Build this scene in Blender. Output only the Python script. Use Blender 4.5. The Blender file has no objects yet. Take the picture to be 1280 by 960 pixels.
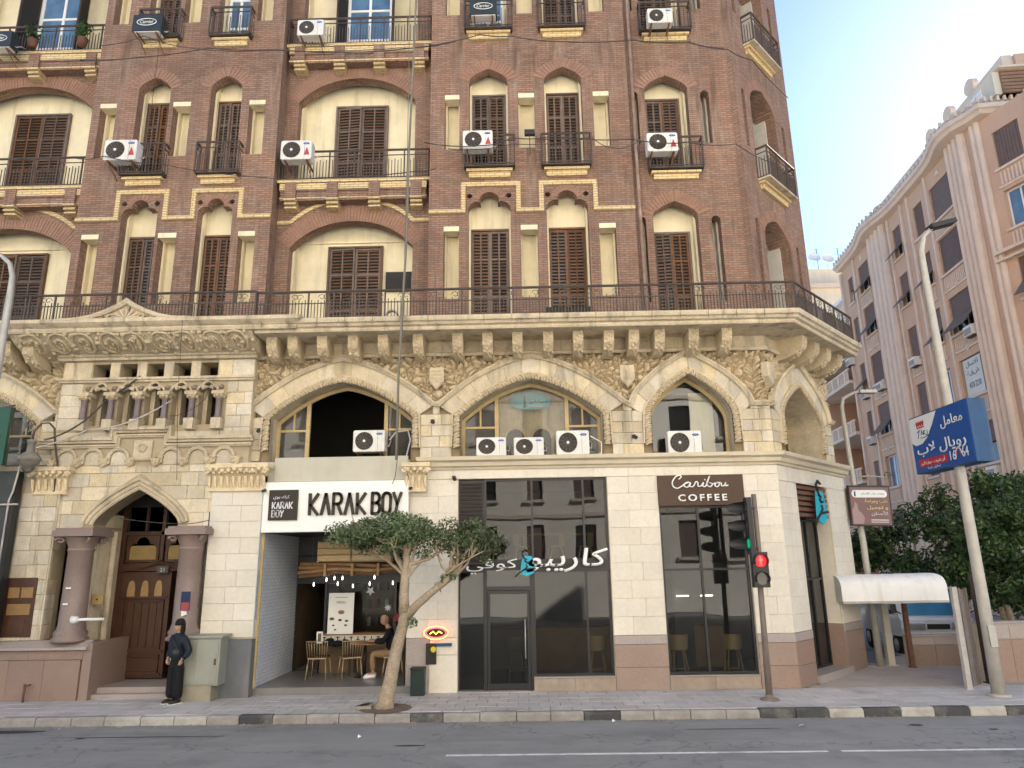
import bpy, bmesh, math, random
from mathutils import Vector, Matrix, noise
from mathutils.geometry import tessellate_polygon
import numpy as np
sc = bpy.context.scene
R = math.radians
random.seed(7)
# ---------------------------------------------------------------- camera
CAM_H = 2.75; FPX = 887.0; PIT = R(14.24); ROL = R(0.88); YAW = R(-0.9)
_cp, _sp, _cy, _sy = math.cos(PIT), math.sin(PIT), math.cos(YAW), math.sin(YAW)
_Rt = Vector((_cy, -_sy, 0)); _Fw = Vector((_sy*_cp, _cy*_cp, _sp)); _Up = _Rt.cross(_Fw)
_R2 = _Rt*math.cos(ROL) - _Up*math.sin(ROL); _U2 = _Rt*math.sin(ROL) + _Up*math.cos(ROL)
cd = bpy.data.cameras.new('camera'); cam = bpy.data.objects.new('camera', cd)
sc.collection.objects.link(cam); sc.camera = cam
mw = Matrix((_R2, _U2, -_Fw)).transposed().to_4x4(); mw.translation = Vector((0, 0, CAM_H))
cam.matrix_world = mw
cd.sensor_width = 36.0; cd.lens = 36.0*FPX/1280; cd.clip_start = 0.05; cd.clip_end = 2000
# ---------------------------------------------------------------- light
SUN_AZ, SUN_EL = R(40), R(31)          # azimuth measured from +Y towards +X
w = bpy.data.worlds.new('World'); sc.world = w; w.use_nodes = True
nt = w.node_tree; nt.nodes.clear()
sky = nt.nodes.new('ShaderNodeTexSky'); sky.sky_type = 'NISHITA'; sky.sun_disc = False
sky.sun_elevation = SUN_EL; sky.sun_rotation = SUN_AZ; sky.air_density = 1.0; sky.dust_density = 0.22; sky.ozone_density = 5.0
bg = nt.nodes.new('ShaderNodeBackground'); bg.inputs['Strength'].default_value = 0.06
wo = nt.nodes.new('ShaderNodeOutputWorld')
nt.links.new(sky.outputs[0], bg.inputs[0]); nt.links.new(bg.outputs[0], wo.inputs[0])
sd = bpy.data.lights.new('sun', 'SUN'); sd.energy = 5.0; sd.angle = R(0.5); sd.color = (1, .95, .87)
so = bpy.data.objects.new('sun', sd); sc.collection.objects.link(so)
sdir = Vector((math.sin(SUN_AZ)*math.cos(SUN_EL), math.cos(SUN_AZ)*math.cos(SUN_EL), math.sin(SUN_EL)))
so.rotation_euler = sdir.to_track_quat('Z', 'Y').to_euler(); so.location = (0, 0, 60)
vs = sc.view_settings; vs.view_transform = 'Standard'; vs.look = 'None'; vs.exposure = 2.12; vs.gamma = 1
try:
    sc.cycles.max_bounces = 8; sc.cycles.diffuse_bounces = 4; sc.cycles.glossy_bounces = 3; sc.cycles.transparent_max_bounces = 12
except Exception: pass
# ---------------------------------------------------------------- helpers
def ray(px, py): return _R2*((px-640)/FPX) - _U2*((py-480)/FPX) + _Fw
def at(px, py, Y):
    d = ray(px, py); t = Y/d.y; return d.x*t, CAM_H + d.z*t
def X(px, py, Y=16.0): return at(px, py, Y)[0]
COL = sc.collection
def frame(ox, oy, ang, oz=0): return Matrix.Translation((ox, oy, oz)) @ Matrix.Rotation(R(ang), 4, 'Z')
I4 = Matrix.Identity(4)
class MB:
    def __init__(s, M=None): s.M = M or I4; s.v = []; s.f = []; s.sm = []
    def add(s, vs, fs, smooth=False):
        b = len(s.v); M = s.M
        if M is I4: s.v += [tuple(p) for p in vs]
        else: s.v += [tuple(M @ Vector(p)) for p in vs]
        s.f += [tuple(i+b for i in f) for f in fs]; s.sm += [smooth]*len(fs); return s
    def box(s, x0, x1, y0, y1, z0, z1):
        return s.add([(x0,y0,z0),(x1,y0,z0),(x1,y1,z0),(x0,y1,z0),(x0,y0,z1),(x1,y0,z1),(x1,y1,z1),(x0,y1,z1)],
            [(0,1,5,4),(1,2,6,5),(2,3,7,6),(3,0,4,7),(4,5,6,7),(3,2,1,0)])
    def block(s, x0, x1, y0, y1, z0, z1, c=.012):
        """box with bevelled front edges (front = y0)"""
        c = min(c, (x1-x0)/3, (z1-z0)/3)
        return s.poly([(x0,z0),(x1,z0),(x1,z1),(x0,z1)], y0, y1, c)
    def poly(s, pts, y0, y1, c=0.0, back=False):
        """convex-ish outline in xz, front at y0 with bevel c, sides to y1"""
        n = len(pts)
        if c:
            cx = sum(p[0] for p in pts)/n; cz = sum(p[1] for p in pts)/n
            fr = []
            for i, p in enumerate(pts):
                a = pts[i-1]; b = pts[(i+1) % n]
                v1 = Vector((a[0]-p[0], a[1]-p[1])); v2 = Vector((b[0]-p[0], b[1]-p[1]))
                if v1.length > 1e-6: v1.normalize()
                if v2.length > 1e-6: v2.normalize()
                bi = v1+v2
                if bi.length < .15: bi = Vector((cx-p[0], cz-p[1])); bi.normalize(); q = bi*c*.7
                else:
                    bi.normalize(); q = bi*c*1.35
                fr.append((p[0]+q.x, y0, p[1]+q.y))
            vs = fr + [(p[0], y0+c, p[1]) for p in pts] + [(p[0], y1, p[1]) for p in pts]
            fs = [tuple(range(n))] + [(i, (i+1) % n, n+(i+1) % n, n+i) for i in range(n)] + [(n+i, n+(i+1) % n, 2*n+(i+1) % n, 2*n+i) for i in range(n)]
        else:
            vs = [(p[0], y0, p[1]) for p in pts] + [(p[0], y1, p[1]) for p in pts]
            fs = [tuple(range(n))] + [(i, (i+1) % n, n+(i+1) % n, n+i) for i in range(n)]
            if back: fs.append(tuple(range(2*n-1, n-1, -1)))
        return s.add(vs, fs)
    def plate(s, outer, holes, y0, y1, back=False, sides=True, hole_y=None):
        loops = [outer]+list(holes)
        tri = tessellate_polygon([[Vector((p[0], p[1], 0)) for p in L] for L in loops])
        flat = [p for L in loops for p in L]
        s.add([(p[0], y0, p[1]) for p in flat], [tuple(t) for t in tri])
        if back: s.add([(p[0], y1, p[1]) for p in flat], [tuple(t) for t in tri])
        for k, L in enumerate(loops):
            if k == 0 and not sides: continue
            n = len(L); yy = y1 if (k == 0 or hole_y is None) else hole_y
            s.add([(p[0], y0, p[1]) for p in L]+[(p[0], yy, p[1]) for p in L], [(i, (i+1) % n, n+(i+1) % n, n+i) for i in range(n)])
        return s
    def strip(s, A, B, y0, y1, yb=None):
        """band between two polylines (xz) extruded y0..y1"""
        n = len(A); vs = [(p[0], y0, p[1]) for p in A]+[(p[0], y0, p[1]) for p in B]+[(p[0], y1, p[1]) for p in A]+[(p[0], y1, p[1]) for p in B]
        fs = []
        for i in range(n-1):
            fs += [(i, i+1, n+i+1, n+i), (i, i+1, 2*n+i+1, 2*n+i), (n+i, n+i+1, 3*n+i+1, 3*n+i)]
        fs += [(0, n, 3*n, 2*n), (n-1, 2*n-1, 4*n-1, 3*n-1)]
        return s.add(vs, fs)
    def sweep(s, path, prof, plane='xz', closed=False, smooth=False):
        """profile [(n, t)] swept along 2-D path. xz: n = offset along left normal, t = y. xy: n outward (right normal), t = z"""
        P = [Vector((p[0], p[1])) for p in path]; n = len(P); m = len(prof); vs = []
        for i in range(n):
            a = P[i-1] if (i > 0 or closed) else None; b = P[(i+1) % n] if (i < n-1 or closed) else None
            d1 = (P[i]-a).normalized() if a is not None else None; d2 = (b-P[i]).normalized() if b is not None else None
            if d1 is None: d1 = d2
            if d2 is None: d2 = d1
            n1 = Vector((-d1.y, d1.x)); n2 = Vector((-d2.y, d2.x)); nn = (n1+n2)
            nn.normalize(); k = 1/max(.35, nn.dot(n1)); 
            for (o, t) in prof:
                if plane == 'xz': q = P[i]+nn*o*k; vs.append((q.x, t, q.y))
                else: q = P[i]-nn*o*k; vs.append((q.x, q.y, t))
        fs = []
        for i in range(n if closed else n-1):
            j = (i+1) % n
            for k in range(m-1): fs.append((i*m+k, j*m+k, j*m+k+1, i*m+k+1))
        if not closed: fs += [tuple(range(m)), tuple(range((n-1)*m, n*m))]
        return s.add(vs, fs, smooth)
    def tube(s, pts, r, n=6, smooth=True, caps=True):
        P = [Vector(p) for p in pts]; rr = r if isinstance(r, (list, tuple)) else [r]*len(P); vs = []; prev = None
        for i, p in enumerate(P):
            d = (P[min(i+1, len(P)-1)]-P[max(i-1, 0)])
            if d.length < 1e-9: d = Vector((0, 0, 1))
            d.normalize()
            if prev is None: u = d.orthogonal().normalized()
            else:
                u = prev - d*prev.dot(d)
                u = u.normalized() if u.length > 1e-6 else d.orthogonal().normalized()
            prev = u; v = d.cross(u)
            for k in range(n):
                a = 2*math.pi*k/n; vs.append(p + (u*math.cos(a)+v*math.sin(a))*rr[i])
        fs = [(i*n+k, i*n+(k+1) % n, (i+1)*n+(k+1) % n, (i+1)*n+k) for i in range(len(P)-1) for k in range(n)]
        s.add(vs, fs, smooth)
        if caps: s.add(vs[:n], [tuple(range(n))]); s.add(vs[-n:], [tuple(range(n))])
        return s
    def lathe(s, prof, cx=0, cy=0, z0=0, n=14, smooth=True, a0=0, a1=2*math.pi):
        m = len(prof); full = abs(a1-a0-2*math.pi) < 1e-6; N = n if full else n+1; vs = []
        for k in range(N):
            a = a0+(a1-a0)*k/n
            for r, z in prof: vs.append((cx+r*math.cos(a), cy+r*math.sin(a), z0+z))
        fs = []
        for k in range(n):
            j = (k+1) % N
            for i in range(m-1): fs.append((k*m+i, j*m+i, j*m+i+1, k*m+i+1))
        return s.add(vs, fs, smooth)
    def ball(s, c, r, n=8, m=6, sz=1.0, smooth=True):
        return s.lathe([(r*math.sin(math.pi*i/m)+1e-5, -r*sz*math.cos(math.pi*i/m)) for i in range(m+1)], c[0], c[1], c[2], n, smooth)
    def disc(s, cx, cz, r, y0, y1, n=20, r2=None):
        pts = [(cx+r*math.cos(2*math.pi*k/n), cz+(r2 or r)*math.sin(2*math.pi*k/n)) for k in range(n)]
        return s.poly(pts, y0, y1)
    def bar(s, a, b, t):
        return s.tube([a, b], t*.7, 4, False)
    def mesh(s, name):
        me = bpy.data.meshes.new(name); me.from_pydata(s.v, [], s.f)
        if any(s.sm): me.polygons.foreach_set('use_smooth', s.sm)
        return me
    def build(s, name, mat, parent=None, kind=None, label=None, fix=True):
        me = s.mesh(name)
        if mat: me.materials.append(mat)
        if fix:
            b = bmesh.new(); b.from_mesh(me); bmesh.ops.remove_doubles(b, verts=b.verts, dist=1e-5)
            bmesh.ops.recalc_face_normals(b, faces=b.faces); b.to_mesh(me); b.free()
        o = bpy.data.objects.new(name, me); COL.objects.link(o)
        if parent is not None: o.parent = parent; o.matrix_parent_inverse = parent.matrix_world.inverted() if PINV else I4
        if kind: o['kind'] = kind
        if label: o['label'] = label
        return o
PINV = False
def link(name, me, parent=None, M=None):
    o = bpy.data.objects.new(name, me); COL.objects.link(o)
    if parent is not None: o.parent = parent
    if M is not None: o.matrix_local = M
    return o
def tag(o, label, cat, group=None):
    o['label'] = label; o['category'] = cat
    if group: o['group'] = group
    return o
def thing(name, label, cat, M=None, group=None):
    o = bpy.data.objects.new(name, None); COL.objects.link(o); o.empty_display_size = .2
    if M is not None: o.matrix_world = M
    return tag(o, label, cat, group)
def dup(root, M, label, scale=None):
    r = root.copy(); COL.objects.link(r); r.matrix_world = M; r['label'] = label
    for ch in list(root.children):
        c = ch.copy(); COL.objects.link(c); c.parent = r
        for g in ch.children:
            d = g.copy(); COL.objects.link(d); d.parent = c
    return r
# ---------------------------------------------------------------- materials
def NN(nt, t, **kw):
    n = nt.nodes.new(t)
    for k, v in kw.items(): setattr(n, k, v)
    return n
_grp = None
def wallcoord():
    global _grp
    if _grp: return _grp
    g = bpy.data.node_groups.new('wall_coordinates', 'ShaderNodeTree')
    g.interface.new_socket('UV', in_out='OUTPUT', socket_type='NodeSocketVector')
    L = g.links.new; go = NN(g, 'NodeGroupOutput'); ge = NN(g, 'ShaderNodeNewGeometry')
    cr = NN(g, 'ShaderNodeVectorMath', operation='CROSS_PRODUCT'); cr.inputs[0].default_value = (0, 0, 1); L(ge.outputs['True Normal'], cr.inputs[1])
    no = NN(g, 'ShaderNodeVectorMath', operation='NORMALIZE'); L(cr.outputs[0], no.inputs[0])
    dt = NN(g, 'ShaderNodeVectorMath', operation='DOT_PRODUCT'); L(no.outputs[0], dt.inputs[0]); L(ge.outputs['Position'], dt.inputs[1])
    sp = NN(g, 'ShaderNodeSeparateXYZ'); L(ge.outputs['Position'], sp.inputs[0])
    sn = NN(g, 'ShaderNodeSeparateXYZ'); L(ge.outputs['True Normal'], sn.inputs[0])
    cb = NN(g, 'ShaderNodeCombineXYZ'); L(dt.outputs['Value'], cb.inputs[0]); L(sp.outputs[2], cb.inputs[1])
    ab = NN(g, 'ShaderNodeMath', operation='ABSOLUTE'); L(sn.outputs[2], ab.inputs[0])
    gt = NN(g, 'ShaderNodeMath', operation='GREATER_THAN'); L(ab.outputs[0], gt.inputs[0]); gt.inputs[1].default_value = .8
    mx = NN(g, 'ShaderNodeMix', data_type='VECTOR'); L(gt.outputs[0], mx.inputs[0]); L(cb.outputs[0], mx.inputs[4]); L(ge.outputs['Position'], mx.inputs[5])
    L(mx.outputs[1], go.inputs[0]); _grp = g; return g
def mat(name, col, rough=.7, var=.12, vscale=1.5, fine=0, fscale=60, bump=0, bscale=60, rnd=0, metal=0, streak=0, dirt=None, dirt_amt=0,
        brick=None, spec=.3, coat=0, emit=0, soot=0, road=False):
    m = bpy.data.materials.new(name); m.use_nodes = True; nt = m.node_tree; nt.nodes.clear(); L = nt.links.new
    out = NN(nt, 'ShaderNodeOutputMaterial'); b = NN(nt, 'ShaderNodeBsdfPrincipled'); L(b.outputs[0], out.inputs[0])
    b.inputs['Roughness'].default_value = rough; b.inputs['Metallic'].default_value = metal; b.inputs['Specular IOR Level'].default_value = spec
    if coat: b.inputs['Coat Weight'].default_value = coat
    geo = NN(nt, 'ShaderNodeNewGeometry'); pos = geo.outputs['Position']
    hgt = None
    if brick:
        wc = NN(nt, 'ShaderNodeGroup'); wc.node_tree = wallcoord()
        br = NN(nt, 'ShaderNodeTexBrick'); L(wc.outputs[0], br.inputs['Vector'])
        bw, rh, mo, c2, cm = brick
        br.inputs['Scale'].default_value = 1; br.inputs['Brick Width'].default_value = bw; br.inputs['Row Height'].default_value = rh
        br.inputs['Mortar Size'].default_value = mo; br.inputs['Mortar Smooth'].default_value = .3; br.inputs['Bias'].default_value = -.1
        br.inputs['Color1'].default_value = (*col, 1); br.inputs['Color2'].default_value = (*c2, 1); br.inputs['Mortar'].default_value = (*cm, 1)
        c = br.outputs['Color']; hgt = br.outputs['Fac']
    else:
        rg = NN(nt, 'ShaderNodeRGB'); rg.outputs[0].default_value = (*col, 1); c = rg.outputs[0]
    def hsv(c, facsock, amt, mid=.5):
        mr = NN(nt, 'ShaderNodeMapRange'); L(facsock, mr.inputs[0]); mr.inputs[1].default_value = mid-.25; mr.inputs[2].default_value = mid+.25
        mr.inputs[3].default_value = 1-amt; mr.inputs[4].default_value = 1+amt
        h = NN(nt, 'ShaderNodeHueSaturation'); L(mr.outputs[0], h.inputs['Value']); L(c, h.inputs['Color']); return h.outputs[0]
    if var:
        n1 = NN(nt, 'ShaderNodeTexNoise'); n1.inputs['Scale'].default_value = vscale; n1.inputs['Detail'].default_value = 5; n1.inputs['Roughness'].default_value = .65; L(pos, n1.inputs['Vector']); c = hsv(c, n1.outputs[0], var)
    if fine:
        n2 = NN(nt, 'ShaderNodeTexNoise'); n2.inputs['Scale'].default_value = fscale; n2.inputs['Detail'].default_value = 3; L(pos, n2.inputs['Vector']); c = hsv(c, n2.outputs[0], fine)
    if rnd:
        oi = NN(nt, 'ShaderNodeObjectInfo'); mr = NN(nt, 'ShaderNodeMapRange'); L(oi.outputs['Random'], mr.inputs[0]); mr.inputs[3].default_value = 1-rnd; mr.inputs[4].default_value = 1+rnd
        h = NN(nt, 'ShaderNodeHueSaturation'); L(mr.outputs[0], h.inputs['Value']); L(c, h.inputs['Color'])
        m2 = NN(nt, 'ShaderNodeMath', operation='FRACT'); m3 = NN(nt, 'ShaderNodeMath', operation='MULTIPLY'); L(oi.outputs['Random'], m3.inputs[0]); m3.inputs[1].default_value = 17.3; L(m3.outputs[0], m2.inputs[0])
        mr2 = NN(nt, 'ShaderNodeMapRange'); L(m2.outputs[0], mr2.inputs[0]); mr2.inputs[3].default_value = 1-rnd*2; mr2.inputs[4].default_value = 1+rnd*1.2; L(mr2.outputs[0], h.inputs['Saturation']); c = h.outputs[0]
    if streak or dirt_amt:
        sc_ = NN(nt, 'ShaderNodeMapping'); sc_.inputs['Scale'].default_value = (2.2, 2.2, .25) if streak else (.7, .7, .7); L(pos, sc_.inputs[0])
        n3 = NN(nt, 'ShaderNodeTexNoise'); n3.inputs['Scale'].default_value = 1.6; n3.inputs['Detail'].default_value = 7; n3.inputs['Roughness'].default_value = .7; L(sc_.outputs[0], n3.inputs[0])
        mr = NN(nt, 'ShaderNodeMapRange'); L(n3.outputs[0], mr.inputs[0]); mr.inputs[1].default_value = .5; mr.inputs[2].default_value = .72; mr.inputs[4].default_value = max(streak, dirt_amt)
        mx = NN(nt, 'ShaderNodeMix', data_type='RGBA'); L(mr.outputs[0], mx.inputs[0]); L(c, mx.inputs[6]); mx.inputs[7].default_value = (*(dirt or tuple(x*.4 for x in col)), 1); c = mx.outputs[2]
    def blend(c, scl, nscale, lo, hi, amt, colr, det=6, musg=False):
        mp = NN(nt, 'ShaderNodeMapping'); mp.inputs['Scale'].default_value = scl; L(pos, mp.inputs[0])
        if musg:
            n5 = NN(nt, 'ShaderNodeTexVoronoi', feature='DISTANCE_TO_EDGE'); n5.inputs['Scale'].default_value = nscale; nz = NN(nt, 'ShaderNodeTexNoise'); nz.inputs['Scale'].default_value = 2.5; L(pos, nz.inputs[0]); va = NN(nt, 'ShaderNodeVectorMath', operation='ADD'); L(mp.outputs[0], va.inputs[0]); L(nz.outputs['Color'], va.inputs[1]); L(va.outputs[0], n5.inputs['Vector'])
        else: n5 = NN(nt, 'ShaderNodeTexNoise'); n5.inputs['Scale'].default_value = nscale; n5.inputs['Detail'].default_value = det; n5.inputs['Roughness'].default_value = .65; L(mp.outputs[0], n5.inputs[0])
        mr = NN(nt, 'ShaderNodeMapRange'); L(n5.outputs[0], mr.inputs[0]); mr.inputs[1].default_value = lo; mr.inputs[2].default_value = hi; mr.inputs[3].default_value = amt if musg else 0; mr.inputs[4].default_value = 0 if musg else amt
        mx = NN(nt, 'ShaderNodeMix', data_type='RGBA'); L(mr.outputs[0], mx.inputs[0]); L(c, mx.inputs[6]); mx.inputs[7].default_value = (*colr, 1); return mx.outputs[2]
    if soot: c = blend(c, (3.2, 3.2, .35), 1.1, .54, .7, soot, tuple(x*.38 for x in col)); c = blend(c, (.5, .5, .5), 1.3, .5, .75, soot*.6, tuple(x*.6 for x in col))
    if road:
        c = blend(c, (.12, 1.6, 1), .8, .48, .66, .35, (.36, .35, .34)); c = blend(c, (.25, 1.1, 1), .9, .55, .68, .4, (.14, .14, .14)); c = blend(c, (1, 1, 0), .3, .0, .008, .5, (.08, .08, .08), musg=True)
    L(c, b.inputs['Base Color'])
    if bump or hgt:
        bp = NN(nt, 'ShaderNodeBump'); bp.inputs['Strength'].default_value = bump or .5; bp.inputs['Distance'].default_value = .02 if not hgt else .012
        n4 = NN(nt, 'ShaderNodeTexNoise'); n4.inputs['Scale'].default_value = bscale; n4.inputs['Detail'].default_value = 4; L(pos, n4.inputs['Vector'])
        if hgt:
            mm = NN(nt, 'ShaderNodeMath', operation='MULTIPLY_ADD'); L(n4.outputs[0], mm.inputs[0]); mm.inputs[1].default_value = .5
            m1 = NN(nt, 'ShaderNodeMath', operation='SUBTRACT'); m1.inputs[0].default_value = 1; L(hgt, m1.inputs[1]); L(m1.outputs[0], mm.inputs[2]); L(mm.outputs[0], bp.inputs['Height'])
        else: L(n4.outputs[0], bp.inputs['Height'])
        L(bp.outputs[0], b.inputs['Normal'])
    if emit:
        b.inputs['Emission Color'].default_value = (*col, 1); b.inputs['Emission Strength'].default_value = emit
    return m
def glass(name, tint=(.8, .85, .85), refl=.12, rough=.0, dust=.03):
    m = bpy.data.materials.new(name); m.use_nodes = True; nt = m.node_tree; nt.nodes.clear(); L = nt.links.new
    out = NN(nt, 'ShaderNodeOutputMaterial'); t = NN(nt, 'ShaderNodeBsdfTransparent'); t.inputs[0].default_value = (*tint, 1)
    g = NN(nt, 'ShaderNodeBsdfGlossy'); g.inputs['Roughness'].default_value = rough; g.inputs[0].default_value = (.95, .97, 1, 1)
    lw = NN(nt, 'ShaderNodeFresnel'); lw.inputs[0].default_value = 1.5
    ma = NN(nt, 'ShaderNodeMath', operation='ADD'); ma.use_clamp = True; L(lw.outputs[0], ma.inputs[0]); ma.inputs[1].default_value = refl
    geo = NN(nt, 'ShaderNodeNewGeometry'); nz = NN(nt, 'ShaderNodeTexNoise'); nz.inputs['Scale'].default_value = .9; nz.inputs['Detail'].default_value = 1; L(geo.outputs['Position'], nz.inputs['Vector'])
    bp = NN(nt, 'ShaderNodeBump'); bp.inputs['Strength'].default_value = .12; bp.inputs['Distance'].default_value = .02; L(nz.outputs[0], bp.inputs['Height']); L(bp.outputs[0], g.inputs['Normal'])
    mx = NN(nt, 'ShaderNodeMixShader'); L(ma.outputs[0], mx.inputs[0]); L(t.outputs[0], mx.inputs[1]); L(g.outputs[0], mx.inputs[2])
    d = NN(nt, 'ShaderNodeBsdfDiffuse'); d.inputs[0].default_value = (.5, .48, .42, 1); m2 = NN(nt, 'ShaderNodeMixShader'); m2.inputs[0].default_value = dust
    L(mx.outputs[0], m2.inputs[1]); L(d.outputs[0], m2.inputs[2]); L(m2.outputs[0], out.inputs[0]); return m
def C(h):  # sRGB hex to linear
    v = [int(h[i:i+2], 16)/255 for i in (0, 2, 4)]
    return tuple(x/12.92 if x <= .04045 else ((x+.055)/1.055)**2.4 for x in v)
M = {}
M['brick'] = mat('brick', (.37, .22, .155), .85, .3, .35, brick=(.22, .06, .011, (.25, .145, .104), (.165, .12, .093)), bump=.9, streak=.55, dirt=(.42, .33, .26), soot=.85)
M['arch_brick'] = mat('arch_brick', (.30, .175, .125), .85, .2, 3, rnd=.03, fine=.12, fscale=14)
M['yellow_brick'] = mat('yellow_brick', (.72, .56, .3), .8, .14, 4, brick=(.24, .07, .012, (.68, .52, .27), (.4, .3, .18)), bump=.4)
M['plaster'] = mat('plaster', (.80, .71, .49), .85, .13, 1.2, streak=.4, dirt=(.5, .43, .31), soot=.35, bump=.1, bscale=30)
M['plaster_grey'] = mat('plaster_grey', (.55, .52, .46), .85, .15, 3)
M['stone'] = mat('stone', (.60, .515, .37), .8, .16, 2.5, fine=.1, fscale=25, rnd=.17, bump=.6, bscale=30, streak=.6, dirt=(.31, .26, .19), soot=.7)
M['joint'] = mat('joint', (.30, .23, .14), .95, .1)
M['moulding'] = mat('moulding', (.58, .49, .35), .8, .22, 2, fine=.12, fscale=18, bump=.4, streak=.6, dirt=(.25, .21, .16), soot=.75)
M['carved'] = mat('carved', (.56, .46, .31), .85, .15, 3, fine=.15, fscale=20, bump=.4, bscale=40, dirt=(.26, .2, .12), dirt_amt=.5)
M['cladding'] = mat('cladding', (.69, .635, .53), .55, .06, 1.5, fine=.05, fscale=12, rnd=.05, spec=.4, streak=.25, dirt=(.52, .46, .37))
M['granite'] = mat('granite', (.29, .20, .155), .45, .1, 1.5, fine=.3, fscale=70, rnd=.06, spec=.5)
M['granite_light'] = mat('granite_light', (.36, .31, .285), .5, .1, 1.5, fine=.2, fscale=60, rnd=.05)
M['marble'] = mat('marble', (.30, .24, .19), .35, .2, 2, fine=.1, fscale=10, streak=.3, dirt=(.5, .4, .3), rnd=.05)
M['column'] = mat('column', (.24, .175, .15), .4, .12, 2, fine=.15, fscale=40, spec=.5)
M['shutter'] = mat('shutter', (.15, .088, .058), .6, .25, 5, fine=.15, fscale=30, rnd=.3)
M['shutter_dark'] = mat('shutter_dark', (.06, .035, .03), .6, .2, 5)
M['iron'] = mat('iron', (.075, .06, .052), .6, .3, 8, spec=.4, dirt=(.16, .08, .05), dirt_amt=.5)
M['door_wood'] = mat('door_wood', (.07, .032, .018), .45, .25, 4, streak=.3, dirt=(.15, .06, .03), spec=.4)
M['black_metal'] = mat('black_metal', (.012, .013, .015), .35, .1, spec=.5)
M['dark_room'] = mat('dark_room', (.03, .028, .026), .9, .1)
M['dark_grey'] = mat('dark_grey', (.05, .055, .055), .6, .3, 1.2, streak=.3, dirt=(.1, .1, .09))
M['fascia'] = mat('fascia', (.52, .49, .40), .7, .08, 1.5, streak=.15)
M['white_panel'] = mat('white_panel', (.87, .86, .82), .35, .03, spec=.5)
M['white'] = mat('white', (.8, .8, .78), .4, .05, 3)
M['ac_white'] = mat('ac_white', (.70, .69, .65), .45, .1, 6, fine=.04, rnd=.06, streak=.3, dirt=(.42, .36, .28))
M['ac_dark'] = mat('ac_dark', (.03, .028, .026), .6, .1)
M['ac_rust'] = mat('ac_rust', (.2, .1, .06), .8, .3, 10)
M['asphalt'] = mat('asphalt', (.27, .27, .265), .85, .14, .6, fine=.3, fscale=90, bump=.5, bscale=120, dirt=(.13, .13, .13), dirt_amt=.5, road=True)
M['pave'] = mat('pave', (.50, .475, .46), .85, .12, 1, fine=.1, fscale=40, rnd=.07, dirt=(.24, .21, .18), dirt_amt=.4, bump=.2)
M['pave_brown'] = mat('pave_brown', (.42, .36, .31), .85, .15, 1, fine=.1, fscale=40, rnd=.07, dirt=(.2, .16, .12), dirt_amt=.4)
M['kerb_black'] = mat('kerb_black', (.06, .06, .062), .7, .2, 6, dirt=(.3, .28, .24), dirt_amt=.75)
M['kerb_white'] = mat('kerb_white', (.42, .40, .36), .75, .2, 6, dirt=(.14, .12, .1), dirt_amt=.8)
M['kerb_grey'] = mat('kerb_grey', (.3, .28, .26), .8, .2, 6, dirt=(.15, .13, .1), dirt_amt=.5)
M['line'] = mat('line', (.7, .7, .68), .8, .2, 8, dirt=(.14, .14, .13), dirt_amt=.7)
M['peach'] = mat('peach', (.56, .39, .28), .85, .09, .5, fine=.04, streak=.22, dirt=(.42, .29, .21), bump=.1, bscale=20)
M['peach_trim'] = mat('peach_trim', (.66, .55, .45), .85, .1, 1, streak=.25, dirt=(.45, .36, .3))
M['pale'] = mat('pale', (.66, .60, .48), .85, .1, .4, streak=.2)
M['roller'] = mat('roller', (.15, .105, .09), .7, .15, 4, fine=.1, fscale=15, rnd=.12)
M['awning'] = mat('awning', (.16, .135, .12), .8, .2, 8)
M['galv'] = mat('galv', (.42, .41, .38), .5, .12, 4, metal=.3, streak=.25, dirt=(.25, .2, .15), spec=.4)
M['rust'] = mat('rust', (.14, .07, .045), .8, .35, 6, fine=.2)
M['bark'] = mat('bark', (.34, .27, .19), .9, .3, 5, fine=.3, fscale=30, bump=.8, bscale=25, dirt=(.45, .4, .32), dirt_amt=.5)
def leafmat(name, cols):
    m = bpy.data.materials.new(name); m.use_nodes = True; nt = m.node_tree; nt.nodes.clear(); L = nt.links.new
    out = NN(nt, 'ShaderNodeOutputMaterial'); b = NN(nt, 'ShaderNodeBsdfPrincipled'); b.inputs['Roughness'].default_value = .5; b.inputs['Specular IOR Level'].default_value = .35
    g = NN(nt, 'ShaderNodeNewGeometry'); cr = NN(nt, 'ShaderNodeValToRGB'); L(g.outputs['Random Per Island'], cr.inputs[0])
    e = cr.color_ramp.elements; e[0].color = (*cols[0], 1); e[1].color = (*cols[2], 1); x = e.new(.5); x.color = (*cols[1], 1)
    n = NN(nt, 'ShaderNodeTexNoise'); n.inputs['Scale'].default_value = 1.8; L(g.outputs['Position'], n.inputs['Vector'])
    h = NN(nt, 'ShaderNodeHueSaturation'); mr = NN(nt, 'ShaderNodeMapRange'); mr.inputs[1].default_value = .35; mr.inputs[2].default_value = .65; mr.inputs[3].default_value = .6; mr.inputs[4].default_value = 1.5; L(n.outputs[0], mr.inputs[0]); L(mr.outputs[0], h.inputs['Value']); L(cr.outputs[0], h.inputs['Color'])
    L(h.outputs[0], b.inputs['Base Color']); t = NN(nt, 'ShaderNodeBsdfTranslucent'); L(h.outputs[0], t.inputs[0]); mx = NN(nt, 'ShaderNodeMixShader'); mx.inputs[0].default_value = .25
    L(b.outputs[0], mx.inputs[1]); L(t.outputs[0], mx.inputs[2]); L(mx.outputs[0], out.inputs[0]); return m
M['leaf'] = leafmat('leaf', [(.06, .1, .045), (.115, .155, .075), (.23, .28, .14)])
M['leaf_dark'] = leafmat('leaf_dark', [(.022, .05, .018), (.045, .085, .03), (.11, .17, .05)])
M['glass'] = glass('glass', (.62, .66, .66), .04, dust=.02)
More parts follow.
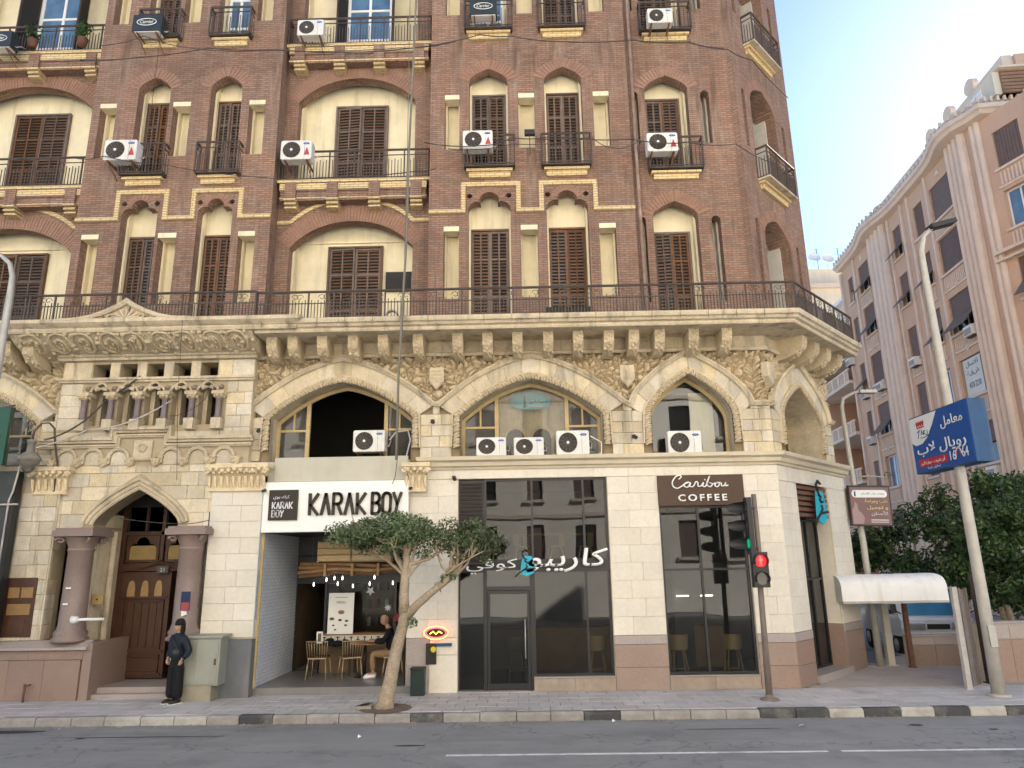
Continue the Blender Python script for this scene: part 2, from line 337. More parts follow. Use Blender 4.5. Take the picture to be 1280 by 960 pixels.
M['glass_shop'] = glass('glass_shop', (.46, .49, .49), .0, dust=.01)
M['glass_dusty'] = glass('glass_dusty', (.75, .75, .7), .0, .02, dust=.13)
def flat(name, h, rough=.5, emit=0, **k):
    if name not in M: M[name] = mat(name, C(h) if isinstance(h, str) else h, rough, .04, 3, emit=emit, **k)
    return M[name]
# ---------------------------------------------------------------- lettering
_F = bpy.data.curves.new('t', 'FONT')
AR = {'\u0627': ('FE8D', 'FE8E'), '\u0628': ('FE8F', 'FE90', 'FE91', 'FE92'), '\u062a': ('FE95', 'FE96', 'FE97', 'FE98'), '\u062c': ('FE9D', 'FE9E', 'FE9F', 'FEA0'),
      '\u062d': ('FEA1', 'FEA2', 'FEA3', 'FEA4'), '\u0631': ('FEAD', 'FEAE'), '\u0633': ('FEB1', 'FEB2', 'FEB3', 'FEB4'), '\u0634': ('FEB5', 'FEB6', 'FEB7', 'FEB8'), '\u0637': ('FEC1', 'FEC2', 'FEC3', 'FEC4'),
      '\u0639': ('FEC9', 'FECA', 'FECB', 'FECC'), '\u0641': ('FED1', 'FED2', 'FED3', 'FED4'), '\u0643': ('FED9', 'FEDA', 'FEDB', 'FEDC'), '\u0644': ('FEDD', 'FEDE', 'FEDF', 'FEE0'), '\u0645': ('FEE1', 'FEE2', 'FEE3', 'FEE4'),
      '\u0646': ('FEE5', 'FEE6', 'FEE7', 'FEE8'), '\u0648': ('FEED', 'FEEE'), '\u064a': ('FEF1', 'FEF2', 'FEF3', 'FEF4'), '\u0623': ('FE83', 'FE84'), '\u0629': ('FE93', 'FE94'), '\u062f': ('FEA9', 'FEAA'), '\u0640': ('0640', '0640', '0640', '0640')}
def arabic(s):
    """logical Arabic string -> joined presentation forms in visual order"""
    out = []; i = 0
    def joins_next(ch): return ch in AR and len(AR[ch]) == 4
    while i < len(s):
        ch = s[i]; prev = i > 0 and joins_next(s[i-1])
        if ch == '\u0644' and i+1 < len(s) and s[i+1] in '\u0627\u0623':
            a = 'FEFB' if s[i+1] == '\u0627' else 'FEF7'
            out.append(chr(int(a, 16)+(1 if prev else 0))); i += 2; continue
        if ch in AR:
            f = AR[ch]; nxt = len(f) == 4 and i+1 < len(s) and s[i+1] in AR
            k = (3 if prev else 2) if nxt else (1 if prev else 0)
            out.append(chr(int(f[k], 16)))
        else: out.append(ch)
        i += 1
    return ''.join(reversed(out))
def text(s, name, mtl, parent, Mx, w=None, h=None, depth=.02, bold=0.0, shear=0, space=1.0, res=3):
    """flat or raised lettering lying in the local xz plane of Mx, facing -y, fitted to w/h, lower-left at the origin"""
    cu = bpy.data.curves.new('lettering', 'FONT'); cu.body = s; cu.size = 1; cu.extrude = 0; cu.offset = bold; cu.shear = shear; cu.space_character = space; cu.resolution_u = res
    o = bpy.data.objects.new('tmp', cu); COL.objects.link(o)
    dg = bpy.context.evaluated_depsgraph_get(); dg.update()
    me = bpy.data.meshes.new_from_object(o.evaluated_get(dg)); bpy.data.objects.remove(o)
    if not len(me.vertices): return None
    b = bmesh.new(); b.from_mesh(me)
    if depth:
        r = bmesh.ops.extrude_face_region(b, geom=b.faces[:]); vv = [v for v in r['geom'] if isinstance(v, bmesh.types.BMVert)]
        for v in vv: v.co.z += 1
    xs = [v.co.x for v in b.verts]; ys = [v.co.y for v in b.verts]; x0, x1, y0, y1 = min(xs), max(xs), min(ys), max(ys)
    sx = (w/(x1-x0)) if w else None; sy = (h/(y1-y0)) if h else None
    sx = sx or sy; sy = sy or sx
    for v in b.verts: v.co = Mx @ Vector(((v.co.x-x0)*sx, -v.co.z*depth, (v.co.y-y0)*sy))
    bmesh.ops.recalc_face_normals(b, faces=b.faces); b.to_mesh(me); b.free(); me.materials.clear(); me.materials.append(mtl)
    o = bpy.data.objects.new(name, me); COL.objects.link(o)
    if parent is not None: o.parent = parent
    return o
M['joint_light'] = mat('joint_light', (.40, .33, .22), .9, .15, 3)
M['column_dark'] = mat('column_dark', (.17, .13, .13), .4, .2, 8, spec=.5)
M['amber2'] = mat('amber2', (.34, .22, .1), .4, .2, 5)
M['amber'] = mat('amber', (.30, .21, .08), .5, .2, 5)
M['pale_blue'] = mat('pale_blue', (.42, .46, .48), .5, .1, 2, rnd=.05)
M['base_grey'] = mat('base_grey', (.14, .15, .16), .5, .2, 1.5, streak=.5, dirt=(.3, .26, .22))
M['shop_floor'] = mat('shop_floor', (.2, .19, .18), .3, .15, 2, spec=.5)
M['tile_joint'] = mat('tile_joint', (.22, .23, .25), .9, .1)
M['tile_joint2'] = mat('tile_joint2', (.5, .43, .32), .9, .05)
M['glazed_brick'] = mat('glazed_brick', (.62, .66, .72), .25, .08, 3, spec=.5)
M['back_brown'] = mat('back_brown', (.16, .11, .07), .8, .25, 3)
M['glass_in'] = glass('glass_in', (.85, .86, .84), -.035, dust=.0)
M['cornice_cream'] = mat('cornice_cream', (.62, .54, .40), .6, .1, 2, streak=.3, dirt=(.4, .33, .24))
M['louvre_brown'] = mat('louvre_brown', (.075, .055, .045), .5, .1)
M['louvre_wood'] = mat('louvre_wood', (.17, .075, .04), .5, .15)
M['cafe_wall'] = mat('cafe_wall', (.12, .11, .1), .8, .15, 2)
M['wood_counter'] = mat('wood_counter', (.3, .17, .08), .5, .2, 3)
M['joint_grey'] = mat('joint_grey', (.16, .15, .14), .95, .1)
M['tar'] = mat('tar', (.055, .053, .05), .8, .2, 3, fine=.2)
M['hut'] = mat('hut', (.27, .17, .11), .8, .2, 2, streak=.3)
M['orange_wall'] = mat('orange_wall', (.45, .25, .12), .85, .15, 1)
M['sun_cream'] = mat('sun_cream', (.81, .78, .72), .9, .1, .5)
M['sun_ochre'] = mat('sun_ochre', (.79, .73, .63), .9, .1, .5)
M['old_wood'] = mat('old_wood', (.17, .13, .1), .8, .25, 3, fine=.2, fscale=20, rnd=.25, streak=.4, dirt=(.3, .27, .22))
M['white_worn'] = mat('white_worn', (.5, .46, .42), .7, .2, 5, dirt=(.2, .15, .12), dirt_amt=.5)
M['white_grime'] = mat('white_grime', (.80, .79, .76), .6, .05, 2, streak=.5, dirt=(.5, .46, .4))
M['car_white'] = mat('car_white', (.7, .73, .78), .25, .03, spec=.5, coat=.5)
M['windscreen'] = mat('windscreen', (.07, .26, .46), .15, .3, 1.5, spec=.8)
M['chrome'] = mat('chrome', (.5, .52, .55), .2, .1, metal=.8)
M['tyre'] = mat('tyre', (.02, .02, .02), .8, .1)
M['pole_brown'] = mat('pole_brown', (.2, .17, .14), .6, .2, 5, streak=.5, dirt=(.1, .06, .04))
M['signal_black'] = mat('signal_black', (.035, .036, .038), .5, .15, 6)
M['lens_green'] = mat('lens_green', (.0, .25, .12), .2, .0, emit=.3); M['lens_dark'] = mat('lens_dark', (.05, .045, .04), .15, .1, spec=.6)
M['lens_red'] = mat('lens_red', (.55, .01, .015), .3, .0, emit=.35); M['fig_red'] = mat('fig_red', (1, .05, .05), .3, 0, emit=1.2)
M['galv_dirty'] = mat('galv_dirty', (.46, .43, .38), .55, .15, 4, metal=.2, streak=.4, dirt=(.24, .18, .12))
M['sign_blue'] = mat('sign_blue', (.012, .075, .30), .4, .06); M['sign_blue_dark'] = mat('sign_blue_dark', (.02, .07, .17), .5, .15, 3, streak=.4, dirt=(.12, .17, .25))
M['sign_white'] = mat('sign_white', (.72, .73, .74), .4, .05); M['sign_red'] = mat('sign_red', (.42, .02, .04), .4, .05)
M['sign_brown'] = mat('sign_brown', (.19, .11, .105), .5, .08); M['sign_yellow'] = mat('sign_yellow', (.75, .62, .32), .5, .05); M['sign_green'] = mat('sign_green', (.02, .09, .065), .5, .1)
M['moss'] = mat('moss', (.1, .13, .07), .8, .2); M['karak_black'] = mat('karak_black', (.03, .024, .018), .45, .08)
M['letter_white'] = mat('letter_white', (.85, .85, .82), .4, .02); M['emblem_blue'] = mat('emblem_blue', (.03, .42, .58), .4, .04); M['sign_coffee'] = mat('sign_coffee', (.075, .042, .026), .45, .08)
M['lantern'] = mat('lantern', (.22, .2, .17), .7, .25, 6); M['cabinet'] = mat('cabinet', (.30, .31, .26), .55, .12, 2, streak=.5, dirt=(.17, .15, .11)); M['base_conc'] = mat('base_conc', (.3, .27, .2), .9, .2, 4, dirt=(.12, .1, .07), dirt_amt=.6)
M['cable'] = mat('cable', (.07, .06, .055), .7, .2); M['rope'] = mat('rope', (.2, .18, .15), .8, .2); M['old_pipe'] = mat('old_pipe', (.26, .17, .13), .8, .3, 6, dirt=(.55, .5, .45), dirt_amt=.6)
M['soil'] = mat('soil', (.17, .13, .1), .95, .3, 8, fine=.3, fscale=40); M['skin'] = mat('skin', (.42, .25, .17), .55, .06, 5)
M['navy_cloth'] = mat('navy_cloth', (.012, .018, .03), .65, .25, 12, bump=.5, bscale=25); M['black_cloth'] = mat('black_cloth', (.009, .009, .011), .85, .2, 8)
M['hair_black'] = mat('hair_black', (.01, .008, .007), .5, .2, 20); M['bag_grey'] = mat('bag_grey', (.04, .04, .045), .6, .1); M['tan_cloth'] = mat('tan_cloth', (.3, .19, .1), .85, .1, 8)
M['gold'] = mat('gold', (.5, .36, .2), .35, .1, 5, metal=.5); M['tile_white'] = mat('tile_white', (.7, .66, .56), .3, .05); M['bamboo'] = mat('bamboo', (.26, .15, .07), .5, .25, 5)
M['crate_wood'] = mat('crate_wood', (.45, .33, .17), .7, .12, 4, rnd=.08); M['bulb'] = mat('bulb', (1, .93, .8), .3, 0, emit=2.0); M['deco_red'] = mat('deco_red', (.4, .04, .04), .6, .1)
M['wood_light'] = mat('wood_light', (.28, .17, .07), .6, .2, 4); M['neon_orange'] = mat('neon_orange', (1, .3, .1), .3, 0, emit=1.0); M['neon_red'] = mat('neon_red', (1, .08, .12), .3, 0, emit=.8); M['neon_yellow'] = mat('neon_yellow', (1, .8, .1), .3, 0, emit=.9)
M['neon_yellow_dull'] = mat('neon_yellow_dull', (.6, .5, .04), .4, 0); M['bin_green'] = mat('bin_green', (.02, .035, .03), .5, .1); M['pale_wood'] = mat('pale_wood', (.52, .36, .18), .5, .1, 4)
M['leaf_dead'] = mat('leaf_dead', (.2, .15, .07), .8, .3, 30)
# ================================================================ MAIN BUILDING
def rebase(root, loc):
    T = Matrix.Translation(-Vector(loc)); root.location = loc
    for c in root.children: c.matrix_local = T @ c.matrix_local
BLD = thing('apartment_building', 'ornate old red brick apartment building on a carved stone and shopfront ground floor', 'building')
FR = lambda y: frame(0, y, 0)
CH = frame(5.65, 16.0, 47)            # the chamfered corner
Z0 = .15
# ---------- outlines of openings (counter-clockwise is not required)
def rect(a, b, z0, z1): return [(a, z0), (b, z0), (b, z1), (a, z1)]
def archtop(cx, w, zs, rise, k, n=10, p=2.0):
    out = []
    for i in range(-n, n+1):
        t = i/n; a = abs(t); x = math.sin(t*math.pi/2) if p == 2.0 else t; a = abs(x)
        z = rise*((1-a)*k + (1-k)*(math.sqrt(max(0, 1-a*a)) if p == 2.0 else 1-a*a))
        out.append((cx+w*x, zs+z))
    return out
def arch_open(a, b, z0, zs, za, k=.4, n=8, p=2.0):
    return [(b, z0)]+list(reversed(archtop((a+b)/2, (b-a)/2, zs, za-zs, k, n, p)))+[(a, z0)]
def trefoil(a, b, z0, za):
    w = (b-a)/2; cx = (a+b)/2; r = w*.48; z = za-r; out = [(b, z0)]
    zl = z-w*.42; rl = w*.42
    out += [(b-rl+rl*math.cos(t), zl+rl*1.0*math.sin(t)) for t in [0, .4, .8, 1.2, 1.57, 2.0]]
    c = (cx+r*.92, z-r*.1); out.append(c)
    out += [(cx+r*math.cos(t), z+r*math.sin(t)) for t in [.15, .5, .9, 1.3, 1.57, 1.85, 2.25, 2.65, 3.0]]
    out.append((cx-r*.92, z-r*.1))
    out += [(a+rl-rl*math.cos(t), zl+rl*math.sin(t)) for t in [2.0, 1.57, 1.2, .8, .4, 0]]
    out.append((a, z0)); return out
def slotround(a, b, z0, z1):
    r = (b-a)/2; cx = (a+b)/2
    return [(b, z0)]+[(cx+r*math.cos(t*math.pi/6), z1-r+r*math.sin(t*math.pi/6)) for t in range(7)]+[(a, z0)]
def circle(cx, cz, r, n=10): return [(cx+r*math.cos(2*math.pi*k/n), cz+r*math.sin(2*math.pi*k/n)) for k in range(n)]
# ---------- railing (iron bars, one joined mesh each)
def railing(Mx, pts, z0, z1, parent, rails=(0, .55, 1), step=.072, deco=True, t=.011):
    m = MB(Mx); h = z1-z0
    for (a, b) in zip(pts[:-1], pts[1:]):
        a = Vector(a); b = Vector(b); L = (b-a).length; n = max(2, int(L/step)); d = (b-a)/L; nrm = Vector((-d.y, d.x))
        for f in rails[:-1]: m.add([tuple((q.x, q.y, z0+f*h+zz)) for q in (a-nrm*t, a+nrm*t) for zz in (0, .018)]+[tuple((q.x, q.y, z0+f*h+zz)) for q in (b-nrm*t, b+nrm*t) for zz in (0, .018)], [(0, 2, 3, 1), (4, 5, 7, 6), (0, 1, 5, 4), (2, 6, 7, 3), (1, 3, 7, 5), (0, 4, 6, 2)])
        for k in range(n+1):
            q = a+(b-a)*k/n; full = (k % 8 == 0); zt = z1 if (full or len(rails) < 3) else z0+h*.62+(.05 if k % 2 else 0)
            r = t*(1.5 if full else .75); dx = d*r; dn = nrm*r
            vs = [(q+dx*sx+dn*sy).to_tuple()+(zz,) for zz in (z0-.01, zt) for sx, sy in ((-1, -1), (1, -1), (1, 1), (-1, 1))]
            m.add(vs, [(0, 1, 5, 4), (1, 2, 6, 5), (2, 3, 7, 6), (3, 0, 4, 7), (4, 5, 6, 7)])
        if deco and L > .7:
            nn = int(L/(step*8))
            for k in range(nn):
                q0 = a+d*(k+.5)*L/max(1, nn)
                for sg in (-1, 1):
                    P = []
                    for i in range(9):
                        an = i*.75; rr = .085*(1-i*.07)
                        P.append(((q0+d*sg*(.11+rr*math.cos(an)-.06)).to_tuple()+(z0+h*.8+rr*math.sin(an)*.9,)))
                    m.tube(P, .008, 3, False, False)
    o = m.build('railing_bars', M['iron'], parent, kind='stuff', fix=False)
    hr = MB(Mx)
    for (a, b) in zip(pts[:-1], pts[1:]): hr.tube([tuple(a)+(z1,), tuple(b)+(z1,)], .032, 5, False)
    hr.build('handrail', M['iron'], parent, fix=False); return o
def rot2(pts): return [Vector(p) for p in pts]
# ---------- louvred shutters
def leaf(Mx, a, b, z0, z1, y, parent, m='shutter', cols=2, name='shutter_leaf', swing=0):
    """frame and slats of one louvred leaf, local xz, hinge at a"""
    if swing: Mx = Mx @ Matrix.Translation((a if swing < 0 or swing > 0 else 0, y, 0)) @ Matrix.Rotation(R(swing), 4, 'Z') @ Matrix.Translation((-a, -y, 0))
    f = MB(Mx); t = .05
    for x in (a, b-t): f.box(x, x+t, y, y+.045, z0, z1)
    zr = [z0, z0+(z1-z0)*.36, z0+(z1-z0)*.72, z1-t]
    for z in zr: f.box(a+t, b-t, y+.003, y+.042, z, z+t)
    if cols == 2: f.box((a+b)/2-t*.4, (a+b)/2+t*.4, y+.004, y+.04, z0+t, z1-t)
    o = f.build(name, M[m], parent, fix=False)
    s = MB(Mx); z = z0+t+.02
    while z < z1-t:
        s.add([(a+t, y+.008, z), (b-t, y+.008, z), (b-t, y+.036, z+.052), (a+t, y+.036, z+.052), (a+t, y+.018, z), (b-t, y+.018, z), (b-t, y+.046, z+.052), (a+t, y+.046, z+.052)], [(0, 1, 2, 3), (4, 5, 6, 7), (0, 1, 5, 4)])
        z += .088
    s.build('louvre_slats', M[m], parent, kind='stuff', fix=False); MB(Mx).box(a+t, b-t, y+.0462, y+.048, z0+t, z1-t).build('slat_gap_shade', M['dark_room'], parent, fix=False); return o  # dark sheet behind the slats, giving the gaps their shade by colour
def window_closed(Mx, a, b, z0, z1, y, nleaf, ztop=None, cols=2, lintel=True):
    f = MB(Mx)
    for x in (a-.05, b): f.box(x, x+.05, y-.03, y+.06, z0, z1+.05)
    f.box(a, b, y-.032, y+.06, z1, z1+.05)
    wn = f.build('window', M['shutter'], BLD, fix=False)
    wd = (b-a)/nleaf
    for i in range(nleaf): leaf(Mx, a+i*wd+.004, a+(i+1)*wd-.004, z0+.01, z1-.01, y, wn, cols=cols, swing=(-random.uniform(3, 9) if i == 0 and random.random() < .4 else 0))
    return wn
def window_open(Mx, a, b, z0, z1, y, leaves=True):
    """white casement behind folded-back shutters, blue panes"""
    f = MB(Mx); t = .07
    for x in (a, (a+b)/2-t/2, b-t): f.box(x, x+t, y, y+.08, z0, z1)
    for z in (z0, z1-t, z0+(z1-z0)*.68, z0+(z1-z0)*.3): f.box(a+t, b-t, y+.004, y+.076, z, z+t)
    wn = f.build('window', M['white'], BLD, fix=False)
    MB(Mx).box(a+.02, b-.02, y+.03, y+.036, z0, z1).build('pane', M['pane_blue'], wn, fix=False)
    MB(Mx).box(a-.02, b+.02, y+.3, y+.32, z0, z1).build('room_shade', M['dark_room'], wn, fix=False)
    if leaves:
        for sg in (-1, 1):
            h = a if sg < 0 else b
            Mh = Mx @ Matrix.Translation((h, y-.03, 0)) @ Matrix.Rotation(R(68 if sg > 0 else -68), 4, 'Z')
            w = (b-a)/2
            if sg > 0: leaf(Mh @ Matrix.Rotation(R(180-180), 4, 'Z'), 0, w*.8, z0, z1, 0, wn, m='shutter_dark') if False else leaf(Mx @ Matrix.Translation((h, y-.03, 0)) @ Matrix.Rotation(R(-75), 4, 'Z'), 0, w*.85, z0, z1, 0, wn, m='shutter_dark')
            else: leaf(Mx @ Matrix.Translation((h, y-.03, 0)) @ Matrix.Rotation(R(255), 4, 'Z'), 0, w*.85, z0, z1, -.05, wn, m='shutter_dark')
    return wn
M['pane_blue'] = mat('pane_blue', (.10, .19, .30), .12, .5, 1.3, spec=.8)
# ---------- radial arch bricks (joined)
def archbricks(Mx, inner, depthv, y0, y1, parent, mt='arch_brick', name='arch_bricks', bw=.075):
    m = MB(Mx); L = [0]
    for a, b in zip(inner[:-1], inner[1:]): L.append(L[-1]+math.dist(a, b))
    n = max(4, int(L[-1]/bw)); P = []
    def pt(s):
        for i in range(len(L)-1):
            if s <= L[i+1]+1e-9:
                f = (s-L[i])/max(1e-9, L[i+1]-L[i]); a, b = inner[i], inner[i+1]; return (a[0]+(b[0]-a[0])*f, a[1]+(b[1]-a[1])*f)
        return inner[-1]
    cx = sum(p[0] for p in inner)/len(inner)
    def nrm(s):
        a = pt(max(0, s-.06)); b = pt(min(L[-1], s+.06)); d = Vector((b[0]-a[0], b[1]-a[1])).normalized(); q = Vector((-d.y, d.x)); return q if q.y > 0 else -q
    for k in range(n):
        s0 = L[-1]*(k+.1)/n; s1 = L[-1]*(k+.9)/n; a, b = pt(s0), pt(s1); na, nb = nrm(s0), nrm(s1); d = depthv*random.uniform(.97, 1.03)
        j = random.uniform(-.003, .003)
        m.add([(a[0], y0+j, a[1]), (b[0], y0+j, b[1]), (b[0]+nb.x*d, y0+j, b[1]+nb.y*d), (a[0]+na.x*d, y0+j, a[1]+na.y*d), (a[0], y1, a[1]), (b[0], y1, b[1]), (b[0]+nb.x*d, y1, b[1]+nb.y*d), (a[0]+na.x*d, y1, a[1]+na.y*d)],
              [(0, 1, 2, 3), (0, 1, 5, 4), (1, 2, 6, 5), (2, 3, 7, 6), (3, 0, 4, 7)])
    return m.build(name, M[mt], parent, kind='stuff', fix=False)
# ---------- brick wall sheets
RW = .27     # depth of the brick reveals
def brick_wall(Mx, outer, holes, y=0, th=RW): return MB(Mx).plate(outer, holes, y, y+th).build('brick_wall', M['brick'], BLD, fix=False)
def infill(Mx, a, b, z0, z1, y, m='plaster'):
    """plastered wall standing behind an opening, with its plastered jambs"""
    p = MB(Mx); p.box(a-.02, b+.02, y, y+.1, z0-.1, z1+.15)
    e = .05
    p.box(a-.02, a+e, RW, y+.002, z0, z1+.15); p.box(b-e, b+.02, RW, y+.002, z0, z1+.15)
    return p.build('plaster_wall', M[m], BLD, fix=False)
FL = [8.05, 12.28, 16.35]
def sill(Mx, a, b, z, out=.12, y=0):
    m = MB(Mx); m.box(a, b, y-out, y+.05, z-.06, z); m.box(a+.06, b-.06, y-out*.55, y+.05, z-.2, z-.062)
    return m.build('sill', M['yellow_brick'], BLD, fix=False)
def small_balcony(Mx, a, b, z, out=.24, hh=.82):
    r = MB(Mx).box(a, b, -out, .0, z-.03, z).build('balcony', M['iron'], BLD, fix=False)
    railing(Mx, [(a, 0), (a, -out), (b, -out), (b, 0)], z+.02, z+hh, r, rails=(0, .8, 1), deco=False, step=.085)
    sill(Mx, a+.05, b-.05, z-.055, .16)
def lintel_slot(Mx, a, b, z): MB(Mx).box(a-.05, b+.05, -.02, .1, z, z+.12).build('lintel', M['plaster'], BLD, fix=False)
ARD = .3
def paired_bay(Mx, s0, s1, wins, slots, skip_low_slots=(), deep=.46):
    """projecting brick bay with two windows per storey (wins, slots in local x)"""
    holes = []
    for fi, zf in enumerate(FL):
        for (a, b) in wins:
            if fi == 0: h = trefoil(a, b, zf+.05, zf+3.72); holes.append(h)
            else: h = arch_open(a+.03, b-.03, zf, zf+2.7, zf+3.07, .5); holes.append(h)
        for (a, b) in slots:
            z0 = zf+.72 if fi else zf+.9; z1 = zf+2.3 if fi else zf+2.8
            if fi == 2: z0 = zf+.7; z1 = zf+2.3
            holes.append(rect(a, b, z0, z1))
        if fi == 0:
            for (a, b) in wins:
                for x in (a+.04, b-.04): holes.append(circle(x, zf+3.62, .07))
    brick_wall(Mx, rect(s0, s1, 7.9, 24), holes)
    for fi, zf in enumerate(FL):
        for wi, (a, b) in enumerate(wins):
            a2, b2 = (a, b) if fi == 0 else (a+.03, b-.03)
            infill(Mx, a2, b2, zf, zf+3.75, deep)
            if fi == 0: window_closed(Mx, a+.06, b-.08, zf+.05, zf+2.85, deep-.05, 2)
            elif fi == 1: window_closed(Mx, a2+.07, b2-.09, zf+.05, zf+2.52, deep-.05, 2); MB(Mx).box(a2+.02, b2-.02, deep-.04, deep+.01, zf+2.6, zf+2.7).build('lintel', M['plaster'], BLD, fix=False)
            else: (window_open if wi == 1 and s0 < -5 or wi == 0 and s0 > -5 else window_closed)(Mx, a2+.07, b2-.09, zf+.05, zf+2.5, deep-.05, *([False] if (wi == 1 and s0 < -5 or wi == 0 and s0 > -5) else [2]))
            if fi:
                archbricks(Mx, [p for p in archtop((a+b)/2, (b-a)/2-.03, zf+2.7, .37, .5)], ARD, -.012, .1, BLD)
                small_balcony(Mx, a-.08, b+.12, zf+.12)
        for (a, b) in slots:
            z0 = zf+.72 if fi else zf+.9; z1 = zf+2.3 if fi else zf+2.8
            infill(Mx, a, b, z0, z1-.05, .42)
            MB(Mx).box(a+.002, b-.002, -.015, .3, z1-.13, z1-.002).build('lintel', M['plaster'], BLD, fix=False)
    for (a, b) in wins:
        for x in (a+.04, b-.04): MB(Mx).disc(x, FL[0]+3.62, .075, .3, .32, 10).build('vent_back', M['black_metal'], BLD, fix=False)
    # stepped yellow brick moulding
    zA, zB = FL[0]+3.2, FL[0]+3.93; path = [(s0, zA)]
    for (a, b) in wins: path += [(a-.12, zA), (a-.12, zB), (b+.2, zB), (b+.2, zA)]
    path.append((s1, zA))
    MB(Mx).sweep(path, [(-.06, .01), (-.06, -.05), (-.02, -.07), (.05, -.05), (.06, .01)]).build('yellow_brick_moulding', M['yellow_brick'], BLD)
    for (a, b) in wins:
        cx = (a+b)/2; r = (b-a)*.24
        archbricks(Mx, [(cx+r*math.cos(t), FL[0]+3.72-r+r*math.sin(t)) for t in [2.9-.1*i*2.65/2.6 for i in range(27)]], .16, -.012, .1, BLD, bw=.065)
wA = [(-9.97, -9.06), (-8.05, -7.17)]; sA = [(-10.9, -10.47), (-9.0+.02, -8.52), (-6.98, -6.56)]
paired_bay(FR(16.0), -11.1, -6.2, wA, sA)
wB = [(-1.28, -.22), (.67, 1.70)]; sB = [(-1.88, -1.5), (.02, .44), (1.95, 2.36)]
paired_bay(FR(16.0), -2.25, 2.86, wB, sB)
# side returns of the projecting bays
MB().box(-6.2, -6.199, 16.0, 16.5, 7.9, 24).build('brick_return', M['brick'], BLD, fix=False)
MB().box(-11.101, -11.1, 16.0, 16.5, 7.9, 24).build('brick_return', M['brick'], BLD, fix=False)
MB().box(-2.251, -2.25, 16.0, 16.5, 7.9, 24).build('brick_return', M['brick'], BLD, fix=False)
# ---------- recessed bays with broad arches
def broad_bay(s0, s1, a, b, door, first_open):
    Mx = FR(16.5); holes = []; cx = (a+b)/2; hw = (b-a)/2
    seg = lambda w, zs, rise: [(cx+w*math.sin(t)/math.sin(1.0), zs+rise*(math.cos(t)-math.cos(1.0))/(1-math.cos(1.0))) for t in [-1+.1*i for i in range(21)]]
    for zf in FL: holes.append([(b, zf)]+list(reversed(seg(hw, zf+2.55, .72)))+[(a, zf)])
    brick_wall(Mx, rect(s0, s1, 7.9, 24), holes, th=.3)
    for fi, zf in enumerate(FL):
        infill(Mx, a, b, zf, zf+3.3, .55)
        archbricks(Mx, seg(hw, zf+2.55, .72), .42, -.012, .1, BLD)
        if fi == 0:
            window_closed(Mx, door[0]-.12, door[1]-.09, zf, zf+2.74, .49, 2)
            MB(Mx).box(a+.06, b-.06, .5, .56, zf+2.9, zf+2.97).build('cornice_strip', M['plaster'], BLD, fix=False)
            MB(Mx).sweep([(s0, zf+3.25), (a-.1, zf+3.25)]+[(x, z+.05) for x, z in seg(hw+.0, zf+3.2, .62)]+[(b+.1, zf+3.25), (s1, zf+3.25)], [(-.05, .01), (-.05, -.05), (0, -.07), (.05, -.05), (.05, .01)]).build('yellow_brick_moulding', M['yellow_brick'], BLD)
        elif fi == 1: window_closed(Mx, door[0]-.1, door[1]-.06, zf, zf+2.7, .49, 2)
        else: window_open(Mx, door[0]+.05, door[1]+.0, zf, zf+2.6, .48)
        if fi:
            # full balcony flush with the bays, resting on brick corbels banded in yellow
            y0 = -.34
            bal = MB(Mx).box(s0+.03, s1-.02, y0, -.002, zf-.02, zf+.06).build('balcony', M['yellow_brick'], BLD, fix=False)
            railing(Mx, [(s0+.05, 0), (s0+.05, y0+.05), (s1-.04, y0+.05), (s1-.04, 0)], zf+.1, zf+.88, bal, rails=(0, .8, 1), step=.08, deco=False)
            fz = MB(Mx).box(s0+.1, s1-.1, y0+.03, -.002, zf-.25, zf-.022).build('balcony_fascia', M['brick'], BLD, fix=False)
            MB(Mx).box(s0+.1, s1-.1, y0+.015, -.002, zf-.21, zf-.05).build('yellow_band', M['yellow_brick'], BLD, fix=False)
            MB(Mx).box(s0+.12, s1-.12, y0+.06, -.002, zf-.5, zf-.252).build('balcony_apron', M['brick'], BLD, fix=False)
            MB(Mx).box(s0+.1, s1-.1, y0+.045, -.002, zf-.455, zf-.42).build('yellow_band', M['yellow_brick'], BLD, fix=False)
            n = 4
            for k in range(n):
                x = s0+.25+(s1-s0-.75)*k/(n-1)
                q = MB(Mx).box(x, x+.28, y0-.02, -.002, zf-.5, zf-.024).build('corbel', M['brick'], BLD, fix=False)
                for j in range(3): MB(Mx).box(x-.01, x+.29, y0-.03+.05*j, -.002, zf-.53-.085*j, zf-.48-.085*j).build('yellow_band', M['yellow_brick'], q, fix=False)
broad_bay(-6.2, -2.25, -5.86, -2.72, (-4.83, -3.53), False)
broad_bay(-16.5, -11.1, -15.0, -11.45, (-13.75, -12.35), False)
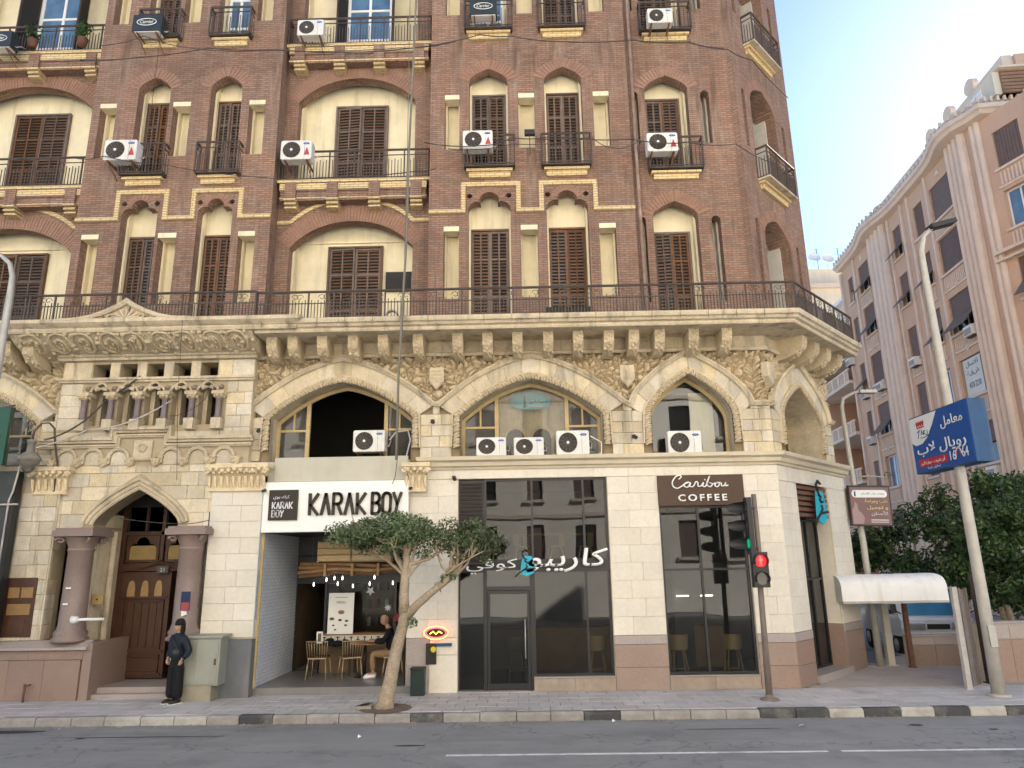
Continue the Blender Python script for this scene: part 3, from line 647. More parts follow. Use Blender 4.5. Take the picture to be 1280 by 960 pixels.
# ---------- corner bay K and chamfer M
KX = FR(16.12)
hK = []
for fi, zf in enumerate(FL):
    hK.append(arch_open(3.31, 4.42, zf, zf+3.03 if fi == 0 else zf+2.42, zf+3.42 if fi == 0 else zf+2.82, .5))
    for (a, b) in ((2.95, 3.13), (4.75, 4.97)): hK.append(slotround(a, b, zf+.8 if fi else zf+.75, zf+3.0 if fi == 0 else zf+2.35))
brick_wall(KX, rect(2.86, 5.65, 7.9, 24), hK)
MB().box(2.86, 2.861, 16.0, 16.13, 7.9, 24).build('brick_return', M['brick'], BLD, fix=False)
for fi, zf in enumerate(FL):
    infill(KX, 3.31, 4.42, zf, zf+3.4, .46)
    zt = zf+2.72 if fi == 0 else zf+2.35
    window_closed(KX, 3.38, 4.24, zf+.03, zt, .41, 2)
    archbricks(KX, archtop(3.865, .555, zf+3.03 if fi == 0 else zf+2.42, .39 if fi == 0 else .4, .5), ARD, -.012, .1, BLD)
    for (a, b) in ((2.95, 3.13), (4.75, 4.97)): infill(KX, a, b, zf+.75, zf+2.9, .45, 'plaster_grey')
    if fi: small_balcony(KX, 3.28, 4.62, zf+.02)
LC = 3.45
hM = []
for fi, zf in enumerate(FL):
    hM.append(arch_open(.8, 2.35, zf, zf+2.45 if fi else zf+2.75, zf+3.0 if fi else zf+3.3, .35))
    for (a, b) in ((.3, .5), (2.75, 2.95)): hM.append(slotround(a, b, zf+.8, zf+2.5 if fi else zf+3.0))
brick_wall(CH, rect(0, LC, 7.9, 24), hM, th=.55)
for fi, zf in enumerate(FL):
    infill(CH, .8, 2.35, zf, zf+3.2, 1.1, 'plaster_grey')
    MB(CH).box(.8, .801, .55, 1.1, zf, zf+3.4).build('brick_return', M['brick'], BLD, fix=False)
    window_closed(CH, 1.05, 2.1, zf+.03, zf+2.1, 1.03, 2)
    archbricks(CH, archtop(1.575, .775, zf+2.45 if fi else zf+2.75, .55, .35), ARD, -.012, .1, BLD)
    for (a, b) in ((.3, .5), (2.75, 2.95)): infill(CH, a, b, zf+.8, zf+2.9, .57, 'plaster_grey')
    if fi:
        bal = MB(CH).box(.75, 2.45, -.32, 0, zf-.05, zf).build('balcony', M['moulding'], BLD, fix=False)
        railing(CH, [(.76, 0), (.76, -.3), (2.44, -.3), (2.44, 0)], zf+.02, zf+.85, bal, rails=(0, .8, 1), deco=False)
        sill(CH, .8, 2.4, zf-.062, .16)
# back of the brick mass: side street wall, rear, roof
e = CH @ Vector((LC, 0, 0))
MB().add([(e.x, e.y, 0), (e.x, 34, 0), (e.x, 34, 24), (e.x, e.y, 24)], [(0, 1, 2, 3)]).add([(-17, 34, 0), (e.x, 34, 0), (e.x, 34, 24), (-17, 34, 24)], [(0, 1, 2, 3)]).add([(-16.5, 16.5, 0), (-16.5, 34, 0), (-16.5, 34, 24), (-16.5, 16.5, 24)], [(0, 1, 2, 3)]).build('rear_wall', M['brick'], BLD, fix=False)
MB().add([(-17, 15.6, 24), (5.9, 15.6, 24), (e.x+.4, e.y-.2, 24), (e.x+.4, 34.3, 24), (-17, 34.3, 24)], [(0, 1, 2, 3, 4)]).build('roof', M['moulding'], BLD, fix=False)
MB().sweep([(-17, 16), (5.65, 16), (e.x, e.y), (e.x, 34)], [(0, 23.6), (.3, 23.7), (.45, 24), (0, 24.05)], 'xy').build('roof_cornice', M['moulding'], BLD)
# inner floors stop light leaking through openings
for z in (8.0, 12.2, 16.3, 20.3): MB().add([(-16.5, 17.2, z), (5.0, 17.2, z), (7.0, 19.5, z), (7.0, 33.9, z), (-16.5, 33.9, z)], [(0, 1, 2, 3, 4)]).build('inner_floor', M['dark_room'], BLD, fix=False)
# ---------- the long balcony: slab, cornice, corbels, railing
cs = CH.to_3x3(); sdirv = Vector((cs[0][0], cs[1][0])); ndir = Vector((-cs[0][1], -cs[1][1]))
def offs(o, s1=3.45, x0=-11.6, y=None):
    """plan line of the facade moved out by o: front corner then chamfer end"""
    c = Vector((5.65, 16)); k = o*math.tan(R(47)/2)
    p1 = (5.65+k, 16-o); p2 = c+sdirv*s1+ndir*o
    return [p1, (p2.x, p2.y)]
bl = MB()
slab = bl.sweep([(-6.0, 15.98)]+[(5.65, 15.98)]+[(e.x, e.y)], [(0, 7.86), (.93, 7.86), (.95, 7.9), (.93, 7.95), (1.0, 7.97), (1.03, 8.02), (1.08, 8.04), (1.1, 8.1), (1.1, 8.14), (0, 8.14)], 'xy').build('balcony', M['moulding'], BLD)
railing(I4, [(-5.95, 14.96)]+[offs(1.04)[0], offs(1.04, 3.05)[1]], 8.15, 8.78, slab)
for k in range(34): 
    x = -5.8+k*.62
    if x < 5.9: MB().box(x, x+.012, 14.868, 14.9, 7.965, 8.135).build('slab_joint', M['joint'], slab, fix=False)
railing(I4, [(-11.7, 15.05), (-11.7, 14.9), (-5.97, 14.9), (-5.97, 15.0)], 8.2, 8.8, slab)
# left lower stretch of the balcony
slab2 = MB().sweep([(-17, 15.98), (-11.75, 15.98)], [(0, 7.86), (.8, 7.86), (.84, 7.95), (.95, 7.97), (1.0, 8.04), (1.0, 8.14), (0, 8.14)], 'xy').build('balcony', M['moulding'], BLD)
railing(I4, [(-17, 15.05), (-11.75, 15.05)], 8.13, 8.72, slab2)
# carved corbels, one mesh shared
def corbel_mesh():
    m = MB(); w = .13; n = 9; pts = []
    prof = [(0, .0), (-.25, .02), (-.5, .1), (-.68, .26), (-.72, .42), (-.72, .56), (0, .56)]
    L = [(y, z) for y, z in prof]
    m2 = MB(Matrix(((0, 1, 0, 0), (1, 0, 0, 0), (0, 0, 1, 0), (0, 0, 0, 1))))
    m2.poly([(y, z) for y, z in L], -w, w, 0, True)
    m.v, m.f, m.sm = m2.v, m2.f, m2.sm
    random.seed(3)
    for i in range(26):
        t = random.random(); k = 1+int(t*4); f = t*4 % 1; a, b = prof[k], prof[k+1]
        y = a[0]+(b[0]-a[0])*f; z = a[1]+(b[1]-a[1])*f
        m.ball((random.uniform(-.1, .1), y+.02, z), random.uniform(.03, .055), 6, 4)
    me = m.mesh('corbel'); me.materials.append(M['carved']); return me
cme = corbel_mesh()
for px in (340, 366, 402, 440, 477, 520, 569, 606, 643, 681, 718, 756, 787, 819, 861, 902):
    x = X(px+4, 430, 15.6); link('corbel', cme, BLD, Matrix.Translation((x, 15.98, 7.36)) @ Matrix.Diagonal((.88, .88, .9, 1)))
for px in (14, 42): link('corbel', cme, BLD, Matrix.Translation((X(px+6, 430, 15.6), 15.98, 7.3)))
for s_ in (.75, 1.5, 2.25, 3.0): link('corbel', cme, BLD, CH @ Matrix.Translation((s_, 0, 7.36)) @ Matrix.Diagonal((1.05, .95, .9, 1)))
# frieze band between corbels and the string below it
MB().sweep([(-16.5, 15.98), (5.65, 15.98), (e.x, e.y)], [(0, 7.5), (.07, 7.5), (.1, 7.56), (.06, 7.6), (.02, 7.61), (.02, 7.86), (0, 7.86)], 'xy').build('string_course', M['moulding'], BLD)
random.seed(11)
# ---------- ground arcade: four pointed arches on the front, one on the chamfer
def polyring(A, B, n):
    out = []
    N = len(A)-1
    for k in range(n):
        i0 = k*N/n; i1 = (k+1)*N/n
        def P(L, t): i = min(int(t), N-1); f = t-i; return (L[i][0]+(L[i+1][0]-L[i][0])*f, L[i][1]+(L[i+1][1]-L[i][1])*f)
        ts = [i0, (i0+i1)/2, i1]
        out.append([P(A, t) for t in ts]+[P(B, t) for t in reversed(ts)])
    return out
def resample(P, n):
    L = [0]
    for a, b in zip(P[:-1], P[1:]): L.append(L[-1]+math.dist(a, b))
    out = []; i = 0
    for k in range(n+1):
        s = L[-1]*k/n
        while i < len(L)-2 and s > L[i+1]: i += 1
        f = (s-L[i])/max(1e-9, L[i+1]-L[i]); out.append((P[i][0]+(P[i+1][0]-P[i][0])*f, P[i][1]+(P[i+1][1]-P[i][1])*f))
    return out
ARC = {}
def stone_arch(Mx, cx, w0, zsp, z_in, w2, zap, zbase, k, p, nv, key):
    """opening half width w0, springing zsp, crown z_in; ring out to w2 and crown zap"""
    inner = archtop(cx, w0, zsp, z_in-zsp, k, 12, p)
    r1 = archtop(cx, w0+.17, zsp, z_in+.13-zsp, k, 12, p)
    out = archtop(cx, w2, zsp+.2, zap-zsp-.2, k, 12, p)
    A = resample(r1, 96); B = resample(out, 96)
    for i, q in enumerate(polyring(A, B, nv)):
        MB(Mx).poly(q, -.045+random.uniform(-.006, .006), .12, .012).build('arch_stone', M['stone'], BLD)
    # rope moulding on the inner edge, running down the jambs
    jam = [(cx-w0-.09, zbase+.25)]+[(cx-w0-.09, zbase+.3+i*.1) for i in range(int((zsp-zbase-.3)/.1))]
    mid = archtop(cx, w0+.085, zsp, z_in+.065-zsp, k, 12, p)
    path = resample(jam+mid+[(2*cx-x, z) for x, z in reversed(jam)], 150)
    m = MB(Mx)
    m.tube([(x, -.03, z) for x, z in path], [.075+.018*math.sin(i*1.9) for i in range(len(path))], 6, True)
    for i in range(0, len(path)-2, 2):
        a = path[i]; b = path[i+2]; d = Vector((b[0]-a[0], b[1]-a[1])).normalized(); nn = Vector((-d.y, d.x))
        m.tube([(a[0]+nn.x*.07-d.x*.03, -.07, a[1]+nn.y*.07-d.y*.03), (a[0], -.115, a[1]), (a[0]-nn.x*.07+d.x*.03, -.07, a[1]-nn.y*.07+d.y*.03)], .02, 4, True, False)
    m.build('rope_moulding', M['carved'], BLD, kind='stuff', fix=False)
    # outer fillet between rope and voussoirs
    MB(Mx).sweep([(x, z) for x, z in [(cx-w0-.19, zbase+.25)]+r1+[(cx+w0+.19, zbase+.25)]], [(-.01, .0), (-.01, -.09), (.025, -.09), (.03, 0)]).build('arch_fillet', M['moulding'], BLD)
    # soffit and reveal
    hole = [(cx+w0, zbase)]+list(reversed(inner))+[(cx-w0, zbase)]
    ARC[key] = (inner, r1, out, hole, cx, w0, w2, zsp)
    return hole
def hood(Mx, pts): MB(Mx).sweep(pts, [(-.02, .02), (-.02, -.1), (.02, -.13), (.05, -.16), (.09, -.13), (.1, .02)]).build('hood_moulding', M['moulding'], BLD)
F16 = FR(16.0)
a1 = stone_arch(F16, -13.0, 1.63, 6.12, 6.93, 2.12, 7.44, 5.1, .3, 1, 11, 'a1')
a2 = stone_arch(F16, -4.2, 1.63, 6.12, 6.93, 2.12, 7.44, 5.1, .3, 1, 11, 'a2')
a3 = stone_arch(F16, .18, 1.63, 6.10, 6.93, 2.12, 7.44, 5.1, .3, 1, 11, 'a3')
a4 = stone_arch(F16, 3.84, .92, 6.0, 6.98, 1.36, 7.46, 5.1, .5, 2.0, 10, 'a4')
a5 = stone_arch(CH, 1.68, 1.12, 6.0, 6.9, 1.62, 7.46, 5.1, .5, 2.0, 10, 'a5')
# backing wall of the arcade storey (its joints show between the stones)
MB(F16).plate(rect(-16.5, -11.0, 4.6, 7.9), [a1], .06, .55).build('backing_wall', M['joint'], BLD, fix=False)
MB(F16).plate(rect(-6.2, 5.65, 5.05, 7.9), [a2, a3, a4], .06, .5).build('backing_wall', M['joint'], BLD, fix=False)
MB(CH).plate(rect(-.02, 3.6, 5.05, 7.9), [a5], .06, .9).build('backing_wall', M['joint'], BLD, fix=False)
# plain stone faces of the reveals
for Mx, key, dpt in ((F16, 'a1', .55), (F16, 'a2', .5), (F16, 'a3', .5), (F16, 'a4', .5), (CH, 'a5', .85)):
    inn, _, _, hole, cx, w0, w2, zsp = ARC[key]; P = [(cx+w0, 5.1)]+list(reversed(inn))+[(cx-w0, 5.1)]
    P = [(x+(-.004 if x > cx else .004), z-.004) for x, z in P]
    m = MB(Mx); n = len(P); m.add([(x, -.03, z) for x, z in P]+[(x, dpt, z) for x, z in P], [(i, i+1, n+i+1, n+i) for i in range(n-1)])
    m.build('arch_reveal', M['moulding'], BLD, fix=False)
# hoods joined over the spandrels
def hood_run(Mx, keys, ends):
    pts = []
    for j, kx in enumerate(keys):
        o = ARC[kx][2]; pts += resample(o, 24)
    if ends[0]: pts = [ends[0]]+pts
    if ends[1]: pts = pts+[ends[1]]
    hood(Mx, pts)
hood_run(F16, ['a1'], (None, (-10.76, 6.3)))
o2, o3, o4 = ARC['a2'][2], ARC['a3'][2], ARC['a4'][2]
hood_run(F16, ['a2', 'a3', 'a4'], ((-6.4, 6.28), (5.62, 6.2)))
hood_run(CH, ['a5'], ((-.0, 6.2), (3.6, 6.2)))
# jamb blocks between the arches
def xon(L, z, side):
    """x of polyline at height z on one side"""
    best = None
    for a, b in zip(L[:-1], L[1:]):
        if (a[1]-z)*(b[1]-z) <= 0 and abs(a[1]-b[1]) > 1e-6:
            x = a[0]+(b[0]-a[0])*(z-a[1])/(b[1]-a[1])
            if best is None or (side < 0 and x < best) or (side > 0 and x > best): best = x
    return best
def courses(Mx, z0, z1, n, Lf, Rf, length=.48, y=-.03, y1=.1, mt='stone', name='stone_block', gap=.005, c=.01, jit=.006):
    hgt = (z1-z0)/n
    for i in range(n):
        za, zb = z0+i*hgt+gap/2, z0+(i+1)*hgt-gap/2
        la, lb = Lf(za), Lf(zb); ra, rb = Rf(za), Rf(zb); wd = min(ra, rb)-max(la, lb)
        if max(ra, rb)-min(la, lb) < .06: continue
        k = max(1, round(wd/length)); cuts = [max(la, lb)+wd*(j/k) for j in range(1, k)]
        off = (length*.25 if i % 2 else -length*.2) if k > 1 else 0
        cuts = [max(la, lb)+.08 if c_+off < max(la, lb)+.08 else min(c_+off+random.uniform(-.03, .03), min(ra, rb)-.08) for c_ in cuts]
        edges = [(la, lb)]+[(c_, c_) for c_ in cuts]+[(ra, rb)]
        for e0, e1 in zip(edges[:-1], edges[1:]):
            if (e1[0]+e1[1]-e0[0]-e0[1]) < .06: continue
            p = [(e0[0]+gap/2, za), (e1[0]-gap/2, za), (e1[1]-gap/2, zb), (e0[1]+gap/2, zb)]
            if p[1][0]-p[0][0] < .02: p = [p[0], p[2], p[3]]
            elif p[2][0]-p[3][0] < .02: p = [p[0], p[1], p[2]]
            MB(Mx).poly(p, y+random.uniform(-jit, jit), y1, c).build(name, M[mt], BLD, fix=False)
cst = lambda v: (lambda z: v)
def jamb(Mx, kl, kr, xl=None, xr=None):
    for (z0, z1, n) in ((5.1, 6.12, 4), (6.12, 6.32, 1)):
        L = (lambda z: ARC[kl][4]+ARC[kl][5]+.2) if kl else cst(xl)
        Rr = (lambda z: ARC[kr][4]-ARC[kr][5]-.2) if kr else cst(xr)
        if z0 > 6.1:
            if kl: L = (lambda z: ARC[kl][4]+ARC[kl][6]-.01)
            if kr: Rr = (lambda z: ARC[kr][4]-ARC[kr][6]+.01)
        courses(Mx, z0, z1, n, L, Rr, .42)
jamb(F16, 'a2', 'a3'); jamb(F16, 'a3', 'a4'); jamb(F16, 'a4', None, xr=5.64)
jamb(F16, None, 'a2', xl=-6.42); jamb(F16, 'a1', None, xr=-10.8)
jamb(CH, None, 'a5', xl=.02); jamb(CH, 'a5', None, xr=3.58)
# carved foliage in the spandrels: a displaced sheet
def relief(Mx, x0, x1, z0, z1, inside, amp=.15, y=.085, step=.02, seed=0, name='carved_panel'):
    nx = int((x1-x0)/step); nz = int((z1-z0)/step); idx = {}; vs = []; fs = []
    for j in range(nz+1):
        for i in range(nx+1):
            x = x0+i*step; z = z0+j*step
            if not inside(x, z): continue
            p = Vector((x*6.4+seed, z*6.4, seed*3.1)); q = p+noise.noise_vector(p*.7)*.9
            d, _ = noise.voronoi(q); v = min(1, (d[1]-d[0])*2.6); v = v*v*(3-2*v); ve = noise.noise(p*3.3)*.25
            rib = abs(math.sin(5*math.atan2(noise.noise(p+Vector((9, 0, 0))), noise.noise(p+Vector((0, 9, 0)))+.01)))*.35
            hgt = v*(.8+rib*.6)+ve*.4
            idx[(i, j)] = len(vs); vs.append((x, y-amp*hgt, z))
    for (i, j), a in idx.items():
        b = idx.get((i+1, j)); c = idx.get((i+1, j+1)); d = idx.get((i, j+1))
        if None not in (b, c, d): fs.append((a, b, c, d))
    m = MB(Mx); m.add(vs, fs, True); return m.build(name, M['carved'], BLD, fix=False)
def above(*keys):
    Ls = [ARC[k][2] for k in keys]
    def f(x, z):
        for L in Ls:
            if L[0][0] <= x <= L[-1][0]:
                zz = None
                for a, b in zip(L[:-1], L[1:]):
                    if a[0] <= x <= b[0] and b[0] > a[0]: zz = a[1]+(b[1]-a[1])*(x-a[0])/(b[0]-a[0]); break
                if zz is not None and z < zz+.02: return False
        return z > 6.3
    return f
relief(F16, -6.3, 5.64, 6.3, 7.52, above('a2', 'a3', 'a4'), seed=1)
relief(F16, -12.5, -10.76, 6.3, 7.52, above('a1'), seed=5)
relief(CH, .02, 3.58, 6.3, 7.52, above('a5'), seed=9)
# shields on the spandrels
for Mx, cx, cz, kind in ((F16, -2.0, 6.98, 0), (F16, 2.42, 6.95, 1), (CH, .02, 6.95, 2)):
    o = MB(Mx).poly([(cx-.17, cz+.24), (cx-.17, cz-.1), (cx, cz-.3), (cx+.17, cz-.1), (cx+.17, cz+.24)], -.13, .05, .02).build('stone_shield', M['moulding'], BLD)
    if kind == 1:
        for dx in (-.08, 0, .08): MB(Mx).poly([(cx+dx-.025, cz-.12), (cx+dx+.025, cz-.12), (cx+dx+.025, cz+.1), (cx+dx, cz+.16), (cx+dx-.025, cz+.1)], -.15, -.1, .008).build('shield_charge', M['moulding'], o)
    elif kind == 0:
        for j in range(4): MB(Mx).box(cx-.12, cx+.12, -.142, -.12, cz-.12+j*.08, cz-.08+j*.08).build('shield_charge', M['carved'], o)
# ---------- glazing inside the arches
def arch_glaze(Mx, key, mull, y, mt, open_mid=False):
    inn, _, _, hole, cx, w0, w2, zsp = ARC[key]; top = lambda x: (lambda v: v if v else zsp)(next((a[1]+(b[1]-a[1])*(x-a[0])/(b[0]-a[0]) for a, b in zip(inn[:-1], inn[1:]) if a[0] <= x <= b[0] and b[0] > a[0]), zsp))
    f = MB(Mx); f.sweep([(cx-w0+.04, 5.1)]+[(x*.97+cx*.03, z-.06) for x, z in inn]+[(cx+w0-.04, 5.1)], [(-.03, y), (-.03, y-.06), (.05, y-.06), (.05, y)])
    for x in mull: f.box(x-.045, x+.045, y-.07, y, 5.1, top(x)-.02)
    xs = [cx-w0+.05]+list(mull)+[cx+w0-.05]
    for i, (a, b) in enumerate(zip(xs[:-1], xs[1:])):
        if open_mid and i == 1: continue
        if len(mull) and i in (0, len(xs)-2):
            f.box(a, b, y-.05, y-.002, 5.85, 5.9); mx_ = (a+b)/2; f.box(mx_-.02, mx_+.02, y-.05, y-.003, 5.9, top(mx_)-.02)
    wn = f.build('arch_window', M['yellow_paint'], BLD)
    for i, (a, b) in enumerate(zip(xs[:-1], xs[1:])):
        if open_mid and i == 1: continue
        n = 8; P = [(a, 5.1), (b, 5.1)]+[(b+(a-b)*k/n, top(b+(a-b)*k/n)-.03) for k in range(n+1)]
        MB(Mx).plate(P, [], y-.03, y-.028).build('pane', M[mt], wn, fix=False)
    return wn
M['yellow_paint'] = mat('yellow_paint', (.50, .38, .19), .6, .15, 6, fine=.1, fscale=20)
arch_glaze(F16, 'a1', (-12.3,), .5, 'glass_dusty')
arch_glaze(F16, 'a2', (-5.1, -3.25), .5, 'glass_dusty', True)
arch_glaze(F16, 'a3', (-.63, 1.02), .5, 'glass_dusty')
arch_glaze(F16, 'a4', (), .46, 'glass')
arch_glaze(CH, 'a5', (1.3, 1.9), .85, 'glass')
# bright reflection imitated by a pale panel behind half the fourth arch's glass
MB(F16).box(3.95, 4.5, .6, .62, 5.1, 6.65).build('reflection_panel', M['plaster'], BLD, fix=False)
# dark rooms behind
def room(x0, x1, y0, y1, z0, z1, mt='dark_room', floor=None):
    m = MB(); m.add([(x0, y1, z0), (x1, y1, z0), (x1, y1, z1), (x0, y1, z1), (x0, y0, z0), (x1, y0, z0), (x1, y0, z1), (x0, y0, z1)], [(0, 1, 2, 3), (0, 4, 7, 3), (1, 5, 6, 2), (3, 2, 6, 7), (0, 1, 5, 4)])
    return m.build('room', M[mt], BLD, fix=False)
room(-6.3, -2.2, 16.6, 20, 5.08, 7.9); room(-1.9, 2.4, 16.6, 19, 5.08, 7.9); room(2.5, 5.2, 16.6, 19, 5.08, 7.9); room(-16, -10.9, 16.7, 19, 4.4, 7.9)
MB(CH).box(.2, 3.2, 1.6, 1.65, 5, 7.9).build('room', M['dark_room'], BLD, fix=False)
# building inside arch three: plaster back with two little arches
MB(F16).plate(rect(-.58, .98, 5.1, 6.9), [arch_open(-.42, .03, 5.1, 5.65, 5.9, 0), arch_open(.2, .65, 5.1, 5.65, 5.9, 0)], .7, .76).build('inner_wall', M['moulding'], BLD, fix=False)
for cx in (-.195, .425): MB(F16).sweep(archtop(cx, .25, 5.62, .28, 0), [(-.03, .7), (-.03, .66), (.04, .66), (.04, .7)]).build('arch_fillet', M['carved'], BLD)
# ================================================================ PORTAL (left of the shops)
FP = FR(15.8)
# crowning scroll frieze with the curved bracket under the balcony
MB().sweep([(-11.75, 16), (-11.75, 15.9), (-6.0, 15.9), (-6.0, 16)], [(0, 7.93), (.95, 7.93), (.98, 7.99), (.96, 8.03), (1.02, 8.06), (1.1, 8.12), (1.1, 8.2), (0, 8.2)], 'xy').build('portal_cornice', M['moulding'], BLD)
pb = MB(FR(15.9))
L = [(-.0, 7.55), (-.1, 7.55), (-.3, 7.6), (-.52, 7.68), (-.72, 7.78), (-.86, 7.9), (-.9, 7.96)]
vs = []
for x in (-11.55, -6.05):
    for y, z in L: vs.append((x, y, z))
    vs.append((x, 0, 7.96))
n = len(L)+1
pb.add(vs, [(i, (i+1) % n, n+(i+1) % n, n+i) for i in range(n)]+[tuple(range(n)), tuple(range(2*n-1, n-1, -1))])
coving = pb.build('frieze_coving', M['moulding'], BLD)
def on_cove(t):   # point and outward normal at t 0..1 up the coving
    k = 1+t*5; i = min(int(k), 5); f = k-i; a, b = L[i], L[i+1]; return (a[0]+(b[0]-a[0])*f, a[1]+(b[1]-a[1])*f)
def spiral(x, flip, parent):
    m = MB(FR(15.9)); P = []
    for i in range(34):
        a = i*.42; r = .255*math.exp(-i*.052); u = .5+r*math.sin(a)*1.7; y, z = on_cove(min(1, max(0, u))); P.append((x+flip*r*math.cos(a)*1.15, y-.03, z))
    m.tube(P, [.042-.0008*i for i in range(34)], 5)
    y, z = on_cove(.5)
    for k in range(5):
        a = k*1.256; yy, zz = on_cove(.5+.16*math.sin(a)); m.ball((x+.06*math.cos(a), yy-.04, zz), .04, 6, 4)
    for k in range(9):   # leaves curling off the stem
        a = k*.75; r = .25; u = .5+.26*1.7*math.sin(a)*.95
        yy, zz = on_cove(min(1, max(0, u))); m.ball((x+flip*r*1.25*math.cos(a)+random.uniform(-.03, .03), yy-.03, zz), random.uniform(.035, .06), 6, 4)
    return m.build('carved_scroll', M['carved'], BLD, fix=False)
for k in range(9): spiral(-11.1+k*.585, 1 if k % 2 else -1, BLD)
m = MB(FR(15.9))
for k in range(90):
    x = random.uniform(-11.4, -6.2); y, z = on_cove(random.random()); m.ball((x, y, z), random.uniform(.03, .07), 6, 4)
m.build('carved_leaves', M['carved'], BLD, kind='stuff', fix=False)
# ogee gable above the cornice
GZ = Matrix.Translation((0, 0, 8.16)) @ Matrix.Diagonal((1, 1, .68, 1)) @ Matrix.Translation((0, 0, -8.2))
og = [(-10.35, 8.2), (-9.95, 8.22), (-9.6, 8.32), (-9.3, 8.48), (-9.02, 8.68), (-8.86, 8.84)]
og = og+[(-8.86*2-x, z) for x, z in reversed(og[:-1])]
FG = FR(14.86) @ GZ
MB(FG).sweep(og, [(-.05, .12), (-.05, -.04), (0, -.07), (.05, -.04), (.09, -.06), (.1, .12)]).build('gable_moulding', M['moulding'], BLD)
MB(FG).plate([(-9.75, 8.2), (-9.3, 8.42), (-8.86, 8.78), (-8.42, 8.42), (-7.97, 8.2)], [], .03, .1, True).build('gable_field', M['carved'], BLD)
m = MB(FG)
for a in (-1.15, -.75, -.35, 0, .35, .75, 1.15):
    l = .36-.1*abs(a); P = [(-8.86+l*f*math.sin(a)*1.4, .0, 8.24+l*f*math.cos(a)*(1.15-.3*f*abs(a))) for f in (0, .3, .6, .85, 1)]; m.tube(P, [.02, .03, .04, .045, .02], 5)
for sg in (-1, 1):
    P = [(-8.86+sg*(.36+.13*math.cos(i*.7)*math.exp(-i*.08)), 0, 8.33+.1*math.sin(i*.7)*math.exp(-i*.08)) for i in range(12)]; m.tube(P, .025, 5)
m.build('gable_palmette', M['moulding'], BLD)
# portal wall: backing sheet with openings, blocks in front
holes = []
for k in range(5): holes.append(rect(-10.02+k*.633, -9.62+k*.633, 7.1, 7.42))
colx = [-10.07+k*.622 for k in range(6)]
for a, b in zip(colx[:-1], colx[1:]): holes.append([(b-.1, 5.95)]+[(p[0], p[1]) for p in trefoil(a+.1, b-.1, 6.35, 6.93)[1:-1]]+[(a+.1, 5.95)])
door_in = archtop(-8.62, .95, 3.72, .77, .62, 10)
holes.append([(-6.96, .16), (-6.96, 3.64), (-7.67, 3.64)]+list(reversed(door_in))+[(-9.57, 3.64), (-10.36, 3.64), (-10.36, .16)])
# string mouldings
def string(Mx, path, out=.1, h=.09, name='string_course'):
    return MB(Mx).sweep(path, [(-h/2, .02), (-h/2, -out*.6), (-h*.1, -out*.7), (.0, -out), (h/2, -out), (h/2, .02)]).build(name, M['moulding'], BLD)
MB(FP).plate(rect(-10.72, -6.22, .15, 7.6), holes, .0, .5).build('portal_wall', M['joint_light'] if 'joint_light' in M else M['moulding'], BLD, fix=False)
MB().box(-6.222, -6.219, 15.8, 16.02, 5.05, 7.6).build('portal_return', M['moulding'], BLD, fix=False)
MB().box(-10.723, -10.72, 15.8, 16.1, 1.3, 7.6).build('portal_return', M['moulding'], BLD, fix=False)
string(FP, [(-10.78, 7.56), (-6.15, 7.56)], .2, .14); string(FP, [(-10.76, 7.02), (-6.17, 7.02)], .12, .1)
for k in range(4): MB(FP).block(-9.615+k*.633, -9.392+k*.633, -.02, .1, 7.09, 7.46).build('stone_block', M['stone'], BLD)
courses(FP, 7.07, 7.48, 1, cst(-10.7), cst(-10.04), .4, -.02); courses(FP, 7.07, 7.48, 1, cst(-7.07), cst(-6.23), .4, -.02)
courses(FP, 5.86, 6.96, 4, cst(-10.7), cst(-10.2), .4, -.02); courses(FP, 5.6, 6.96, 5, cst(-6.83), cst(-6.23), .36, -.02)
for k in range(6):
    x = colx[k]
    m = MB(FP)
    m.lathe([(.001, 6.07), (.085, 6.07), (.09, 6.1), (.075, 6.13), (.072, 6.15), (.068, 6.5), (.08, 6.52), (.08, 6.54)], x, -.09, 0, 12)
    c = m.build('small_column', M['column_dark'] if 'column_dark' in M else M['column'], BLD)
    q = MB(FP).box(x-.11, x+.11, -.2, .12, 5.82, 6.07); q.build('column_base', M['moulding'], c)
    q = MB(FP); q.box(x-.14, x+.14, -.21, .1, 6.62, 6.7)
    for a in range(8): q.ball((x+.1*math.cos(a*.785), -.09+.1*math.sin(a*.785), 6.59), .045, 6, 4)
    q.lathe([(.075, 6.53), (.1, 6.58), (.12, 6.64)], x, -.09, 0, 10); q.build('capital', M['carved'], c)
    MB(FP).ball((x, -.02, 6.83), .06, 8, 6).build('stone_boss', M['column'], BLD)
for a, b in zip(colx[:-1], colx[1:]):
    tr = trefoil(a+.1, b-.1, 6.45, 6.93)[1:-1]
    MB(FP).sweep(list(reversed(tr)), [(.0, .02), (.0, -.05), (.03, -.07), (.05, -.05), (.05, .02)]).build('trefoil_moulding', M['moulding'], BLD)
MB(FP).box(-9.9, -7.0, .9, .95, 5.6, 7.5).build('shutter_panel', M['shutter_dark'], BLD, fix=False)
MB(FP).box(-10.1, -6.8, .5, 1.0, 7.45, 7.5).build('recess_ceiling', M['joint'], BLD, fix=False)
for a in colx[:-1]: MB(FP).box(a+.08, a+.2, .25, .5, 5.95, 6.9).build('jamb_stone', M['moulding'], BLD, fix=False)
string(FP, [(-11.0, 5.6), (-9.3, 5.6), (-9.3, 5.83), (-8.02, 5.83), (-8.02, 5.6), (-6.12, 5.6)], .16, .12)
string(FP, [(-11.0, 5.47), (-9.2, 5.47), (-9.2, 5.7), (-8.12, 5.7), (-8.12, 5.47), (-6.15, 5.47)], .1, .07)
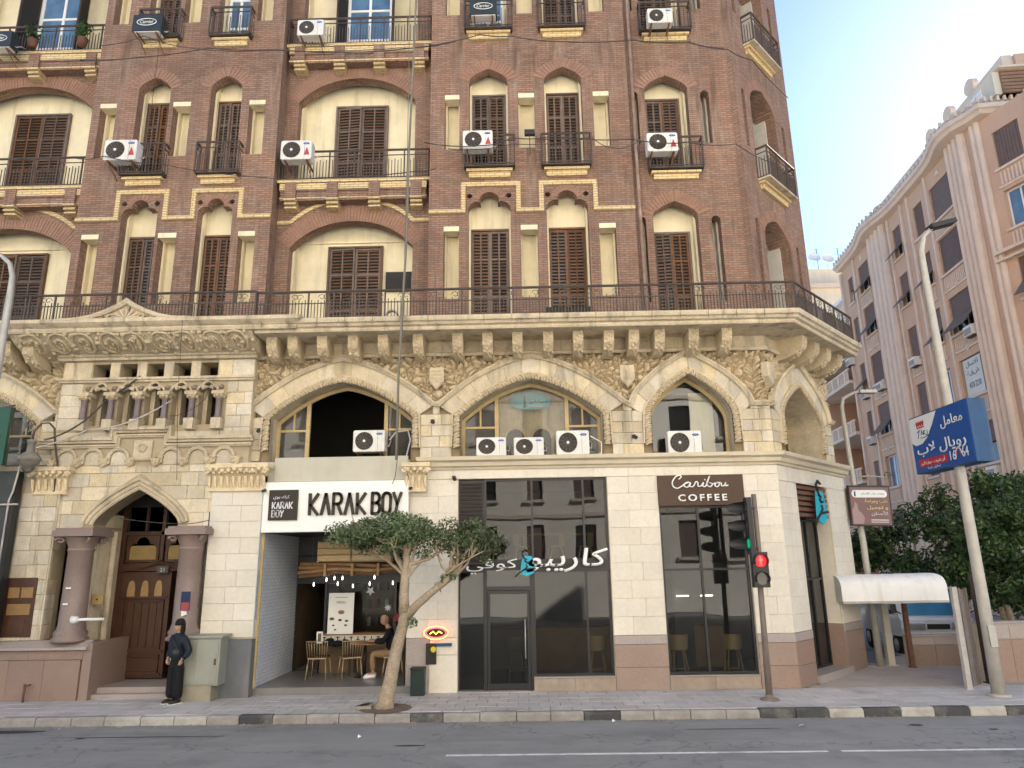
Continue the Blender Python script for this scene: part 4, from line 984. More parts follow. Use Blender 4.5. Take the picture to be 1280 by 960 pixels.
courses(FP, 5.66, 5.8, 1, cst(-10.7), cst(-9.4), .6, -.03); courses(FP, 5.66, 5.8, 1, cst(-7.95), cst(-6.25), .6, -.03)
# blind arcade on small brackets
bax = [-10.36, -9.76, -9.17, -7.98, -7.38, -6.77]
for x in bax:
    MB(FP).sweep([(x-.2, 5.08), (x-.2, 5.2)]+archtop(x, .2, 5.2, .19, 0)+[(x+.2, 5.2), (x+.2, 5.08)], [(-.02, .02), (-.02, -.06), (.03, -.09), (.055, -.06), (.055, .02)]).build('blind_arch', M['moulding'], BLD)
    MB(FP).plate([(x+.16, 5.05)]+list(reversed(archtop(x, .16, 5.2, .15, 0)))+[(x-.16, 5.05)], [], -.012, .02).build('stone_block', M['stone'], BLD, fix=False)
for i, x in enumerate([-10.66, -10.06, -9.47, -8.87, -8.28, -7.68, -7.08, -6.47]):
    m = MB(FP); m.poly([(x-.11, 5.18), (x+.11, 5.18), (x+.07, 5.04), (x, 4.99), (x-.07, 5.04)], -.13, .02, .02)
    for k in range(5): m.ball((x+random.uniform(-.06, .06), -.13, 5.1+random.uniform(-.05, .05)), .03, 6, 4)
    m.build('carved_bracket', M['carved'], BLD)
pl = MB(FP).block(-8.83, -8.41, -.07, .05, 5.13, 5.6, .02).build('stone_plaque', M['moulding'], BLD)
m = MB(FP)
for k in range(3): m.tube([(-8.62+.1*math.cos(a*.6+k*2.1)*(1-.04*a), -.09, 5.42+.09*math.sin(a*.6+k*2.1)) for a in range(8)], .015, 5)
m.build('plaque_monogram', M['carved'], pl); MB(FP).box(-8.8, -8.44, -.085, -.06, 5.17, 5.24).build('plaque_band', M['carved'], pl)
# ashlar round the door arch
dout = archtop(-8.62, 1.2, 3.72, 1.14, .62, 10)
def dl(z): return (xon(dout, z, -1) or -8.62) if z > 3.73 else -9.82
def dr(z): return (xon(dout, z, 1) or -8.62) if z > 3.73 else -7.42
courses(FP, 3.66, 4.86, 4, cst(-10.7), lambda z: dl(z)+.03, .42, -.02)
courses(FP, 3.66, 4.86, 4, lambda z: dr(z)-.03, cst(-6.25), .42, -.02)
courses(FP, 4.865, 5.03, 1, cst(-10.7), cst(-6.25), .42, -.02)
MB(FP).sweep(door_in, [(0, .5), (0, .02), (.03, -.02), (.06, -.03), (.08, .0), (.1, -.04), (.15, -.06), (.17, -.02), (.19, -.07), (.25, -.09), (.27, .02)]).build('door_arch_moulding', M['moulding'], BLD)
# pink granite columns flanking the door
def big_column(x, y):
    m = MB(); m.lathe([(.001, 1.3), (.36, 1.3), (.36, 1.36), (.31, 1.4), (.33, 1.45), (.32, 1.5), (.28, 1.54), (.285, 1.57), (.262, 1.62), (.255, 2.4), (.248, 3.15), (.27, 3.17), (.27, 3.2), (.25, 3.22)], x, y, 0, 24)
    c = m.build('door_column', M['column'], BLD)
    q = MB(); q.lathe([(.25, 3.2), (.265, 3.28), (.33, 3.42), (.37, 3.46)], x, y, 0, 20)
    for sx in (-1, 1):
        for sy in (-1, 1):
            P = [(x+sx*(.3+.07*math.cos(t*.8)*(1-t*.09)), y+sy*(.3+.07*math.cos(t*.8)*(1-t*.09)), 3.38+.07*math.sin(t*.8)*(1-t*.09)) for t in range(9)]; q.tube(P, .03, 5)
    q.build('capital', M['column'], c)
    q = MB(); q.box(x-.44, x+.44, y-.4, y+.42, 3.47, 3.6); q.box(x-.4, x+.4, y-.36, y+.4, 3.6, 3.65); q.build('abacus', M['column'], c)
    return c
big_column(-9.72, 15.75); big_column(-7.28, 15.75)
# plinths in polished pink granite, in slabs
def slabs(Mx, x0, x1, z0, z1, rows, length, y, mt, name='granite_slab', gap=.004, y1=None):
    h = (z1-z0)/rows; n = max(1, round((x1-x0)/length))
    for j in range(rows):
        for i in range(n):
            MB(Mx).block(x0+(x1-x0)*i/n+gap/2, x0+(x1-x0)*(i+1)/n-gap/2, y+random.uniform(-.0015, .0015), (y1 if y1 is not None else y+.06), z0+j*h+gap/2, z0+(j+1)*h-gap/2, .004).build(name, M[mt], BLD)
MB().box(-16, -9.3, 15.66, 16.3, .1, 1.28).build('plinth', M['granite'], BLD, fix=False)
slabs(FR(15.6), -11.6, -9.35, .15, .95, 1, .75, 0, 'granite', y1=.06); slabs(FR(15.58), -11.6, -9.3, .952, 1.14, 1, 1.1, 0, 'granite', y1=.08)
MB().add([(-16, 15.5, 1.15), (-9.2, 15.5, 1.15), (-9.2, 15.5, 1.2), (-16, 15.5, 1.2), (-16, 15.75, 1.33), (-9.2, 15.75, 1.33), (-16, 15.75, 1.15), (-9.2, 15.75, 1.15)], [(0, 1, 2, 3), (3, 2, 5, 4), (0, 1, 7, 6), (1, 2, 5, 7)]).build('plinth_coping', M['granite_light'], BLD)
slabs(frame(-9.349, 15.6, 90), 0, .06, .15, 1.14, 1, .5, 0, 'granite')
MB().box(-9.3, -9.12, 15.6, 17.0, .15, 1.28).build('plinth_return', M['granite'], BLD, fix=False)
# recess walls beside the columns, pier at the far left
MB().box(-10.0, -9.56, 16.05, 16.3, .2, 3.7).build('recess_wall', M['moulding'], BLD, fix=False)
MB().box(-7.68, -6.9, 16.05, 16.3, .2, 3.7).build('recess_wall', M['moulding'], BLD, fix=False)
courses(FR(16.05), 1.33, 3.6, 8, cst(-9.95), cst(-9.58), .37, -.02, .02)
courses(FR(15.72), 1.33, 4.44, 10, cst(-11.2), cst(-10.38), .42, -.02, .3)
courses(frame(-10.36, 15.72, 90), 1.33, 4.44, 10, cst(0.0), cst(.33), .4, -.0, .03)
MB().box(-13.2, -10.38, 15.75, 16.3, 1.28, 5.05).build('pier', M['moulding'], BLD, fix=False)
def pilaster_cap(x0, x1, yf, z0, z1, name='pilaster_capital'):
    m = MB(FR(yf)); h = z1-z0
    m.box(x0+.03, x1-.03, -.02, .35, z0+.02, z0+h*.6)
    m.add([(x0+.03, -.03, z0+h*.55), (x1-.03, -.03, z0+h*.55), (x1+.06, -.14, z0+h*.85), (x0-.06, -.14, z0+h*.85), (x0+.03, .3, z0+h*.55), (x1-.03, .3, z0+h*.55), (x1+.06, .3, z0+h*.85), (x0-.06, .3, z0+h*.85)], [(0, 1, 2, 3), (1, 5, 6, 2), (0, 4, 7, 3)])
    m.box(x0-.1, x1+.1, -.18, .35, z0+h*.85, z1); m.box(x0-.01, x1+.01, -.06, .35, z0-.04, z0+.02)
    c = m.build(name, M['cap_stone'], BLD)
    q = MB(FR(yf)); n = int((x1-x0)/.13)
    for i in range(n+1):
        x = x0+(x1-x0)*i/n
        q.tube([(x, -.04, z0+.05), (x-.015, -.06, z0+h*.3), (x, -.1, z0+h*.52), (x, -.07, z0+h*.5)], [.03, .04, .035, .01], 5)
        q.ball((x+.03, -.15, z0+h*.74+random.uniform(-.02, .03)), .055, 7, 5); q.ball((x-.04, -.12, z0+h*.66), .04, 6, 4)
    for x in (x0-.04, x1+.04):
        q.tube([(x+.07*math.cos(t*.8)*(1-t*.08), -.15, z0+h*.7+.07*math.sin(t*.8)*(1-t*.08)) for t in range(10)], .03, 5)
    q.build('capital_leaves', M['cap_stone'], c, fix=False); return c
M['cap_stone'] = mat('cap_stone', (.70, .58, .38), .8, .15, 4, fine=.12, fscale=22, dirt=(.35, .27, .17), dirt_amt=.35, bump=.2)
pilaster_cap(-10.95, -10.2, 15.72, 4.44, 5.0)
pilaster_cap(-7.0, -5.78, 15.75, 4.45, 5.0); pilaster_cap(-2.62, -2.2, 15.85, 4.38, 4.98)
# boarded service door on the pier
sdp = MB(FR(15.68)).box(-11.2, -10.55, 0, .05, 1.4, 2.62).build('service_hatch', M['door_wood'], BLD)
for (a, b, c, d, mt) in ((-11.14, -10.9, 2.2, 2.42, 'wood_light'), (-10.86, -10.6, 2.2, 2.42, 'wood_light'), (-11.12, -10.62, 1.85, 2.08, 'wood_light'), (-11.05, -10.7, 1.46, 1.76, 'door_wood'), (-11.0, -10.8, 2.1, 2.19, 'door_wood')):
    M.setdefault('wood_light', mat('wood_light', (.28, .17, .07), .6, .2, 4)); MB(FR(15.68)).block(a, b, -.02, .01, c, d, .01).build('hatch_panel', M[mt], sdp)
# ---------- entrance door in its deep recess
MB().box(-10.7, -10.36, 16.2, 17.2, .2, 4).build('recess_side', M['moulding'], BLD, fix=False)
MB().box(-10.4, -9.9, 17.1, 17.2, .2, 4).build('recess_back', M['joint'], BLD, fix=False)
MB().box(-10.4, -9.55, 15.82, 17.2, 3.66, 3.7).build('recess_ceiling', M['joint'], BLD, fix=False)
MB().box(-9.6, -9.57, 16.3, 17.1, .2, 4.0).build('recess_side', M['moulding'], BLD, fix=False)
MB().box(-7.67, -7.64, 16.3, 17.1, .2, 4.0).build('recess_side', M['moulding'], BLD, fix=False)
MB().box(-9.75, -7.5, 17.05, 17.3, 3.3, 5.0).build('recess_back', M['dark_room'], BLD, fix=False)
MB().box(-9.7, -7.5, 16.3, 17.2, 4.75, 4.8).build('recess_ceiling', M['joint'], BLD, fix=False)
for x in (-9.5, -7.8): MB().lathe([(.07, .3), (.07, 3.6)], x, 16.6, 0, 10).build('recess_shaft', M['moulding'], BLD)
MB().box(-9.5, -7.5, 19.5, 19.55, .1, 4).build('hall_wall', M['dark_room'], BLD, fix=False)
FD = FR(17.0)
dr_ = MB(FD); 
for (a, b, c, d) in ((-9.58, -9.46, .35, 4.3), (-7.72, -7.6, .35, 4.3), (-9.46, -7.72, 2.72, 2.9), (-9.46, -7.72, 3.55, 3.62), (-8.62, -8.54, 2.9, 4.25), (-9.02, -8.98, 3.62, 4.2), (-8.2, -8.16, 3.62, 4.2)): dr_.box(a, b, 0, .1, c, d)
frm = dr_.build('door_frame', M['door_wood'], BLD)
for (a, b, c, d, arch) in ((-9.42, -8.66, 2.92, 3.53, 1), (-8.5, -7.76, 2.92, 3.53, 1), (-9.42, -9.04, 3.64, 4.2, 0), (-8.96, -8.64, 3.64, 4.2, 0), (-8.52, -8.22, 3.64, 4.2, 0), (-8.14, -7.76, 3.64, 4.2, 0)):
    MB(FD).box(a, b, .05, .06, c, d).build('transom_panel', M['amber'] if 'amber' in M else M['yellow_paint'], frm, fix=False)
    if arch:
        m = MB(FD); m.plate(rect(a, b, c, d), [trefoil(a+.06, b-.06, c+.06, d-.03)], .02, .05); m.build('transom_tracery', M['door_wood'], frm, fix=False)
MB(FD).sweep([(-9.5, 2.74), (-9.2, 2.76), (-8.8, 2.86), (-8.6, 2.92), (-8.4, 2.86), (-8.0, 2.76), (-7.68, 2.74)], [(-.03, .02), (-.03, -.07), (.04, -.09), (.05, .02)]).build('door_hood', M['door_wood'], frm)
lf = MB(FD).box(-9.46, -8.3, .02, .08, .38, 2.7).build('door_leaf', M['door_wood'], BLD)
for i in range(3):
    x = -9.2+i*.32; MB(FD).plate([(x+.09, 2.15), (x+.09, 2.3)]+[(x+.07*math.cos(t), 2.42+.09*math.sin(t)) for t in (0, .6, 1.2, 1.9, 2.5, 3.1)]+[(x-.09, 2.3), (x-.09, 2.15)], [], -.003, .03).build('door_glass', M['amber2'], lf, fix=False)
for (c, d) in ((1.0, 2.05), (.5, .85)): 
    MB(FD).sweep([(-9.34, c), (-8.42, c), (-8.42, d), (-9.34, d)], [(-.03, .03), (-.02, -.02), (.02, -.02), (.03, .03)], closed=True).build('door_moulding', M['door_wood'], lf)
for i in range(5): MB(FD).box(-9.28+i*.175, -9.26+i*.175, -.008, .03, 1.05, 2.0).build('door_reed', M['door_wood'], lf, fix=False)
for z in (.43, .93, 2.1): MB(FD).box(-9.42, -8.34, -.012, .02, z, z+.05).build('door_rail', M['door_wood'], lf, fix=False)
MB(FD).box(-8.3, -8.28, .0, .9, .38, 2.7).build('door_leaf', M['door_wood'], BLD)
st = MB().box(-9.12, -7.4, 15.95, 17.2, .1, .35).build('doorstep', M['granite_light'], BLD); MB().box(-9.12, -7.4, 15.75, 16.1, .1, .24).build('doorstep', M['granite_light'], BLD)
npl = MB(FR(16.93)).block(-8.6, -8.33, -.03, .05, 2.66, 2.83, .01).build('number_plate', flat('plate_grey', '55524c'), BLD)
text('21', 'lettering', flat('dull_white', 'c9c5ba'), npl, FR(16.9) @ Matrix.Translation((-8.52, 0, 2.7)), h=.09, depth=.004)
# the small things fixed to the portal columns
# smooth pilaster right of the portal
courses(FR(15.75), 1.33, 4.44, 9, cst(-6.95), cst(-5.82), .58, -.0, .05, 'cladding', 'cladding_slab', .004, .004, .001)
courses(frame(-5.81, 15.75, 90), 1.33, 4.44, 9, cst(0), cst(.35), .4, -.0, .03, 'pale_blue', 'cladding_slab', .004, .004, .001) if 'pale_blue' in M else None
MB().box(-6.95, -5.81, 15.79, 16.4, .1, 5.05).build('pier', M['cladding'], BLD, fix=False)
MB().box(-6.98, -5.8, 15.68, 16.0, .15, 1.3).build('pilaster_base', M['base_grey'], BLD)
# ================================================================ TEA SHOP (open front with white sign)
kx0, kx1 = -5.78, -2.62
MB().box(-6.2, -2.6, 15.98, 16.4, 4.6, 5.08).build('fascia_backing', M['fascia'], BLD, fix=False)
MB(FR(15.94)).block(-5.66, -2.63, 0, .05, 4.62, 5.17, .01).build('grey_fascia', M['fascia'], BLD)
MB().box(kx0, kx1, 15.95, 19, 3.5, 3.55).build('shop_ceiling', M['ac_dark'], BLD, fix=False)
MB().box(kx0-.6, kx1+.4, 14.9+1.05, 23, .1, .3).build('shop_floor', M['shop_floor'], BLD, fix=False)
# glazed white brick side wall: bricks are real pieces joined beyond the nearest
wl = MB().box(kx0-.1, kx0, 16.0, 18.4, .3, 3.5).build('side_wall', M['tile_joint'], BLD, fix=False)
Fs = frame(kx0, 16.0, 90)
mm = MB(Fs); nrow = 0; z = .31
while z < 3.45:
    x = .0 if nrow % 2 else -.12
    while x < 2.38:
        a, b = max(0, x), min(2.4, x+.236)
        if b-a > .05: mm.block(a, b, -.012+random.uniform(-.002, .002), .005, z, z+.071, .004)
        x += .24
    z += .076; nrow += 1
mm.build('glazed_bricks', M['glazed_brick'], BLD, kind='stuff', fix=False)
MB().box(kx0-.04, kx0+.02, 15.9, 15.96, .3, 3.5).build('corner_trim', M['yellow_paint'], BLD)
# right flank and back
MB().box(kx1, kx1+.1, 16, 23, .3, 3.5).build('side_wall', M['dark_room'], BLD, fix=False)
MB().box(kx0-.1, kx1, 22.6, 22.7, .3, 3.5).build('back_wall', M['back_brown'], BLD, fix=False)
MB().box(kx0-.1, kx0, 18.4, 22.7, .3, 3.5).build('side_wall', M['back_brown'], BLD, fix=False)
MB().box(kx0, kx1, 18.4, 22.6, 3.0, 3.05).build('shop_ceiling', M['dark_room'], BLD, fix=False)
g = MB(FR(18.4)); 
for (a, b, c, d) in ((kx0, kx1, 2.35, 2.42), (-5.78, -5.74, .3, 2.35), (-5.05, -5.0, .3, 2.35), (-3.3, -3.25, .3, 2.35), (kx0, kx1, .3, .34)): g.box(a, b, 0, .05, c, d)
gw = g.build('shop_window', M['black_metal'], BLD); MB(FR(18.42)).box(-5.0, -3.3, 0, .006, .34, 2.35).build('pane', M['glass_in'], gw, fix=False)
MB(FR(18.4)).box(kx0, kx1, 0.02, .05, 2.42, 3.5).build('header_panel', M['black_metal'], BLD, fix=False)
# ================================================================ COFFEE SHOP FRONT
MB(F16).plate(rect(-2.6, 5.66, .1, 4.85), [rect(-1.49, 1.83, .12, 4.62), rect(2.97, 4.86, .44, 4.62)], .02, .35).build('shop_wall', M['tile_joint2'], BLD, fix=False)
MB().box(-2.62, -2.6, 16.0, 16.4, .15, 4.85).build('shop_wall_return', M['cladding'], BLD, fix=False)
def clad(Mx, x0, x1, z0, z1, rows, length, y=-.01): courses(Mx, z0, z1, rows, cst(x0), cst(x1), length, y, .018, 'cladding', 'cladding_slab', .003, .003, .0008)
clad(F16, -2.6, -1.5, 1.25, 4.62, 9, .56); clad(F16, 1.84, 2.96, 1.25, 4.62, 9, .56); clad(F16, 4.87, 5.655, 1.25, 4.62, 9, .42)
clad(F16, -2.2, 5.655, 4.625, 4.83, 1, .8)
slabs(F16, -2.1, -1.5, .15, .9, 1, .6, -.02, 'cladding', 'cladding_slab', y1=.018); slabs(F16, -2.6, -2.1, .15, 1.245, 2, .6, -.02, 'granite_light', y1=.018); slabs(F16, -2.09, -1.5, .905, 1.245, 1, .6, -.02, 'cladding', 'cladding_slab', y1=.018)
for x0, x1, n in ((1.84, 2.96, 1.2), (4.87, 5.66, 1)):
    slabs(F16, x0, x1, .15, 1.06, 2, n, -.02, 'granite', y1=.018); slabs(F16, x0, x1, 1.065, 1.245, 1, n, -.022, 'granite_light', y1=.018)
slabs(F16, .12, 1.835, .15, .41, 1, .86, -.012, 'marble', 'marble_slab', y1=.3); slabs(F16, 2.965, 4.865, .15, .41, 1, .95, -.012, 'marble', 'marble_slab', y1=.3)
MB(F16).box(.12, 1.835, -.03, .1, .415, .44).build('window_ledge', M['granite_light'], BLD); MB(F16).box(2.965, 4.865, -.03, .1, .415, .44).build('window_ledge', M['granite_light'], BLD)
# shop cornice running round the corner
pe = CH @ Vector((4.05, 0, 0))
MB().sweep([(-2.15, 16.02), (-2.15, 16), (5.65, 16), (pe.x, pe.y)], [(0, 4.83), (.05, 4.83), (.07, 4.88), (.14, 4.9), (.17, 4.98), (.26, 5.02), (.28, 5.1), (0, 5.13)], 'xy').build('shop_cornice', M['cornice_cream'], BLD)
# black framed windows
def black_window(Mx, x0, x1, z0, z1, vs_, hs, y=.08, t=.05, panes='glass_shop'):
    m = MB(Mx)
    m.box(x0, x0+t, y, y+.07, z0, z1); m.box(x1-t, x1, y, y+.07, z0, z1); m.box(x0+t, x1-t, y, y+.07, z1-t, z1); m.box(x0+t, x1-t, y, y+.07, z0, z0+t)
    for x in vs_: m.box(x-t/2, x+t/2, y+.003, y+.067, z0+t, z1-t)
    for z in hs: m.box(x0+t, x1-t, y+.006, y+.064, z-t/2, z+t/2)
    wn = m.build('shop_window', M['black_metal'], BLD, fix=False)
    xs = [x0+t]+[v for v in vs_]+[x1-t]; zs = [z0+t]+list(hs)+[z1-t]
    for a, b in zip(xs[:-1], xs[1:]):
        for c, d in zip(zs[:-1], zs[1:]):
            yy = y+.035+random.uniform(-.003, .003)
            m2 = MB(Mx @ Matrix.Translation(((a+b)/2, yy, (c+d)/2)) @ Matrix.Rotation(R(random.uniform(-.25, .25)), 4, 'Z') @ Matrix.Rotation(R(random.uniform(-.25, .25)), 4, 'X'))
            m2.add([(-(b-a)/2, 0, -(d-c)/2), ((b-a)/2, 0, -(d-c)/2), ((b-a)/2, 0, (d-c)/2), (-(b-a)/2, 0, (d-c)/2)], [(0, 1, 2, 3)]).build('pane', M[panes], wn, fix=False)
    return wn
black_window(F16, .13, 1.83, .44, 2.62, (1.3,), ())
black_window(F16, -.92, 1.83, 2.8, 4.62, (.15, 1.3), ())
MB(F16).box(-.93, 1.82, .1, .16, 2.62, 2.8).build('window_band', M['black_metal'], BLD)
sw = black_window(F16, 2.97, 4.86, .44, 3.95, (3.83,), (2.58,))
# louvred panel left of the upper window
lv = MB(F16).box(-1.49, -.93, .12, .16, .15, 4.6).build('louvre_panel', M['black_metal'], BLD, fix=False)
z = 2.62
while z < 4.55:
    MB(F16).add([(-1.46, .03, z), (-.96, .03, z), (-.96, .11, z+.05), (-1.46, .11, z+.05)], [(0, 1, 2, 3)]).build('louvre', M['louvre_brown'], lv, fix=False); z += .085
# the glass door
dm = MB(F16); 
for (a, b, c, d) in ((-.93, -.87, .15, 2.62), (.07, .13, .15, 2.62), (-.87, .07, 2.2, 2.28)): dm.box(a, b, .08, .16, c, d)
dfr = dm.build('shop_door_frame', M['black_metal'], BLD, fix=False)
dl_ = MB(F16)
for (a, b, c, d) in ((-.86, -.8, .18, 2.19), (.0, .06, .18, 2.19), (-.8, .0, 2.12, 2.19), (-.8, 0, .18, .3)): dl_.box(a, b, .1, .15, c, d)
dl2 = dl_.build('glass_door', M['black_metal'], BLD, fix=False)
MB(F16).box(-.8, 0, .12, .128, .3, 2.12).build('pane', M['glass_shop'], dl2, fix=False); MB(F16).tube([(-.05, .04, .8), (-.05, .04, 1.6)], .014, 6).build('door_handle', M['galv'], dl2)
MB(F16).box(-.87, .07, .115, .12, 2.28, 2.62).build('pane', M['glass_shop'], dfr, fix=False)
MB(F16).box(-1.49, .13, -.05, .5, .1, .17).build('door_sill', M['granite_light'], BLD)
MB(F16).box(-1.45, -.95, .1, .11, .2, 2.58).build('pane', M['glass_shop'], dfr, fix=False)
# interior of the coffee shop
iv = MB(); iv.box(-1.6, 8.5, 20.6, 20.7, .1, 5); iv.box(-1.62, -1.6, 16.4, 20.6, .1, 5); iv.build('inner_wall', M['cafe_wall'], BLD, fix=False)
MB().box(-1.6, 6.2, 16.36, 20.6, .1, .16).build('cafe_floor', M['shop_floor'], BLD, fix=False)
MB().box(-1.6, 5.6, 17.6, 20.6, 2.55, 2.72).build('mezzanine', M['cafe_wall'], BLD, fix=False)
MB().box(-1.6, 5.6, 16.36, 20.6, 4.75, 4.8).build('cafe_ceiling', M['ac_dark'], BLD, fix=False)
MB().box(-1.3, 5.0, 19.2, 19.7, .16, 1.15).build('service_counter', M['wood_counter'], BLD, fix=False)
# ---------- chamfer shop door
MB(CH).plate(rect(0, 4.05, .1, 4.85), [rect(.95, 2.82, .12, 4.5)], .02, .6).build('shop_wall', M['tile_joint2'], BLD, fix=False)
clad(CH, .0, .94, 1.25, 4.48, 9, .47); clad(CH, 2.83, 4.05, 1.25, 4.48, 9, .6); clad(CH, 0.0, 4.05, 4.485, 4.83, 1, .7)
for x0, x1 in ((0, .94), (2.83, 4.05)):
    slabs(CH, x0, x1, .1, 1.06, 2, 1.3, -.02, 'granite', y1=.018); slabs(CH, x0, x1, 1.065, 1.245, 1, 1.3, -.022, 'granite_light', y1=.018)
MB(CH).box(2.815, 2.818, .03, .6, 1.25, 4.5).build('door_reveal', M['cladding'], BLD, fix=False); MB(CH).box(2.805, 2.814, .0, .6, .15, 1.25).build('door_reveal', M['granite'], BLD, fix=False)
black_window(CH, .96, 2.81, .3, 3.7, (1.5, 2.15), (2.3,), y=.35)
MB(CH).box(.9, 2.9, -.1, .6, .08, .3).build('doorstep', M['granite_light'], BLD)
lp = MB(CH).box(.96, 2.8, .1, .14, 3.7, 4.5).build('louvre_panel', M['black_metal'], BLD, fix=False)
for k in range(6): MB(CH).box(.96, 2.8, .03, .1, 3.73+k*.128, 3.81+k*.128).build('louvre', M['louvre_wood'], lp, fix=False)
MB().add([(pe.x, pe.y, 0), (pe.x-.2, pe.y+6, 0), (pe.x-.2, pe.y+6, 5), (pe.x, pe.y, 5)], [(0, 1, 2, 3)]).build('side_wall', M['cladding'], BLD, fix=False)
MB(CH).box(.5, 3.2, 3.2, 3.25, .1, 5).build('inner_wall', M['cafe_wall'], BLD, fix=False)
rebase(BLD, (-3, 18, .15))
# ================================================================ GROUND
def setting(name, mb, mt):
    o = mb.build(name, M[mt], fix=False); o['kind'] = 'structure'; return o
setting('ground', MB().add([(-400, -400, -.03), (400, -400, -.03), (400, 600, -.03), (-400, 600, -.03)], [(0, 1, 2, 3)]), 'asphalt')
setting('road', MB().add([(-60, -3, 0), (60, -3, 0), (60, 13.9, 0), (-60, 13.9, 0)], [(0, 1, 2, 3)]), 'asphalt')
# pavement: bed, kerb stones and paving slabs
pav = setting('pavement', MB().box(-40, 30, 14.02, 16.2, -.02, .139).box(5.0, 30, 16.2, 22, -.02, .139), 'joint_grey')
kx = -16.0; i = 0; random.seed(5)
while kx < 14:
    l = .62+random.uniform(-.03, .05)
    if kx < -8.2: mt = 'kerb_grey'
    elif kx < -6.0: mt = 'kerb_white'
    elif kx < 4.6: mt = 'kerb_black' if i % 5 == 2 else 'kerb_grey'
    else: mt = 'kerb_black' if (i//1) % 2 else 'kerb_white'
    dz = random.uniform(-.008, .008)
    MB(Matrix.Translation((kx, 13.9, 0)) @ Matrix.Rotation(R(random.uniform(-.4, .4)), 4, 'Z')).add([(0, .0, -.02), (l-.015, 0, -.02), (l-.015, .0, .105+dz), (0, 0, .105+dz), (0, .035, .145+dz), (l-.015, .035, .145+dz), (l-.015, .15, .148+dz), (0, .15, .148+dz), (0, .15, -.02), (l-.015, .15, -.02)],
        [(0, 1, 2, 3), (3, 2, 5, 4), (4, 5, 6, 7), (0, 3, 4, 7, 8), (1, 9, 6, 5, 2)]).build('kerb_stone', M[mt], pav)
    kx += l; i += 1
cache = {}
def paver(w, d, mt):
    k = (round(w, 3), round(d, 3), mt)
    if k not in cache:
        me = MB().add([(0, 0, 0), (w, 0, 0), (w, d, 0), (0, d, 0), (.006, .006, .012), (w-.006, .006, .012), (w-.006, d-.006, .012), (.006, d-.006, .012)], [(4, 5, 6, 7), (0, 1, 5, 4), (1, 2, 6, 5), (2, 3, 7, 6), (3, 0, 4, 7)]).mesh('paving_slab'); me.materials.append(M[mt]); cache[k] = me
    return cache[k]
cnt = 0; far = MB()
rows = [14.06, 14.46, 14.86, 15.26, 15.66]
for j, y in enumerate(rows):
    x = -15.6+(.2 if j % 2 else 0)
    while x < 12:
        if cnt < 296 and abs(x+1) < 11.6: link('paving_slab', paver(.394, .394, 'pave'), pav, Matrix.Translation((x, y, .138+random.uniform(-.0015, .003)))); cnt += 1
        else: far.box(x, x+.394, y, y+.394, .13, .15)
        x += .4
for x in [5.9+.4*i for i in range(26)]:
    for y in [16.06+.4*j for j in range(14)]: 
        if (Vector((x, y))-Vector((5.65, 16))).dot(ndir) > -.1: far.box(x, x+.394, y, y+.394, .13, .15+random.uniform(-.001, .002))
far.build('far_paving', M['pave_brown'], pav, kind='stuff', fix=False)
# worn lane line
ll = MB()
for a, b in ((-1.25, 4.4), (4.6, 9.5)):
    n = 30; top = []; bot = []
    for k in range(n+1):
        x = a+(b-a)*k/n; top.append((x, 11.62+random.uniform(-.006, .006), .004)); bot.append((x, 11.53+random.uniform(-.006, .006), .004))
    ll.add(bot+top, [(i, i+1, n+2+i, n+1+i) for i in range(n)])
setting('lane_line', ll, 'line')
# asphalt patches and gutter grime
gp = MB(); random.seed(21)
for (x, y, rx, ry) in ((-9.5, 13.5, 1.1, .14), (-1.9, 12.2, .28, .05), (-6.5, 13.0, 1.6, .03), (3.5, 13.1, .9, .03)):
    P = [(x+rx*math.cos(t*.524)*random.uniform(.8, 1.1), y+ry*math.sin(t*.524)*random.uniform(.7, 1.1), .003) for t in range(12)]; gp.add(P, [tuple(range(12))])
setting('asphalt_patches', gp, 'tar')
# litter on the road
for (px, py, s_) in ((417, 906, .07), (449, 923, .03), (767, 903, .03), (1004, 909, .07), (375, 900, .04)):
    d = ray(px, py); t = -CAM_H/d.z; q = d*t
    m = MB(Matrix.Translation((q.x, q.y, .01)) @ Matrix.Rotation(random.uniform(0, 3), 4, 'Z')); m.add([(-s_, -s_*.6, 0), (s_, -s_*.4, .02), (s_*.8, s_*.6, .0), (-s_*.6, s_*.5, .05), (0, 0, .04)], [(0, 1, 4), (1, 2, 4), (2, 3, 4), (3, 0, 4)])
    tag(m.build('litter', flat('paper', 'd8d6d0'), fix=False), {417: 'crumpled white paper scrap on the road in front of the tree', 449: 'tiny white scrap on the road right of the tree base', 767: 'small pale scrap in the gutter below the coffee shop pillar', 1004: 'flattened white scrap on the road right of the traffic light', 375: 'small white scrap in the gutter left of the tree'}[px], 'litter')

# iron drain cover in the gutter and oil spots, modelled flat on the road
random.seed(77); os_ = MB()
for k in range(8):
    x, y, r_ = random.uniform(-9, 9), random.uniform(10.6, 13.6), random.uniform(.02, .09)
    os_.add([(x+r_*1.6*math.cos(t*.785)*random.uniform(.7, 1.2), y+r_*math.sin(t*.785)*random.uniform(.7, 1.2), .0035) for t in range(8)], [tuple(range(8))])
setting('oil_spots', os_, 'tar')
gr = MB()
for k in range(420):
    x, y, r_ = random.uniform(-11, 10), 13.88-abs(random.gauss(0, .09)), random.uniform(.008, .025); gr.add([(x-r_, y-r_, .004), (x+r_, y-r_*.6, .004), (x+r_*.6, y+r_, .004), (x-r_*.7, y+r_*.6, r_+.004)], [(0, 1, 2), (0, 1, 3), (1, 2, 3), (2, 0, 3)])
go_ = gr.build('gutter_gravel', M['base_conc'], None, kind='stuff', fix=False); go_['label'] = 'grit and small gravel lying in the gutter along the kerb'; go_['category'] = 'gravel'
lf_ = MB()
